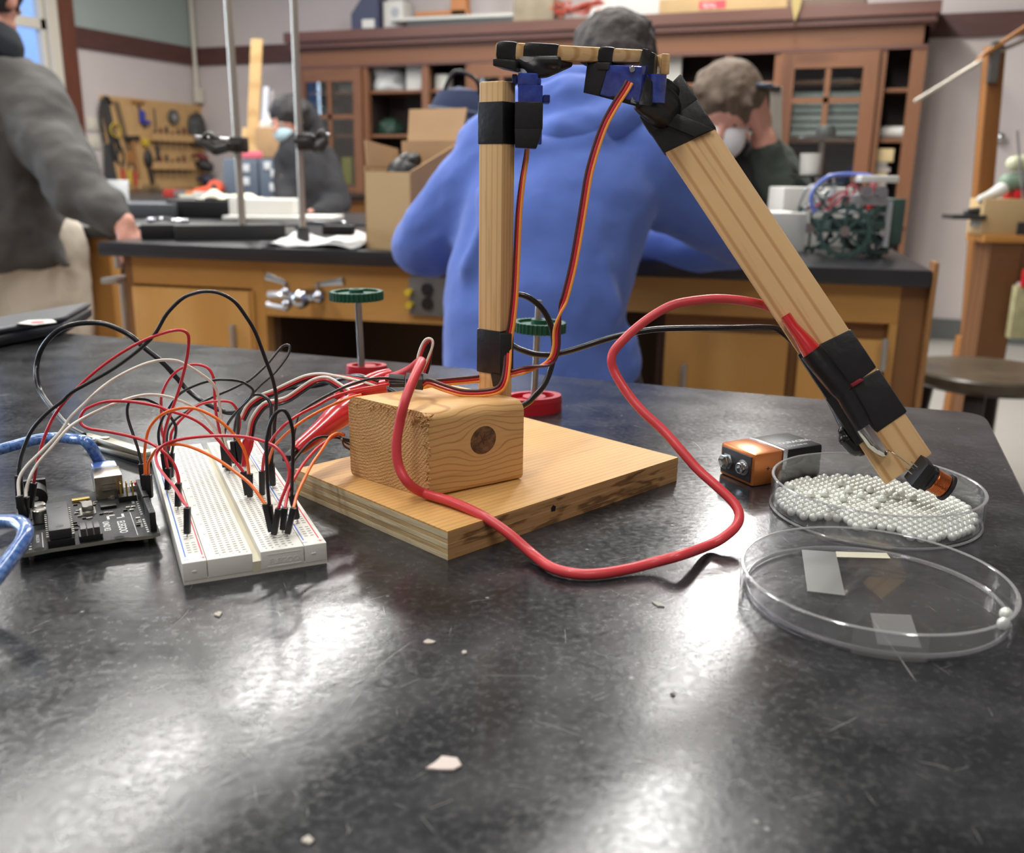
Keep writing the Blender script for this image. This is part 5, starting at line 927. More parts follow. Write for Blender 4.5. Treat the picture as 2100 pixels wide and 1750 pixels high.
# rounded long edges: section in (ev, z), length along eu
Lu = (b_c-b_a).length; Lv = (b_b-b_a).length
from mathutils import noise as mnoise
bm_ = bmesh.new(); ring = []
def rr_sec(n=7, r=5.5):
    pts = []
    for cx_, cz_, a_s in ((Lv-r, zb1-r, 0), (r, zb1-r, pi/2), (r*.5, zb0+r*.5, pi), (Lv-r*.5, zb0+r*.5, 1.5*pi)):
        rq = r if cz_ > 30 else r*.5
        for k in range(n): a_ = a_s+k*pi/2/(n-1); pts.append((cx_+rq*cos(a_), cz_+rq*sin(a_)))
    return pts
sec_pts = rr_sec(); NU = 22
for i in range(NU+1):
    u = Lu*i/NU; R_ = []
    for (v_, z_) in sec_pts:
        n_ = mnoise.noise(V((u*.12, v_*.2, z_*.2)))*.35+(mnoise.noise(V((u*.5, v_*.5, z_*.5)))*.7 if (i == 0) else 0)*.6
        R_.append(bm_.verts.new(b_a*1+eu*(u+(n_ if i == 0 else 0))+ev*(v_+n_*.3)+V((0, 0, z_-b_a.z+n_*.3))))
    ring.append(R_)
nS = len(sec_pts)
for i in range(NU):
    for k in range(nS): bm_.faces.new((ring[i][k], ring[i][(k+1) % nS], ring[i+1][(k+1) % nS], ring[i+1][k]))
f0 = bm_.faces.new(ring[0][::-1]); f1 = bm_.faces.new(ring[-1]); f0.material_index = 1; f1.material_index = 1
bmesh.ops.recalc_face_normals(bm_, faces=bm_.faces)
q = MB(); q.bm.free(); q.bm = bm_; blko = q.build('wood_block', [blk, endg], t, ang=50)
fn = eu.cross(V((0, 0, 1))); kM = axes(knp, eu, V((0, 0, 1)))
knot_m = mat('knot_brown', c(128, 92, 60), .8, noise=(210, .9), bump=(260, 1.0, .0016), col2=c(58, 36, 24)); knot_d = mat('knot_dark', c(84, 58, 40), .9)
off_ = fn*((b_a-knp).dot(fn)); kM = Matrix.Translation(off_) @ kM
kn = MB().lathe([(0, .1), (2.5, .14), (5.0, .18), (6.9, .12), (7.4, -.5)], kM @ Matrix.Rotation(.3, 4, 'Z') @ Matrix.Diagonal((1, .93, 1, 1)), 26).build('knot', knot_m, blko)
MB().prism([(-3.4, -1.9), (-.8, -.6), (.2, -2.4), (.5, -.5), (2.4, .4), (.3, .3), (.9, 2.7), (-.4, .7), (-1.6, 3.0), (-.9, .2)], .1, .26, M=kM).build('knot_heart', knot_d, blko)
# splinters along the sawn corner
sp_ = MB(); rs = random.Random(3)
for k in range(150):
    f = rs.random(); side = k % 3
    if side == 0: P_ = b_a+ev*(f*Lv*.9)+V((0, 0, zb1-b_a.z-1.0+rs.uniform(-2, .4)))+eu*rs.uniform(-.4, 2)
    elif side == 1: P_ = b_a+V((0, 0, f*(zb1-zb0)*.95))+eu*rs.uniform(-.3, 1)+ev*rs.uniform(-.2, 2)
    else: P_ = b_a+ev*rs.uniform(0, 12)+V((0, 0, zb1-b_a.z-4+rs.uniform(-3, 3)))+eu*rs.uniform(-.4, 1.5)
    d_ = V((rs.uniform(-1, 1), rs.uniform(-1, 0), rs.uniform(-1, 1))); sp_.tube([P_, P_+d_*.9, P_+d_*1.6], [.5, .4, .1], 4)
sp_ = sp_.build('splinters', endg, blko); sp_['kind'] = 'stuff'
# post
pc_ = V((-6.0, 431.2, 0)); dpl = V((-.80, .60, 0)); dpr = V((.60, .80, 0)); WL, WR = 13.4, 9.5
ztp = Py(1045, 165, 431).z
post_m = wood('post_wood', c(218, 180, 128), c(200, 158, 106), rot=(0, pi/2, 0), rings=170, rough=.5, dist=1.2, stretch=.04, pore=.4)
def postbox(z0, z1, g=0., bev=.5, m=None, name='post', par=None, lean=0.0):
    A = pc_-dpl*g-dpr*g; q = [A, A+dpr*(WR+2*g), A+dpr*(WR+2*g)+dpl*(WL+2*g), A+dpl*(WL+2*g)]
    sh = lambda z: V(((z-50)*lean, 0, 0))
    return MB().hexa([V((p.x, p.y, z0))+sh(z0) for p in q]+[V((p.x, p.y, z1))+sh(z1) for p in q], bev).build(name, m, par or t)
postbox(12.8, ztp, 0, .9, post_m)
tape_m = mat('black_tape', c(20, 20, 22), .38, bump=(130, .35, .0012), spec=.6)
zt = lambda y: Py(1020, y, 431).z
postbox(zt(295), zt(207), .35, .5, tape_m, 'tape'); postbox(zt(770), zt(680), .5, .6, tape_m, 'tape')
q = pc_+dpl*(WL*.3)-dpr*.7; MB().prism([(-4.4, 0), (3.6, 0), (2.4, -5.4), (-3.0, -6.2)], 0, .5, M=axes(V((pc_.x-.6, pc_.y-.3, zt(768))), -dpl, V((0, 0, 1)))).build('tape_flap', tape_m, t)
A_ = Py(1024, 771, 430); B_ = Py(1049.5, 684, 430); MB().bx(A_.x, B_.x, 428.6, 441, A_.z, B_.z, bev=.6).build('tape', tape_m, t)
# servo one
blue_m = mat('servo_blue', c(22, 38, 128), .2, spec=.7, coat=.5, noise=(170, .55), col2=c(66, 100, 190), bump=(120, .35, .0008)); blue_d = mat('servo_navy', c(22, 36, 104), .25, spec=.6)
Ys = 434
s0 = V((Py(1062, 300, Ys).x, 427, 0)); zz0, zz1 = Py(1085, 292, Ys).z, Py(1085, 176, Ys).z
def sb(x0, x1, y0, y1, nm, m, d0=0, d1=12, par=None, bev=.5):   # box from pixel rectangle at depth Ys
    A = Py(x0, y1, Ys); B = Py(x1, y0, Ys); return MB().bx(A.x, B.x, Ys+d0, Ys+d1, A.z, B.z, bev=bev).build(nm, m, par or t)
srv = sb(1061, 1113, 176, 296, 'servo', blue_m, -3, 10)
sb(1061, 1104, 150, 178, 'gearbox', blue_m, -2, 9, srv, 1.2); sb(1050, 1061, 152, 172, 'gearbox_rim', blue_d, 0, 8, srv)
sb(1113, 1128, 195, 211, 'mount_tab', blue_d, -2, 9, srv); sb(1092, 1110, 160, 176, 'gear_cover', blue_m, -1, 8, srv, .8)
q = Py(1078, 150, Ys); MB().lathe([(0, 0), (2.9, 0), (3.3, 3.2), (4.6, 6.6), (0, 7.2)], Matrix.Translation((q.x, Ys+3, q.z)), 20).build('horn_hub', mat('horn_white', c(206, 206, 206), .45), srv)
A = Py(1056, 302, Ys-3.6); B = Py(1113, 209, Ys-3.6)
tp = [(A.x, A.z+1.2), (A.x+2.2, A.z+1), (A.x+3.4, A.z-.2), (A.x+9.6, A.z-.5), (B.x-.2, A.z+9), (B.x+.2, B.z), (A.x, B.z+.6)]
MB().prism([(x, -z) for x, z in tp], 0, 0).bm.free()
MB().hexa([V((tp[0][0], Ys-3.6, A.z)), V((tp[3][0], Ys-3.6, A.z-.4)), V((tp[3][0], Ys+11, A.z-.4)), V((tp[0][0], Ys+11, A.z)), V((tp[0][0]-.3, Ys-3.7, A.z+8)), V((B.x+.2, Ys-3.7, A.z+8)), V((B.x+.2, Ys+11.4, A.z+8)), V((tp[0][0]-.3, Ys+11.4, A.z+8))], .5).hexa([V((tp[0][0]-.3, Ys-3.7, A.z+7.6)), V((B.x+.2, Ys-3.7, A.z+7.6)), V((B.x+.2, Ys+11.4, A.z+7.6)), V((tp[0][0]-.3, Ys+11.4, A.z+7.6)), V((tp[0][0]-.3, Ys-3.7, B.z)), V((B.x+.2, Ys-3.7, B.z)), V((B.x+.2, Ys+11.4, B.z)), V((tp[0][0]-.3, Ys+11.4, B.z))], .5).build('tape', tape_m, t)
# crossbeam
beam_m = wood('beam_wood', c(220, 182, 130), c(186, 140, 88), rings=120, rough=.55, dist=2, stretch=.05, pore=.6)
YA, YBm = 430, 452
TA, BA_ = Py(1014, 84, YA), Py(1012, 122, YA); TB, BB = Py(1322, 101, YBm), Py(1316, 129, YBm)
DP = V((8.5, 16, 0))
def beamseg(f0, f1, g=0, nm='crossbeam', m=None, bev=1.6, dpf=1.0, low=0.0):
    T0_, T1_ = TA.lerp(TB, f0), TA.lerp(TB, f1); B0_, B1_ = BA_.lerp(BB, f0), BA_.lerp(BB, f1)
    up = V((0, 0, g)); fr = DP.normalized()*g; d = DP*dpf
    return MB().hexa([B0_-up-fr+V((0, 0, -low)), B1_-up-fr+V((0, 0, -low)), B1_-up+fr+d+V((0, 0, -low)), B0_-up+fr+d+V((0, 0, -low)), T0_+up-fr, T1_+up-fr, T1_+up+fr+d, T0_+up+fr+d], bev).build(nm, m or tape_m, t)
beamseg(0, 1, 0, m=beam_m, bev=1.8)
fx = lambda x: (x-1013)/(1320-1013)
beamseg(fx(1016), fx(1058), .5, 'tape', bev=2.1); beamseg(fx(1069), fx(1142), .5, 'tape', bev=2.1); beamseg(fx(1222), fx(1257), .45, 'tape', bev=1.9)
# saggy tape under the beam
sg = MB(); q = Py(1100, 138, 436); sg.limb([(Py(1072, 128, 436), 3.0), (Py(1092, 142, 437), 4.2), (Py(1118, 138, 440), 4.6), (Py(1142, 134, 442), 3.4), (Py(1168, 132, 446), 1.6)]); sg.box(Py(1100, 125, 440).x, 442, Py(1100, 128, 440).z, 22, 16, 5, bev=2)
remesh(sg.build('tape_wrap', tape_m, t), .7, 3)
A_ = Py(1010, 122, 430); MB().hexa([A_+V((0, 0, -2.6)), A_+V((10, 0, -4.6)), A_+V((15, 14, -4.6)), A_+V((4, 14, -2.6)), A_+V((0, 0, .6)), A_+V((10, 0, 0)), A_+V((15, 14, 0)), A_+V((4, 14, .6))], .8).build('tape_flap', tape_m, t)
A_ = Py(1166, 118, 446); MB().hexa([A_, A_+V((9, -1, -3.6)), A_+V((10, 6, -3.6)), A_+V((1, 6, 0)), A_+V((0, 0, 1.2)), A_+V((7, -1, .6)), A_+V((8, 6, .6)), A_+V((1, 6, 1.2))], .2).build('tape_flap', tape_m, t)
# end stub of the beam seen beyond the tape
A_ = Py(1354, 134, 466); MB().box(A_.x, A_.y, A_.z, 4.4, 12, 9.0, rz=.3, bev=.8).build('beam_end', beam_m, t)
A_ = Py(1341, 126, 450); MB().hexa([Py(1316, 160, 452), Py(1330, 172, 452), Py(1348, 150, 462), Py(1340, 150, 462), Py(1323, 100, 452), Py(1330, 101, 451), Py(1350, 117, 461), Py(1346, 112, 462)], .4).build('tape', tape_m, t)
# servo two
F = [Py(1197, 188, 447), Py(1310, 214, 440), Py(1330, 206, 452), Py(1226, 180, 460), Py(1205, 132, 447), Py(1317, 136, 440), Py(1332, 134, 452), Py(1228, 130, 460)]
sv2 = MB().hexa(F, .8).build('servo', blue_m, t)
MB().hexa([F[0].lerp(F[1], -.012)+V((0, -.5, -.6)), F[0].lerp(F[1], .28)+V((0, -.6, -.6)), F[3].lerp(F[2], .28)+V((0, .6, -.6)), F[3]+V((0, .6, -.6)), F[4].lerp(F[5], -.012)+V((0, -.5, .5)), F[4].lerp(F[5], .38)+V((0, -.6, .5)), F[7].lerp(F[6], .38)+V((0, .6, .5)), F[7]+V((0, .6, .5))], .4).build('tape', tape_m, t)
A_, B_ = F[4].lerp(F[5], .22), F[4].lerp(F[5], .44); MB().hexa([A_+V((-1, -.9, -2)), B_+V((-1.4, -.9, -2)), B_+V((0, 6, -2)), A_+V((0, 6, -2)), Py(1222, 128, 443), Py(1250, 129, 443), Py(1256, 128, 450), Py(1226, 127, 450)], .3).build('tape', mat('tape_strip_grey', c(62, 62, 62), .45), t)
MB().hexa([F[0]+V((4, -.3, -1.3)), F[1]+V((0, -.4, -1.2)), F[2]+V((0, .5, -1.2)), F[3]+V((0, .5, -1.2)), F[0]+V((3, -.5, .6)), F[1]+V((0, -.6, .8)), F[2]+V((0, .6, .8)), F[3]+V((0, .6, .8))], .3).build('tape', tape_m, t)
P_ = Py(1297, 142, 439.4); sc_ = MB().lathe([(0, 0), (1.1, 0), (1.5, -.5), (1.5, -1.2)], axes(P_, V((1, 0, 0)), V((0, 0, 1))), 14).build('screw', steel_m, sv2)
A_ = Py(1317, 215, 443); 
MB().hexa([Py(1292, 212, 439.5), Py(1334, 218, 440), Py(1342, 214, 454), Py(1300, 208, 454), Py(1318, 98, 451), Py(1344, 110, 455), Py(1348, 112, 464), Py(1324, 102, 462)], .6).build('tape', tape_m, t)
P0_, P1_ = Py(1322, 184, 452), Py(1362, 187, 466)
c0 = Py(1343, 154, 452); c1 = Py(1340, 212, 452); MB().cyl(c1, c0, 5.4, n=24).build('gearbox', blue_m, sv2)
# long arm
LT, LBt = Py(1348, 190, 474), Py(1861, 961, 416)
LD = (LBt-LT).normalized(); vn = V((.0, 1, .18)); LW = LD.cross(vn).normalized(); LW = LW if LW.x > 0 else -LW; LN = LW.cross(LD).normalized()
arm_m = bpy.data.materials.new('arm_wood'); 
armw = wood('arm_wood_grain', c(218, 180, 130), c(186, 138, 88), rings=42, rough=.5, dist=4, stretch=.05, pore=.35, lo=.8)
eul = Matrix((LD, LW, LD.cross(LW))).to_euler()
for n_ in armw.node_tree.nodes:
    if n_.type == 'MAPPING' and n_.inputs['Scale'].default_value[0] == 1.0: n_.inputs['Rotation'].default_value = eul
WA, TH = 24.6, 7.5
def armseg(a, b, g=0, nm='long_arm', m=None, bev=.7, wid=WA, skew0=0, skew1=0, shift=0, th=TH, out=0):
    """a,b distances in mm from the top end"""
    A, B = LT+LD*a+LW*shift, LT+LD*b+LW*shift; w2, t2 = LW*(wid/2+g), LN*(th/2+g); o_ = LN*(-out)
    return MB().hexa([A-w2-t2+o_-LD*skew0, A+w2-t2+o_+LD*skew0, A+w2+t2+LD*skew0, A-w2+t2-LD*skew0, B-w2-t2+o_-LD*skew1, B+w2-t2+o_+LD*skew1, B+w2+t2+LD*skew1, B-w2+t2-LD*skew1], bev).build(nm, m or tape_m, t)
LL = (LBt-LT).length
la = armseg(2, LL, 0, m=armw, bev=.7, skew1=-1)
def dist_on(px, py):      # distance along the arm of the point seen at a pixel
    d = ray(px, py); n_ = LN; tt_ = ((LT-CK).dot(n_))/d.dot(n_); return (CK+d*tt_-LT).dot(LD)
dA, dB, dC, dD = dist_on(1410, 292), dist_on(1683, 700), dist_on(1745, 800), dist_on(1800, 875)
dT1, dT2, dT3, dT4 = dist_on(1690, 700), dist_on(1740, 790), dist_on(1765, 800), dist_on(1812, 876)
armseg(2.5, dA*.55, .8, 'tape', bev=1.4, wid=25, skew0=-2.5); armseg(dA*.42, dA+1, .5, 'tape', bev=1, wid=25, skew1=2.5, skew0=2)
armseg(dT1, dT2+1, .5, 'tape', bev=1.2, wid=25.4, skew0=1.5, skew1=-1.5); armseg(dT3-5, dT4, .7, 'tape', bev=1.2, wid=25.8, skew0=.5, skew1=-1)
P_q = lambda d, s, n: LT+LD*d+LW*s-LN*n
MB().tube([P_q(dT1+.5, -7.2, 7.6), P_q(dT1+6, -6.8, 7.6), P_q(dT2-2, -5.6, 7.2), P_q(dT2+1, -5.2, 6.9)], [6.9, 6.9, 6.4, 6.0], 20, flat=(1.0, .78)).build('tape', tape_m, t)
MB().tube([P_q(dT2+1, -5.0, 6.9), P_q(dT3+6, -5.6, 6.6), P_q(dT4-4, -6.4, 6.4), P_q(dT4-.5, -6.6, 6.4)], [5.9, 5.8, 5.4, 5.3], 20, flat=(1.0, .78)).build('tape', tape_m, t)
jn = MB().limb([(Py(1338, 176, 458), 5.0), (Py(1352, 196, 462), 6.2), (Py(1368, 214, 466), 6.4), (Py(1380, 238, 470), 5.0)]).limb([(Py(1312, 218, 455), 3.0), (Py(1336, 226, 462), 5.5), (Py(1360, 240, 468), 6.0)]).limb([(Py(1362, 172, 462), 3.0), (Py(1378, 190, 470), 4.6), (Py(1392, 214, 474), 4.6)])
remesh(jn.build('tape_wrap', tape_m, t), .8, 2)
# blue servo cap + shiny clear tape piece at the arm joint
A_ = LT+LD*(dA*.75)-LN*5.6; MB().beam(A_-LD*9-LW*4, A_+LD*9+LW*7, LW*9+LD*2, LN*1.2, bev=.4).build('tape_fold', tape_m, t)
# alligator clip taped to the arm: red boot, jaws
red_b = mat('red_vinyl', c(190, 34, 40), .25, coat=.4, spec=.6); P_c = lambda d, s, n: LT+LD*d+LW*s-LN*n
dR = dist_on(1640, 680)
bt = MB().tube([P_c(dR-10, -8, 8.4), P_c(dR-4, -8, 8.6), P_c(dR+1, -7.5, 8.6), P_c(dR+6, -7.2, 8.0), P_c(dT1+1, -7.1, 7.6), P_c(dT1+4, -7, 7.5)], [3.5, 3.6, 4.2, 5.4, 6.3, 6.3], 18, flat=(1.0, .72)); bt = bt.build('clip_boot', red_b, t)
MB().beam(P_c(dT2-.5, 0, 5.6), P_c(dT3-3.5, 1, 5.6), LW*9, LN*2.0, bev=.8).build('clip_boot_end', mat('dark_red_film', c(128, 30, 40), .35), bt)
MB().tube([P_c(dT4-6, -6.5, 8), P_c(dT4+2, -6.4, 8), P_c(dT4+6, -5.8, 7.4), P_c(dT4+9.4, -5.2, 6.8), P_c(dT4+10.6, -5.0, 6.6)], [4.6, 4.5, 3.9, 3.0, 1.6], 16, flat=(1, .8)).build('clip_jaw', mat('clip_chrome', c(210, 206, 200), .14, metal=1), t)
bk = Py(1742, 898, 428); MB().limb([(Py(1730, 885, 428), 2.6), (Py(1738, 900, 427), 4.2), (Py(1756, 918, 426), 4.4), (Py(1765, 925, 425), 2.8)]).build('back_clip_boot', mat('black_vinyl', c(18, 18, 20), .25), t)
# pick-up coil
cc = Py(1915, 985, 404); ca_ = (Py(1943, 1000, 402)-Py(1893, 972, 404)).normalized(); E_ = Py(1880, 966, 407); 
def cw(a): return E_+ca_*a
fer = mat('ferrite_black', c(24, 24, 26), .5); cop = mat('copper_wire', c(206, 120, 70), .25, metal=.9)
nx = ca_.cross(V((0, 1, .2))).normalized()
MB().beam(cw(-.5), cw(3.4), nx*13, V((0, 1, .2))*9, bev=.5).beam(cw(3.2), cw(6.2), nx*11, V((0, 1, .2))*9, bev=.5).build('coil_cap', fer, t)
MB().cyl(cw(6.0), cw(7.2), 6.0, n=28).cyl(cw(14.6), cw(16.2), 6.4, n=28).cyl(cw(5), cw(15), 3.0, n=16).build('coil_bobbin', fer, t)
w_ = []
M_ = frame_to(None, cw(0), ca_)
for k in range(11*14): a_ = k*2*pi/14; w_.append(M_ @ V((5.2*cos(a_), 5.2*sin(a_), 7.5+6.8*k/(11*14))))
MB().tube(w_, .38, 6).build('coil_winding', cop, t)
MB().tube(spline([P_c(dT4+9, -3, 6.2), Py(1840, 935, 408), Py(1870, 958, 406), cw(.8)], 5), .22, 6).build('coil_lead', steel_m, t)
for s in (-2.6, 1.4): MB().tube([cw(.4)+nx*s, cw(-2.6)+nx*s+V((0, 3, 1))], .3, 6).build('coil_pin', steel_m, t)
# ---------------------------------------------------------------- battery
t = kthing('nine_volt_battery', 'copper and black nine volt battery lying beside the bead dish', 'battery', (122.6, 450, 0))
BMx = rzk((122.6, 450, 0), -1.089+pi/2)    # local x: width to the left is negative; y: length
BMx = rzk((122.6, 450, 0), -1.089)
cop2 = mat('copper_paint', c(206, 124, 66), .28, metal=.55); cbk = mat('battery_black', c(20, 20, 22), .42, spec=.3); term = mat('battery_end', c(44, 42, 42), .5)
MB().box(-13.25, 9.5, 8.75, 26.5, 19, 17.5, M=BMx, bev=2).build('copper_end', cop2, t)
MB().box(-13.25, 20.4, 8.75, 26.6, 3, 17.6, M=BMx, bev=.3).build('silver_band', steel_m, t)
MB().box(-13.25, 33.6, 8.75, 26.5, 25.4, 17.5, M=BMx, bev=2).build('black_end', cbk, t)
MB().box(-13.25, -.1, 8.75, 22.5, 1.2, 13.5, M=BMx, bev=.3).build('terminal_plate', term, t)
def onb(x, z): return BMx @ V((x, -.6, z))
dirb = (BMx.to_3x3() @ V((0, -1, 0)))
for x_, r0_, r1_ in ((-7.2, 2.9, 2.9), (-19.6, 3.2, 4.2)):
    Mq = frame_to(None, onb(x_, 8.75), dirb); MB().lathe([(r0_+1.2, 0), (r0_+1.2, .5), (r0_, .7), (r1_*.98, 3), (r1_*.8, 3.2), (r0_*.7, 1.0), (0, .9)], Mq, 20 if x_ > -10 else 6).build('terminal', steel_m, t)
wl = mat('print_silver', c(190, 190, 190), .4); MT = BMx @ Matrix.Translation((-3.2, 24.2, 17.58)) @ Matrix.Rotation(pi/2, 4, 'Z')
text('lettering', 'DURACELL', wl, t, MT @ Matrix.Translation((.5, 5.0, 0)), 4.2, .02, .08); text('lettering', 'ALKALINE 9V', wl, t, MT @ Matrix.Translation((.5, -.6+.5, 0)), 2.4, .02)
text('lettering', '+ -', black_m, t, BMx @ Matrix.Translation((.05, 8, 7.5)) @ Matrix.Rotation(pi/2, 4, 'X') @ Matrix.Rotation(pi/2, 4, 'Y'), 4, .02, .1)

# ---------------------------------------------------------------- dishes and beads
dish_m = clear('dish_plastic', (0.94, 0.94, 0.955), 1.75, .06, .045); rim_m = clear('dish_rim', (0.8, 0.8, 0.84), 1.9, .12, .3)  # rim haze puts the bright edge reflections of clear plastic into the colour
def dish(lab, P_, r, h, w_=1.1):
    t = kthing('petri_dish', lab, 'petri dish', P_); M = Matrix.Translation(P_)
    MB().lathe([(0, 0), (r-.8, 0), (r, .8), (r, h-.3), (r-.3, h), (r-w_+.3, h), (r-w_, h-.3), (r-w_, 1.9), (r-w_-.8, 1.2), (0, 1.2)], M, 96).build('tray', dish_m, t); return t
D1 = V((170.9, 416, 0)); D2 = V((135.9, 322.3, 0)); R1, R2 = 47.2, 48.5
dish1 = dish('clear petri dish full of pearly beads under the coil', D1, R1, 15.3); MB().lathe([(R1-.55+.75*cos(a), 15.3+.4*sin(a)) for a in [i*pi/3 for i in range(6)]], Matrix.Translation(D1), 96, close=True).build('rim_bead', rim_m, dish1)
dish2 = dish('empty clear petri dish lid with tape strips nearest the camera', D2, R2, 9.8); MB().lathe([(R2-2.6+.5*cos(a), 1.3+.9*sin(a)) for a in [i*pi/3 for i in range(6)]], Matrix.Translation(D2), 96, close=True).build('step_ring', rim_m, dish2)
MB().lathe([(R2-.55+.75*cos(a), 9.8+.4*sin(a)) for a in [i*pi/3 for i in range(6)]], Matrix.Translation(D2), 96, close=True).build('rim_bead', rim_m, dish2)
MB().lathe([(R1-.4+.6*cos(a), .8+.6*sin(a)) for a in [i*pi/3 for i in range(6)]], Matrix.Translation(D1), 96, close=True).build('base_ring', rim_m, dish1)
tapec = mat('masking_film', c(176, 176, 164), .5, noise=(80, .25)); 
def strip(nm, cs, z, m):
    q = [Pz(x, y, z) for x, y in cs]; return MB().hexa([p for p in q]+[p+V((0, 0, .15)) for p in q]).build(nm, m, dish2, smooth=False)
haze_m = clear('clear_tape', (.9, .9, .9), 1.3, .3, .1); haze2 = clear('cloudy_tape', (.8, .8, .78), 1.3, .35, .2)
strip('tape_strip', [(1656, 1213), (1733, 1222), (1714, 1133), (1644, 1128)], 1.4, haze2); strip('tape_strip', [(1714, 1143), (1826, 1146), (1818, 1135), (1714, 1132)], 1.4, mat('tape_edge_cream', c(206, 202, 180), .5))
strip('tape_strip', [(1800, 1322), (1890, 1330), (1868, 1262), (1785, 1258)], 1.4, haze_m)
z_ = Py(1720, 1060, 374).z
A_, B_ = Py(1722, 1056, 371.5), Py(1722, 1092, 371.5); cl = MB().prism([(Py(1640, 1060, 400).x, 0)]*0 or [(0, 0), (1, 0), (1, 1)], 0, .01); cl.bm.free()
# curved tape bits on the rims
def arcstrip(nm, Cn, r, a0_, a1_, z0, z1, m, par):
    t_ = bmesh.new(); n = 14; R_ = []
    for k in range(n+1):
        a_ = a0_+(a1_-a0_)*k/n; R_.append([t_.verts.new((Cn.x+rr_*cos(a_), Cn.y+rr_*sin(a_), z)) for rr_, z in ((r, z0), (r, z1), (r+.15, z1), (r+.15, z0))])
    for k in range(n):
        for j in range(4): t_.faces.new((R_[k][j], R_[k][(j+1) % 4], R_[k+1][(j+1) % 4], R_[k+1][j]))
    t_.faces.new(R_[0]); t_.faces.new(R_[-1][::-1]); bmesh.ops.recalc_face_normals(t_, faces=t_.faces); q = MB(); q.join(t_); return q.build(nm, m, par)
arcstrip('tape_band', D2, R2+.05, radians(-118), radians(-90), .5, 9.6, haze_m, dish2); arcstrip('tape_band', D1, R1+.1, radians(-135), radians(-128), 1, 15, haze_m, dish1)
bead_m = mat('pearl_bead', c(214, 216, 206), .25, metal=.12, coat=.8, spec=.6)
# hexagonal packing, slightly disturbed, leaving the near left rim free
rb = 2.0; rs = random.Random(2); pts = []
for j in range(-14, 15):
    for i in range(-14, 15):
        x = (i+.5*(j % 2))*rb*2.05; y = j*rb*2.05*.866; a_ = .66; X_, Y_ = x*cos(a_)-y*sin(a_), x*sin(a_)+y*cos(a_)
        if math.hypot(X_, Y_) > R1-1.1-rb-.3: continue
        if X_*-.55+Y_*-.83 > 31+3*sin(X_*.3): continue
        j_ = .25 if X_ > -5 else .9
        pts.append([X_+rs.uniform(-j_, j_)*.35, Y_+rs.uniform(-j_, j_)*.35, 1.25+rb])
for _ in range(24):
    a_ = rs.uniform(0, 2*pi); r_ = rs.uniform(4, 34); X_, Y_ = r_*cos(a_)-8, r_*sin(a_)*.6+8
    if all(math.hypot(X_-p[0], Y_-p[1]) > 3.7 for p in pts if p[2] > 4): 
        if math.hypot(X_, Y_) < 40: pts.append([X_, Y_, 1.25+rb+2.9])
for p in pts: p.append((V((p[0]+D1.x, p[1]+D1.y, p[2]))-CK).length)
pts.sort(key=lambda p: p[3])
b0m = MB().ball((0, 0, 0), rb*.001, sub=2); proto = b0m.build('bead', bead_m, smooth=True, ang=180); me0 = proto.data; bpy.data.objects.remove(proto)
for k, p in enumerate(pts[:298]):
    o = bpy.data.objects.new('bead', me0); COL.objects.link(o); o.location = kw((D1.x+p[0], D1.y+p[1], p[2])); tag(o, 'pearly grey bead packed with the others in the petri dish under the coil', 'bead', 'beads in the petri dish')
q = MB()
for p in pts[298:]: q.ball((D1.x+p[0], D1.y+p[1], p[2]), rb, sub=2)
if len(pts) > 298: tag(q.build('bead_mass', bead_m, off=D1, ang=180), 'pearly beads along the far side of the full petri dish', 'beads', kind='stuff')
for nm_, px_, py_ in (('upper', 2080, 1262), ('lower', 2076, 1284)):
    q = Pz(px_, py_, 1.3+2.3); a_ = q-D2; a_.z = 0
    if a_.length > R2-1.3-2.5: q = D2+a_.normalized()*(R2-1.3-2.6)+V((0, 0, q.z))
    tag(MB().ball(q, 2.3, sub=3).build('bead', bead_m, off=q, ang=180), '%s of the two loose beads resting in the nearest dish lid' % nm_, 'bead')

# ---------------------------------------------------------------- shaft toys behind
green_g = mat('gear_green', c(28, 84, 62), .45); redk = mat('knob_red', c(190, 30, 44), .4)
def gear(P_, r, h, par, n=36, tilt=0.0):
    t_ = bmesh.new(); prof = []
    for k in range(n*2):
        for f in (0, .5): rr_ = r if k % 2 == 0 else r*.93; a_ = (k+f)*pi/n; prof.append((rr_*cos(a_), rr_*sin(a_)))
    M = Matrix.Translation(P_) @ Matrix.Rotation(tilt, 4, 'Y'); g = MB(); N_ = len(prof)
    v = {}
    for z in (0, 1): 
        for ring_, s in (('o', 1), ('i', .84)):
            v[ring_, z] = [t_.verts.new(M @ V((x*s, y*s, z*h-h/2))) for x, y in prof]
    v['w', 0] = [t_.verts.new(M @ V((x*.84, y*.84, -h*.12))) for x, y in prof]; v['w', 1] = [t_.verts.new(M @ V((x*.84, y*.84, h*.22))) for x, y in prof]
    def br(a, b):
        for k in range(N_): t_.faces.new((a[k], a[(k+1) % N_], b[(k+1) % N_], b[k]))
    br(v['o', 0], v['o', 1]); br(v['o', 1], v['i', 1]); br(v['i', 1], v['w', 1]); br(v['i', 0], v['o', 0]); br(v['w', 0], v['i', 0]); t_.faces.new(v['w', 1]); t_.faces.new(v['w', 0][::-1])
    bmesh.ops.recalc_face_normals(t_, faces=t_.faces); g.join(t_); o = g.build('gear', green_g, par, ang=30); MB().lathe([(2.6, -h*.6), (5.5, -h*.6), (5.5, h*.75), (2.6, h*.75)], M, 20, close=True).build('gear_hub', green_g, o); return o
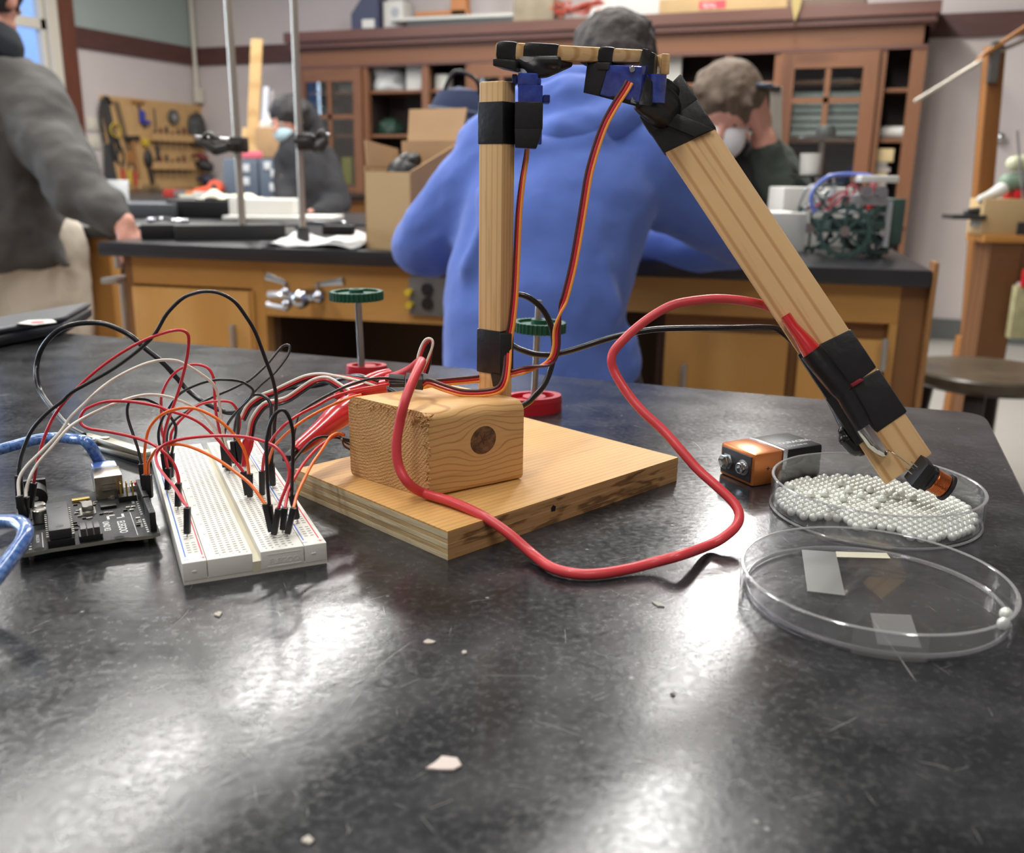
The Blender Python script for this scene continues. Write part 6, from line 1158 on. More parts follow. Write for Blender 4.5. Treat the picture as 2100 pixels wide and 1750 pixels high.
def cam_knob(P_, r, h, par, m, rz=0, tilt=0):
    M = Matrix.Translation(P_) @ Matrix.Rotation(rz, 4, 'Z') @ Matrix.Rotation(tilt, 4, 'X')
    prof = []
    for k in range(40):
        a_ = k*2*pi/40; rr_ = r*(1+.13*cos(2*a_)); prof.append((rr_*cos(a_), rr_*sin(a_)*.86))
    o = MB().prism(prof, 0, h*.72, M=M).build('cam_knob', m, par)
    t_ = bmesh.new(); N_ = 40; a = [t_.verts.new(M @ V((x, y, h*.72))) for x, y in prof]; b_ = [t_.verts.new(M @ V((x*.97, y*.97, h))) for x, y in prof]; c_ = [t_.verts.new(M @ V((x*.74, y*.74, h))) for x, y in prof]; d_ = [t_.verts.new(M @ V((x*.72, y*.72, h*.74))) for x, y in prof]
    for p, q in ((a, b_), (b_, c_), (c_, d_)):
        for k in range(N_): t_.faces.new((p[k], p[(k+1) % N_], q[(k+1) % N_], q[k]))
    bmesh.ops.recalc_face_normals(t_, faces=t_.faces); g = MB(); g.join(t_); g.build('knob_rim', m, o); MB().prism([(r*.42*cos(k*pi/10)+r*.08, r*.42*sin(k*pi/10)) for k in range(20)], h*.7, h*.95, M=M).build('knob_boss', m, o)
def toy(lab, foot, top, gy, gx_, gr, Yf, Yt, dia, cap=True):
    P_ = Pz(*foot, 0); t = kthing('gear_shaft', lab, 'gear toy', P_)
    a_, b_ = Py(foot[0], foot[1]-12, P_.y), Py(*top, P_.y+Yt); a_.z = max(a_.z, 2); MB().cyl(a_, b_, dia, n=16).build('shaft', mat('shaft_steel', c(170, 168, 164), .3, metal=.9), t)
    f = (gy-foot[1])/(top[1]-foot[1]); g_ = a_.lerp(b_, f); gl = Py(gx_, gy, g_.y); g_.z = gl.z; gear(V((gl.x, g_.y, gl.z)), gr, 6.4, t, tilt=(b_.x-a_.x)/(b_.z-a_.z)*.6); return t, P_
t, P_ = toy('green gear on a steel shaft with red knob foot right of the arm post', (1094, 842), (1105, 616), 670, 1106, 17.6, 0, 2, 2.2)
cam_knob(P_+V((-1, -1, 0)), 18.4, 10.5, t, redk, .4)
t, P_ = toy('green gear on a tall shaft left of the arm, seen edge-on', (742, 775), (733, 597), 606, 731, 20.2, 0, 0, 2.6)
cam_knob(P_+V((3, 6, 0)), 14, 9, t, redk, .1)
# ---------------------------------------------------------------- breadboard
BB0 = V((-123.5, 325.1, 0)); BBA = .429; MBB = rzk(BB0, BBA)
bbw = mat('breadboard_white', c(226, 224, 216), .42, spec=.4); hole_m = mat('breadboard_hole', c(150, 148, 140), .8); blu = mat('rail_blue', c(50, 110, 200), .5); redl = mat('rail_red', c(214, 50, 70), .5); ink = mat('board_ink', c(70, 70, 70), .6)
t = kthing('breadboard', 'white solderless breadboard stuck full of jumper wires', 'breadboard', MBB @ V((27.5, 82, 0))); BBT = t
H = 9.0
MB().box(27.5, 82.5, 1, 54.6, 164.6, 2, M=MBB).build('foam_back', mat('foam_cream', c(214, 210, 198), .8), t)
for x0, x1, nm in ((0, 9.0, 'power_rail'), (46.0, 55, 'power_rail')): MB().bx(0, 1, 0, 1, 0, 1).bm.free(); MB().box((x0+x1)/2, 82.5, 1.5+H/2-.75, x1-x0-.12, 165, H-1.5, M=MBB, bev=.35).build(nm, bbw, t)
MB().box((9.1+26.0)/2, 82.5, .75+H/2, 16.8, 165, H-1.5, M=MBB, bev=.35).build('terminal_strip', bbw, t); MB().box((29.0+45.9)/2, 82.5, .75+H/2, 16.8, 165, H-1.5, M=MBB, bev=.35).build('terminal_strip', bbw, t)
MB().box(27.5, 82.5, 3.2, 3.4, 164.8, 4.4, M=MBB).build('centre_groove', mat('groove_cream', c(206, 200, 176), .5), t)
def onbb(x, y, z=H): return MBB @ V((x, y, z))
for x_, m_ in ((1.9, blu), (8.1, redl), (47.0, blu), (53.1, redl)): MB().box(x_, 82.5, H+.02, .5, 153, .06, M=MBB).build('rail_line', m_, t)
for x_, m_ in ((1.9, blu), (47.0, blu), (8.1, redl), (53.1, redl)):
    s = MB().box(x_, 3.2, H+.02, 2.0, .35, .06, M=MBB)
    if m_ is redl: s.box(x_, 3.2, H+.02, .35, 2.0, .07, M=MBB)
    s.build('polarity_mark', m_, t)
hs = MB(); xs = [27.5-3.81-2.54*k for k in range(5)]+[27.5+3.81+2.54*k for k in range(5)]
def hole(x, y): v = [hs.bm.verts.new(MBB @ V((x+a, y+b, H+.015))) for a, b in ((-.72, -.5), (.72, -.5), (.72, .5), (-.72, .5))]; hs.bm.faces.new(v)
for r_ in range(63):
    for x_ in xs: hole(x_, 5.2+r_*2.47)
for g_ in range(10):
    for r_ in range(5):
        for x_ in (3.9, 6.3, 49.0, 51.4): hole(x_, 10+g_*15.3+r_*2.54)
ho = hs.build('contact_holes', hole_m, t, smooth=False); ho['kind'] = 'stuff'
for k, ch in enumerate('abcde'): text('lettering', ch, ink, t, MBB @ Matrix.Translation((27.5+3.81+2.54*(4-k)+.9, 3.4, H+.02)) @ Matrix.Rotation(pi, 4, 'Z'), 1.9, .01)
for k, ch in enumerate('fghij'): text('lettering', ch, ink, t, MBB @ Matrix.Translation((27.5-3.81-2.54*k+.9, 3.4, H+.02)) @ Matrix.Rotation(pi, 4, 'Z'), 1.9, .01)
for n_ in (5, 10, 15, 20, 25, 30, 35, 40, 45, 50, 55, 60):
    y_ = 5.2+(n_-1)*2.47
    for x_ in (12.3, 45.4): text('lettering', str(n_), ink, t, MBB @ Matrix.Translation((x_, y_+.6, H+.02)) @ Matrix.Rotation(pi, 4, 'Z'), 1.6, .01, sx=.8)
Mf = MBB @ Matrix.Translation((31.5, 0, 3.2)) @ Matrix.Rotation(pi/2, 4, 'X'); text('lettering', 'ELEGOO', mat('emboss_white', c(214, 212, 204), .5), t, Mf @ Matrix.Translation((.8, .2, 0)), 3.0, .12, .03)
MB().box(38, -.05, 7.4, 13, .15, .25, M=MBB).box(38, -.05, 2.4, 13, .15, .2, M=MBB).build('emboss_frame', bbw, t)
for x_ in (4.2, 49.6): MB().box(x_, -.1, 5.2, 1.6, .35, .5, M=MBB).build('clip_nub', bbw, t)

# ---------------------------------------------------------------- controller board
ABA = radians(27.57); AO = V((-193.2, 339.0, 0)); MAB = rzk(AO, ABA); zP = 5.6
t = kthing('controller_board', 'black microcontroller board with blue cable plugged in its metal socket', 'circuit board', MAB @ V((26, 34, 0)))
pcbm = mat('pcb_black', c(16, 17, 19), .5, spec=.3, noise=(700, .6), col2=c(62, 64, 66)); silk = mat('silk_white', c(220, 220, 218), .6); blk_p = mat('socket_black', c(20, 20, 21), .45); silv = mat('tin_silver', c(180, 176, 168), .28, metal=.85); gold = mat('gold_pad', c(200, 170, 90), .3, metal=.7); edge_m = mat('pcb_edge', c(120, 118, 108), .6)
def am(x, y, z=zP): return MAB @ V((x, y, z))
outl = [(0, 1.2), (3, 0), (12, 1.3), (22, 1.3), (40, 1.3), (43, 0), (50, -.4), (53.4, 1.2), (53.4, 63), (51, 66), (51, 68.6), (0, 68.6)]
MB().prism(outl, zP-1.5, zP-.05, M=MAB).build('board_edge', edge_m, t, smooth=False); MB().prism([(x*.997+.08, y*.997+.1) for x, y in outl], zP-.06, zP, M=MAB).build('board_face', pcbm, t, smooth=False)
def ab(nm, x, y, sx, sy, h, m, z=zP, bev=.15, par=None): return MB().box(x, y, z+h/2, sx, sy, h, M=MAB, bev=bev).build(nm, m, par or t)
us = ab('usb_socket', 38.6, 62.6, 12.0, 15.8, 10.8, mat('usb_metal', c(176, 166, 150), .25, metal=.9), bev=.5)
for k in (4.2, 7.0): MB().box(38.6, 54.6, zP+k, 6, .3, .5, M=MAB, bev=.1).build('socket_slot', mat('usb_slot', c(120, 112, 100), .3, metal=.8), us)
pj = MB().box(8.6, 58, zP+1.4, 9, 13.6, 2.8, M=MAB, bev=.3).box(8.6, 63.4, zP+5.5, 9, 3, 11, M=MAB, bev=.3).cyl(am(8.6, 51.4, zP+5.8), am(8.6, 64, zP+5.8), 4.6, n=24).build('power_jack', blk_p, t)
MB().cyl(am(8.6, 51.2, zP+5.8), am(8.6, 51.35, zP+5.8), 2.9, n=18).build('jack_hole', mat('jack_dark', c(10, 10, 10), .8), pj); MB().cyl(am(8.6, 50.8, zP+5.8), am(8.6, 56, zP+5.8), 1.0, n=10).build('jack_pin', silv, pj)
for x_, y_ in ((9.0, 43.0), (9.6, 35.6)): cpp = MB().lathe([(0, .3), (3.1, .3), (3.1, 5.6), (2.7, 6), (0, 6)], Matrix.Translation(am(x_, y_)), 22).build('capacitor', silv, t); MB().box(x_, y_, zP+.25, 6.8, 6.8, .5, M=MAB).build('capacitor_base', blk_p, cpp); MB().box(x_-.2, y_+1.4, zP+6.02, 3.6, 1.6, .06, M=MAB).build('capacitor_mark', ink, cpp)
# long chip in its socket
ch = MB().box(16.2, 19.6, zP+5.4, 8.2, 35.6, 4.0, M=MAB, bev=.4).build('long_chip', mat('chip_dark', c(46, 46, 48), .4), t); MB().box(16.2, 19.6, zP+1.6, 9.8, 36.4, 3.2, M=MAB, bev=.2).build('chip_socket', blk_p, ch)
for k in range(14):
    for s in (-1, 1): MB().box(16.2+s*4.7, 3.4+k*2.5, zP+3.6, .9, 1.1, 1.9, M=MAB).build('chip_pin', silv, ch)
for y_ in (6, 31): MB().lathe([(0, 0), (1.5, 0), (1.5, .05), (0, .05)], Matrix.Translation(am(16.2, y_, zP+7.41)), 18).build('chip_dimple', ink, ch)
# headers
def header(nm, x, y0, y1, n):
    hd_ = MB().box(x, (y0+y1)/2, zP+4.25, 2.5, y1-y0, 8.5, M=MAB, bev=.15).build(nm, blk_p, t); s = MB()
    for k in range(n): s.box(x, y0+(k+.5)*(y1-y0)/n, zP+8.53, 1.1, 1.1, .06, M=MAB)
    s.build('header_holes', mat('hole_shade', c(52, 52, 54), .7), hd_)
header('pin_header', 51.2, 3.2, 24, 8); header('pin_header', 51.2, 26, 51.5, 10); header('pin_header', 2.3, 2.6, 18, 6); header('pin_header', 2.3, 20.4, 41, 8)
# three-pin sockets, programming pins, crystal and small parts
for k in range(3): ab('small_socket', 24.6+k*2.55, 7.4, 2.1, 8.2, 5.6, mat('socket_grey', c(66, 62, 62), .35), bev=.1)
ab('small_socket_base', 27.2, 7.4, 8.8, 8.8, 2.6, blk_p)
xt = MB().prism([(4.6*cos(a)*.5*(1)+(1.6 if cos(a) > 0 else -1.6)*0, 0) for a in ()] or [(-2, -4), (2, -4), (2.4, -3), (2.4, 3), (2, 4), (-2, 4), (-2.4, 3), (-2.4, -3)], zP+.3, zP+3.8, M=MAB @ Matrix.Translation((28.2, 41, 0)), bev=.4).build('crystal', silv, t); MB().prism([(-2.6, -5), (2.6, -5), (3.2, -4), (3.2, 4), (2.6, 5), (-2.6, 5), (-3.2, 4), (-3.2, -4)], zP, zP+.4, M=MAB @ Matrix.Translation((28.2, 41, 0))).build('crystal_rim', silv, xt)
ab('gold_fuse', 26.4, 57, 7.4, 3.2, 1.3, gold); ab('reset_button', 50.6, 64, 5.0, 4.2, 2.4, silv); ab('button_cap', 51.2, 64, 2.2, 2.2, 3.6, red_m)
ab('interface_chip', 36.8, 44, 6.6, 6.6, 1.3, blk_p)
ih = ab('programming_header', 45.6, 49.4, 7.6, 5.0, 2.6, blk_p)
for k in range(3):
    for j in range(2): MB().box(43.0+k*2.5, 48.2+j*2.5, zP+4.6, .62, .62, 8.2, M=MAB).build('header_pin', gold, ih)
rs = random.Random(8); ic = 0
for k in range(62):
    x_, y_ = rs.uniform(22, 47), rs.uniform(13, 56)
    if (25 < x_ < 32 and 35 < y_ < 47) or (33 < x_ < 41 and 39 < y_ < 48) or (31 < x_ < 46 and 12 < y_ < 33) or (42 < x_ < 49 and 45 < y_ < 53): continue
    ab('surface_part', x_, y_, 1.7, .95, .6, [silv, silv, blk_p][k % 3], bev=0)
sp_ = MB()
for k in range(8): sp_.box(49.0, 27.5+k*2.9, zP+.02, .9, .9, .05, M=MAB)
for k in range(7): sp_.box(49.0, 4.4+k*2.6, zP+.02, .9, 1.3, .05, M=MAB)
for k in range(12): sp_.box(4.9, 4.4+k*3, zP+.02, 1.0, 1.1, .05, M=MAB)
sp_.box(44.7, 17, zP+.02, .25, 30, .05, M=MAB).box(9.5, 12, zP+.02, .25, 20, .05, M=MAB); sp_.build('silk_marks', silk, t)
MR = MAB @ Matrix.Translation((35.5, 31.5, zP+.03)) @ Matrix.Rotation(-pi/2, 4, 'Z')
text('lettering', 'ELEGOO', silk, t, MR @ Matrix.Translation((9.0, 3.0, 0)), 4.4, .02, .05, sx=.9); text('lettering', 'UNO R3', silk, t, MR @ Matrix.Translation((7.0, -2.6, 0)), 3.6, .02, .05, sx=.9)
MB().box(-1+1, 0, .02, 5, 1, .05, M=MR @ Matrix.Translation((2.6, 0, 0))).box(0, 0, .02, 1, 3.4, .05, M=MR @ Matrix.Translation((.4, 1.2, 0))).box(0, 0, .02, 5, 1, .05, M=MR @ Matrix.Translation((2.6, 6, 0))).box(0, 0, .02, 1, 3, .05, M=MR @ Matrix.Translation((4.8, 4.8, 0))).build('logo_mark', silk, t)
for k, s in enumerate(('DIGITAL PWM~', 'TX RX', 'POWER', 'ANALOG IN')): text('lettering', s, silk, t, MAB @ Matrix.Translation((46.8 if k < 2 else 7.2, [22, 48, 40, 20][k], zP+.03)) @ Matrix.Rotation(-pi/2, 4, 'Z'), 1.7, .01)
for x_, y_ in ((37.6, 2.6), (8, 3)): MB().lathe([(0, 0), (1.9, 0), (1.9, .06), (0, .06)], Matrix.Translation(am(x_, y_, zP)), 20).build('mount_hole', mat('jack_dark', c(10, 10, 10), .8), t)
for x_, y_ in ((5, 8), (48, 8), (5, 60), (48, 60), (26, 35)): MB().cyl(am(x_, y_, 0), am(x_, y_, zP-1.4), 1.2, n=8).build('solder_leg', silv, t)
# usb cable: blue braided, two visible runs
usb_m = mat('blue_cable', c(44, 88, 160), .25, coat=.6, noise=(480, .6), stretch=(1, 1, 1), col2=c(140, 176, 222)); plug_m = mat('plug_blue', c(58, 100, 178), .3, trans=.3)
t = kthing('usb_cable', 'translucent blue braided cable looping off the left edge into the board socket', 'cable', am(38.6, 74, 0))
ps = am(38.6, 70.3, zP+6.2); pe = am(38.0, 84, zP+7.4); dU = (pe-ps)
MB().beam(ps, ps+dU*.62, MAB.to_3x3() @ V((11.2, 0, 0)), V((0, 0, 9.4)), bev=1.6).build('plug_body', plug_m, t); MB().tube([ps+dU*.6, ps+dU*.85, ps+dU*1.05], [5.0, 4.2, 3.3], 18, flat=(1.1, .9)).build('strain_relief', plug_m, t)
MB().box(38.4, 77, zP+10.9, 6.5, 6, .3, M=MAB, bev=.1).build('plug_emblem', mat('plug_light', c(120, 156, 206), .4), t)
def at_(px, py, Y): return Py(px, py, Y)
u1 = [ps+dU*1.0, at_(180, 909, 425), at_(150, 901, 432), at_(115, 898, 438), at_(75, 902, 436), at_(30, 914, 428), at_(-25, 930, 415), at_(-90, 955, 395), at_(-140, 1000, 372), at_(-140, 1040, 352), at_(-90, 1068, 338), at_(-30, 1072, 328), at_(10, 1070, 322), at_(38, 1072, 316), at_(52, 1086, 310), at_(48, 1108, 304), at_(30, 1135, 298), at_(5, 1168, 290), at_(-40, 1230, 276), at_(-90, 1300, 262)]
u1[-2:] = [at_(-40, 1225, 277), at_(-90, 1290, 263)]
MB().tube(spline(u1, 8), 2.75, 16).build('cable', usb_m, t)

# ---------------------------------------------------------------- jumper wires
wm = {'red': mat('wire_red', c(204, 44, 54), .35, coat=.15), 'black': mat('wire_black', c(26, 26, 28), .35, coat=.15), 'white': mat('wire_white', c(226, 220, 208), .4), 'orange': mat('wire_orange', c(240, 112, 32), .35, coat=.15), 'brown': mat('wire_brown', c(82, 42, 36), .4), 'yellow': mat('wire_amber', c(246, 160, 70), .4)}
housing = mat('pin_housing', c(24, 24, 26), .45)
def trace(pts, Ya, Yb, mids=()):
    """pixel trace to K points; depth runs from Ya to Yb along the wire, with optional (index, depth) anchors"""
    L_ = [0]
    for a, b in zip(pts, pts[1:]): L_.append(L_[-1]+math.hypot(b[0]-a[0], b[1]-a[1]))
    an = [(0, Ya)]+[(L_[i], y) for i, y in mids]+[(L_[-1], Yb)]
    out = []
    for p, l in zip(pts, L_):
        for (l0, y0), (l1, y1) in zip(an, an[1:]):
            if l <= l1+1e-6: f = (l-l0)/max(l1-l0, 1e-6); out.append(Py(p[0], p[1], y0+(y1-y0)*f)); break
    return out
def plug(par, top, bot, Y=None, z=10.5, w_=2.4, pin=True):
    B_ = Pz(bot[0], bot[1], z) if Y is None else Py(bot[0], bot[1], Y); A = Py(top[0], top[1], B_.y); d = (A-B_).normalized()
    x = V((1, 0, 0)); x = (x-d*x.dot(d)).normalized(); y = d.cross(x)
    MB().beam(B_, A, x*w_, y*w_, bev=.3).build('pin_housing', housing, par)
    if pin: MB().cyl(B_-d*2.2, B_, .35, n=6).build('pin', silv, par)
    return B_.y
def jumper(lab, col, pts, p0=None, p1=None, Ya=None, Yb=None, mids=(), r=.68, cat='jumper wire'):
    """p0/p1 = (top px, bottom px[, depth or None[, z]]) housings at the two ends"""
    base = None
    def yof(p): 
        if len(p) > 2 and p[2] is not None: return p[2]
        return Pz(p[1][0], p[1][1], p[3] if len(p) > 3 else 10.5).y
    Ya = Ya if Ya is not None else yof(p0); Yb = Yb if Yb is not None else yof(p1)
    b_ = Py(pts[0][0], pts[0][1], Ya); t_ = kthing('jumper_wire', lab, cat, (b_.x, b_.y, b_.z))
    K_ = trace(pts, Ya, Yb, mids); MB().tube(spline(K_, 5), r, 10).build('wire', wm[col], t_)
    for p in (p0, p1):
        if p: plug(t_, p[0], p[1], yof(p))
    return t_
ya = lambda x, y, z: am(x, y, z).y
YL = am(2.3, 30, 14).y; YL2 = am(2.3, 24, 14).y; YR_ = am(51.2, 38, 14).y
jumper('red jumper arching highest from the left header of the circuit board', 'red', [(69, 993), (75, 954), (89, 903), (103, 869), (116, 846), (143, 812), (190, 767), (238, 731), (286, 703), (333, 684), (367, 677), (384, 684), (387, 703), (382, 741), (371, 786), (357, 829), (342, 870), (336, 905), (341, 945), (345, 965)], ((69, 990), (62, 1040), am(3, 40, 10).y), ((345, 960), (344, 1004)))
jumper('cream white jumper, upper of the two from the board left header', 'white', [(39, 1018), (38.6, 985), (54, 957), (85, 926), (123, 887), (143, 858), (167, 834), (214, 791), (262, 762), (309, 743), (350, 738.6), (381, 748), (428, 779), (443, 798), (450, 827), (455, 869), (462, 905), (468, 925)], ((39, 1017), (48, 1060), YL2), ((468, 922), (470, 965)))
jumper('cream white jumper, lower of the two from the board left header', 'white', [(53, 1020), (55, 998), (72, 959), (110, 913), (144, 875), (190, 848), (238, 827), (286, 812), (328, 811), (369, 822), (405, 841), (430, 866), (445, 888), (458, 915)], ((53, 1019), (51, 1063), YL2+3), ((459, 914), (462, 958)))
jumper('long black jumper rising into the tallest loop over the table edge', 'black', [(38, 985), (40, 955), (46, 928), (64, 885), (95, 849), (128, 823), (147, 805), (190, 781), (238, 753), (286, 717), (317, 686), (342, 644), (373, 613), (398, 602), (424, 598), (452, 602), (481, 619), (504, 649), (524, 683), (547, 744), (559, 777), (566, 811), (566, 838), (563, 870), (561, 901), (558, 930), (556, 960)], ((38, 975), (42, 1052), YL2+8), ((556, 950), (559, 995)), mids=((14, 400),), r=.82)
jumper('red jumper looping left of the breadboard, its upper run crossing the board', 'red', [(367, 992), (365, 975), (355, 949), (334, 926), (308, 909), (270, 896), (218, 885), (185, 880), (168, 871), (164, 860), (170, 846), (182, 836), (218, 824), (270, 824), (321, 833), (345, 842), (378, 852), (409, 867), (435, 890), (456, 913), (476, 939), (499, 968)], ((366, 991), (365, 1038)), ((499, 967), (508, 1015)), mids=((9, 400),))
jumper('long red jumper arching over the breadboard in front of the others', 'red', [(384, 1042), (382, 1036), (376, 1029), (358, 1000), (337, 975), (322, 952), (321, 930), (340, 911), (378, 900), (430, 894.6), (481, 894.6), (520, 900), (558, 913), (582, 936), (593, 965), (589, 993), (577, 1024), (571, 1043)], ((384, 1041), (384, 1094)), ((571, 1043), (562, 1096)), mids=((6, 385),))
jumper('orange jumper making the higher arch over the breadboard', 'orange', [(298, 975), (297, 945), (297, 923), (305, 882), (327, 854), (358, 840), (394, 837), (430, 850), (461, 872), (487, 900), (505, 934), (511, 975)], ((297, 973), (299, 1018), am(51.2, 36, 12).y), ((512, 972), (513, 1019)))
jumper('orange jumper making the lower arch over the breadboard', 'orange', [(304, 976), (304, 955), (307, 944), (325, 919), (358, 911), (394, 918), (443, 941), (481, 967), (515, 995), (544, 1035)], ((305, 974), (308, 1020), am(51.2, 34, 12).y), ((544, 1033), (557, 1090)))
jumper('black jumper looping from the board right header onto the near rail', 'black', [(291, 955), (284, 925), (277, 903), (262, 857), (262, 831), (270, 820), (283, 818), (308, 822), (337, 841), (357, 867), (361, 885), (356, 910), (352, 933)], ((290, 951), (297, 1002), am(51.2, 42, 12).y), ((352, 930), (351, 978)))
jumper('black jumper forming the low middle hump behind the orange arches', 'black', [(336, 936), (328, 915), (325, 890), (332, 862), (347, 836), (369, 808), (405, 789), (440, 780), (461, 779), (490, 782), (507, 790), (519, 802), (511, 819), (482, 849), (465, 874), (459, 901), (463, 925)], ((335, 930), (341, 972)), ((477, 905), (482, 950)), mids=((8, 425),))
jumper('black jumper with the narrow raised loop above the table edge', 'black', [(345, 935), (342, 912), (343, 885), (356, 864), (380, 846), (417, 824), (452, 808), (471, 800), (495, 788), (513, 779), (545, 750), (566, 725), (579, 711), (592, 708), (594, 719), (585, 737), (561, 767), (534, 790), (503, 825), (486, 853), (480, 890), (484, 905)], ((345, 932), (347, 975)), ((484, 902), (492, 948)), mids=((12, 480),))
jumper('red jumper standing in a tall narrow arch left of the far breadboard end', 'red', [(338, 905), (331, 880), (331, 845), (331, 815), (343, 784), (362, 762), (386, 750), (405, 748), (426, 755), (438, 776), (440, 810), (443, 846), (449, 880), (456, 905)], None, ((456, 903), (460, 945)), Ya=450, mids=())
jumper('short red jumper hump across the far half of the breadboard', 'red', [(346, 925), (350, 900), (353, 885), (373, 859), (404, 833), (435, 824), (468, 824), (482, 834), (490, 852), (492, 870), (489, 890), (487, 905)], None, ((487, 900), (493, 945)), Ya=432)
jumper('black jumper arching just behind the breadboard near its far end', 'black', [(487, 905), (488, 870), (490, 848), (503, 825), (519, 811), (534, 810), (549, 819), (556, 838), (554, 870), (552, 905), (552, 940)], ((487, 903), (496, 950)), ((552, 938), (556, 985)), r=.8)
jumper('tall thin black jumper arch at the near right corner of the breadboard', 'black', [(553, 1040), (549, 1000), (547, 954), (547, 903), (556, 864), (569, 845), (582, 842), (594, 859), (601, 890), (601, 928), (599, 980), (598, 1016)], ((552, 1036), (558, 1088)), ((598, 1015), (609, 1064)), r=.78)
# ---------------------------------------------------------------- servo leads (three-wire ribbons) and bundles
def ribbon(name, lab, pts, cols, Ya, Yb, mids=(), r=.68, twist=None, group=None, step=1.3, cat='servo cable'):
    base = Py(pts[0][0], pts[0][1], Ya); t_ = kthing(name, lab, cat, base); K_ = spline(trace(pts, Ya, Yb, mids), 5); n = len(K_)
    tw = twist or [(0, 0), (1, 0)]
    for j, cc_ in enumerate(cols):
        o = (j-(len(cols)-1)/2)*step*1.0; out = []
        for i, p in enumerate(K_):
            d = (K_[min(i+1, n-1)]-K_[max(i-1, 0)]).normalized(); f = i/(n-1)
            for (f0, a0_), (f1, a1_) in zip(tw, tw[1:]):
                if f <= f1+1e-9: ang_ = a0_+(a1_-a0_)*(f-f0)/max(f1-f0, 1e-6); break
            s = d.cross(V((0, 1, 0)));
            if s.length < .05: s = V((1, 0, 0))
            s.normalize(); b_ = d.cross(s); out.append(p+(s*cos(ang_)+b_*sin(ang_))*o)
        MB().tube(out, r, 8).build('lead', wm[cc_], t_)
    return t_
RBW = ('brown', 'red', 'yellow')
ribbon('servo_cable', 'brown red orange servo ribbon hanging in front from the right-hand servo', [(1291, 168), (1282, 184), (1262, 215), (1240, 255), (1222, 305), (1207, 360), (1197, 420), (1187, 480), (1175, 545), (1160, 605), (1149, 640), (1142, 680), (1141, 710), (1134, 735), (1118, 748), (1080, 758), (1048, 766), (1000, 775), (930, 782), (890, 786), (868, 790)], RBW, 437, 425, mids=((9, 420), (15, 418), (17, 440)), twist=[(0, .2), (.46, 0), (.55, pi), (.66, pi), (.76, 2*pi), (1, 2*pi)])
ribbon('servo_cable', 'brown red orange servo ribbon taped down the right side of the upright post', [(1081, 306), (1078, 330), (1070, 380), (1064, 440), (1060, 520), (1056, 600), (1050, 660), (1043, 700), (1040, 750), (1034, 784), (1020, 800), (990, 806), (950, 806), (915, 797), (880, 785), (868, 790)], RBW, 438, 425, mids=((7, 431), (9, 424)), twist=[(0, 1.2), (.15, .9), (.4, .5), (.55, .3), (.68, 0), (1, 0)])
t = kthing('cable_connector', 'black connector block joining the servo ribbons to jumper pins behind the block', 'connector', Py(850, 782, 432))
MB().beam(Py(833, 781, 434), Py(868, 784, 426), V((0, 3, 2.6)), V((0, -2.4, 5.4)), bev=.5).build('shell', housing, t)
for dy in (-4, 3, 9): MB().beam(Py(798, 778+dy, 440), Py(830, 780+dy*.7, 434), V((0, 2, 1.9)), V((0, -1.6, 2.0)), bev=.3).build('pin_housing', housing, t)
BRW = ('black', 'red', 'white')
ribbon('lead_bundle', 'black red white bundle, upper arch reaching the red clip boots', [(497, 860), (511, 834), (534, 816), (566, 803), (597, 788), (628, 775), (660, 769), (691, 771), (733, 777), (760, 783), (775, 787)], BRW, Pz(497, 930, 9).y, 450, twist=[(0, 0), (.5, .3), (1, pi)], cat='wire bundle', step=1.25)
ribbon('lead_bundle', 'white red black bundle, lower wavy run left of the red boots', [(508, 915), (514, 890), (520, 862), (542, 832), (570, 825), (591, 818), (618, 800), (645, 783), (670, 779), (691, 790), (714, 806)], ('black', 'red', 'white')[::-1], Pz(505, 945, 9).y, 440, twist=[(0, pi), (.4, pi), (1, pi)], cat='wire bundle', step=1.25)
t = jumper('black jumper running up from the breadboard to the connector block', 'black', [(598, 935), (603, 890), (612, 850), (628, 836), (660, 817), (702, 796), (744, 781), (775, 776), (800, 776)], None, None, Ya=400, Yb=440)
jumper('red jumper running up from the breadboard to the connector block', 'red', [(538, 968), (541, 940), (547, 922), (561, 897), (587, 869), (618, 848), (650, 832), (681, 815), (723, 802), (765, 794), (798, 788)], ((537, 966), (538, 1015)), None, Yb=438, mids=((4, 395),))
jumper('orange jumper running up from the breadboard behind the block corner', 'orange', [(549, 955), (556, 930), (566, 911), (599, 880), (628, 859), (670, 836), (718, 816), (740, 810)], ((557, 950), (560, 996)), None, Yb=434, mids=((3, 395),))
jumper('orange jumper leaning right from the near corner of the breadboard', 'orange', [(602, 1043), (610, 1013), (628, 975), (640, 952), (662, 920), (677, 897), (692, 889), (703, 893)], ((602, 1041), (590, 1094)), None, Yb=415)
jumper('red jumper leaning right beside the leaning orange one', 'red', [(584, 1043), (592, 1006), (602, 985), (622, 952), (650, 920), (677, 900), (697, 890), (706, 892)], ((584, 1041), (580, 1086)), None, Yb=418)
jumper('black jumper leaning right behind the leaning red and orange ones', 'black', [(596, 1010), (594, 975), (600, 950), (618, 926), (639, 905), (660, 896), (691, 898), (716, 903)], None, None, Ya=395, Yb=425)
t = kthing('wire_stubs', 'short frayed dark wire ends poking out left of the block', 'wire ends', Py(716, 905, 424))
for k, cc_ in enumerate(('black', 'brown', 'white', 'brown')): MB().tube(spline([Py(696+k*2, 893+k*3, 420), Py(706, 903+k*4, 422), Py(724, 908+k*6, 427)], 4), .45, 6).build('stub', wm[cc_], t)
ribbon('wire_loop', 'small upright loop of black red and white leads above the block', [(860, 760), (862, 735), (868, 715), (876, 701), (884, 700), (886, 712), (879, 740), (870, 765)], BRW, 428, 428, r=.6, twist=[(0, .5), (.45, .2), (1, pi-.3)], cat='wire loop', step=1.3)

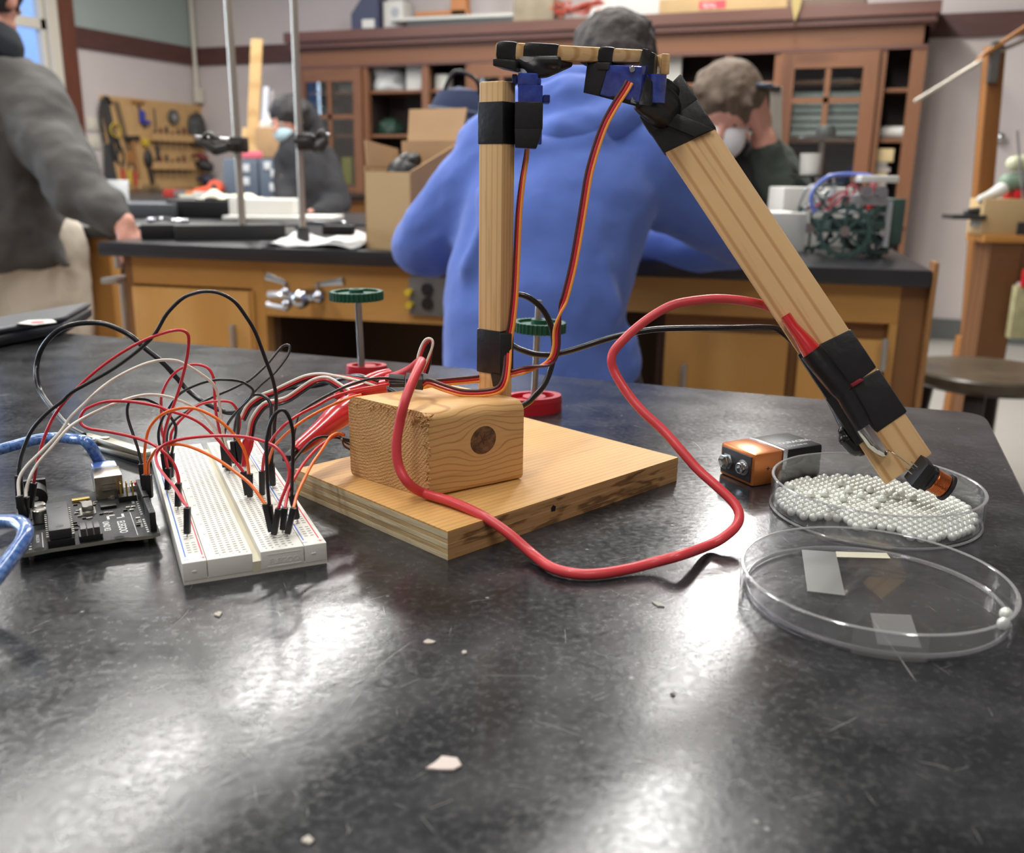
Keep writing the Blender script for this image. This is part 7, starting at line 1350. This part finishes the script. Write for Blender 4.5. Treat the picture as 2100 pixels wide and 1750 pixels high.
# ---------------------------------------------------------------- test leads and clips
lead_r = mat('lead_red', c(206, 62, 68), .42, coat=.08, bump=(200, .2, .0004)); lead_k = mat('lead_black', c(24, 24, 26), .3, coat=.2)
t = kthing('red_test_lead', 'thick red test lead sweeping from the arm clip across the table to the block', 'test lead', Pz(1180, 1178, 0))
Rp = [(1627, 658, 461), (1602, 642, 458), (1568, 626, 452), (1517, 616, 448), (1466, 613, 446), (1414, 618, 444), (1376, 627, 442), (1335, 650, 440), (1300, 677, 438), (1273, 703, 436), (1258, 722, 435), (1254, 740, 434), (1259, 760, 433), (1273, 786, 430), (1293, 815, 426), (1320, 846, 420), (1360, 883, 413), (1395, 922, 405), (1430, 962, 398), (1470, 998, 390), (1503, 1030, 384), (1516, 1055, 379), (1509, 1080, 374), (1480, 1105, 368), (1450, 1120, 364)]
K_ = [Py(*p) for p in Rp]+[Pz(1400, 1138, 7.5), Pz(1345, 1153, 4.2), Pz(1290, 1167, 2.8), Pz(1230, 1177, 2.6), Pz(1180, 1177, 2.6), Pz(1130, 1164, 2.8)]+[Py(1090, 1135, 353), Py(1040, 1092, 361), Py(985, 1056, 369), Pz(925, 1029, 15.6), Pz(870, 1012, 15.8), Py(838, 992, 383.5), Py(818, 957, 386), Py(813, 915, 388), Py(819, 870, 390), Py(829, 828, 391), Py(845, 785, 398), Py(861, 749, 410), Py(864, 741, 418), Py(858, 744, 428), Py(842, 757, 440), Py(818, 769, 452), Py(796, 776, 462)]
MB().tube(spline(K_, 6), 2.15, 16).build('lead', lead_r, t)
t = kthing('black_test_lead', 'black test lead looping behind the post to the far side of the arm', 'test lead', Pz(172, 895, 2))
Bp = [(172, 893, 470), (144, 877, 480), (121, 854, 490), (100, 829, 500), (83, 803, 510), (75, 774, 515), (76, 746, 520), (86, 715, 520), (107, 688, 520), (133, 671, 520), (167, 663, 520), (205, 663, 520), (233, 671, 520), (267, 688, 520), (298, 715, 520), (333, 743, 520), (357, 769, 520), (381, 796, 520), (409, 819, 517), (440, 836, 512), (467, 846, 508), (495, 842, 512), (530, 826, 525), (574, 800, 545), (614, 794, 550), (650, 791, 550), (690, 780, 540), (740, 772, 520), (800, 800, 500), (870, 840, 485), (960, 850, 475), (1030, 850, 465), (1078, 829, 460), (1097, 812, 460), (1116, 790, 462), (1130, 755, 465), (1136, 720, 466), (1134, 686, 466), (1127, 660, 466), (1112, 634, 466), (1087, 612, 466), (1060, 604, 466), (1030, 612, 468), (1010, 640, 470), (1015, 680, 470), (1050, 708, 468), (1073, 719, 466), (1101, 727, 464), (1136, 727, 463), (1178, 717, 462), (1221, 703, 461), (1264, 690, 461), (1307, 681, 461), (1350, 675, 462), (1421, 673, 463), (1504, 673, 464), (1568, 672, 465), (1602, 680, 464), (1650, 730, 458), (1700, 820, 446), (1730, 880, 434)]
MB().tube(spline([Py(*p) for p in Bp], 4), 1.5, 12).build('lead', lead_k, t)
t = kthing('alligator_clip', 'bare silver alligator clip lying flat behind the controller board', 'alligator clip', Pz(240, 925, 0))
A_, B_ = Pz(176, 897, 5), Pz(305, 935, 5); dC_ = (B_-A_).normalized(); sC = V((-dC_.y, dC_.x, 0)); cs_ = mat('clip_nickel', c(196, 190, 172), .3, metal=.8)
for s, zc, nm in ((1, 2.2, 'jaw'), (-1, 6.6, 'jaw')):
    MB().beam(A_+V((0, 0, zc-5)), A_+dC_*17+V((0, 0, zc-5)), sC*4.6, V((0, 0, 1.4)), bev=.4).beam(A_+dC_*16+V((0, 0, zc-5)), B_+V((0, 0, (zc-5)*.6)), sC*6.2, V((0, 0, 2.6)), bev=.6).build(nm, cs_, t)
MB().cyl(A_+dC_*13-sC*4, A_+dC_*13+sC*4, 2.2, n=14).build('spring', chrome, t); MB().lathe([(0, 0), (2.1, 0), (2.1, .4), (0, .4)], Matrix.Translation(A_+dC_*20+V((0, 0, 3))), 18).build('rivet', cs_, t); MB().beam(A_+dC_*14+V((0, 0, -4)), B_+V((0, 0, -4)), sC*5.4, V((0, 0, 1.6)), bev=.3).build('lower_plate', black_m, t)
def boot(lab, P0, P1, r0, r1, tip=True):
    t_ = kthing('clip_boot', lab, 'clip boot', P0); d = (P1-P0); n_ = 9; pr_ = [(0, .55), (.06, .75), (.2, .85), (.45, 1.0), (.62, 1.25), (.75, 1.35), (.9, 1.3), (1, 1.2)]
    MB().tube([P0+d*f for f, s in pr_], [r0*s+(r1-r0)*f for f, s in pr_], 18, flat=(1.0, .8)).build('boot', red_b, t_)
    if tip: MB().beam(P0-d.normalized()*7, P0, V((3.6, 0, 0)), V((0, 0, 3.0)), bev=.5).build('jaw_tip', fer, t_)
    return t_
boot('big red vinyl clip boot sloping up behind the block left corner', Py(606, 925, 412), Py(728, 826, 452), 5.2, 6.2)
boot('red vinyl clip boot lying behind the wires, upper one of the heap', Py(700, 802, 470), Py(800, 772, 486), 4.4, 4.6, False)
boot('red vinyl clip boot lying behind the wires, lower one of the heap', Py(686, 812, 452), Py(792, 790, 456), 3.8, 4.2, False)
boot('red clip sleeve standing at the far right end of the breadboard', Py(500, 958, Pz(500, 962, 9).y), Py(510, 900, Pz(500, 962, 9).y+6), 1.9, 2.4, False)

# lettering as plain meshes
bpy.context.view_layer.update(); dg = bpy.context.evaluated_depsgraph_get()
for o in [x for x in COL.objects if x.type == 'FONT']:
    me = bpy.data.meshes.new_from_object(o.evaluated_get(dg)); n = bpy.data.objects.new('lettering', me); COL.objects.link(n)
    n.parent = o.parent; n.matrix_local = o.matrix_local.copy(); bpy.data.objects.remove(o)
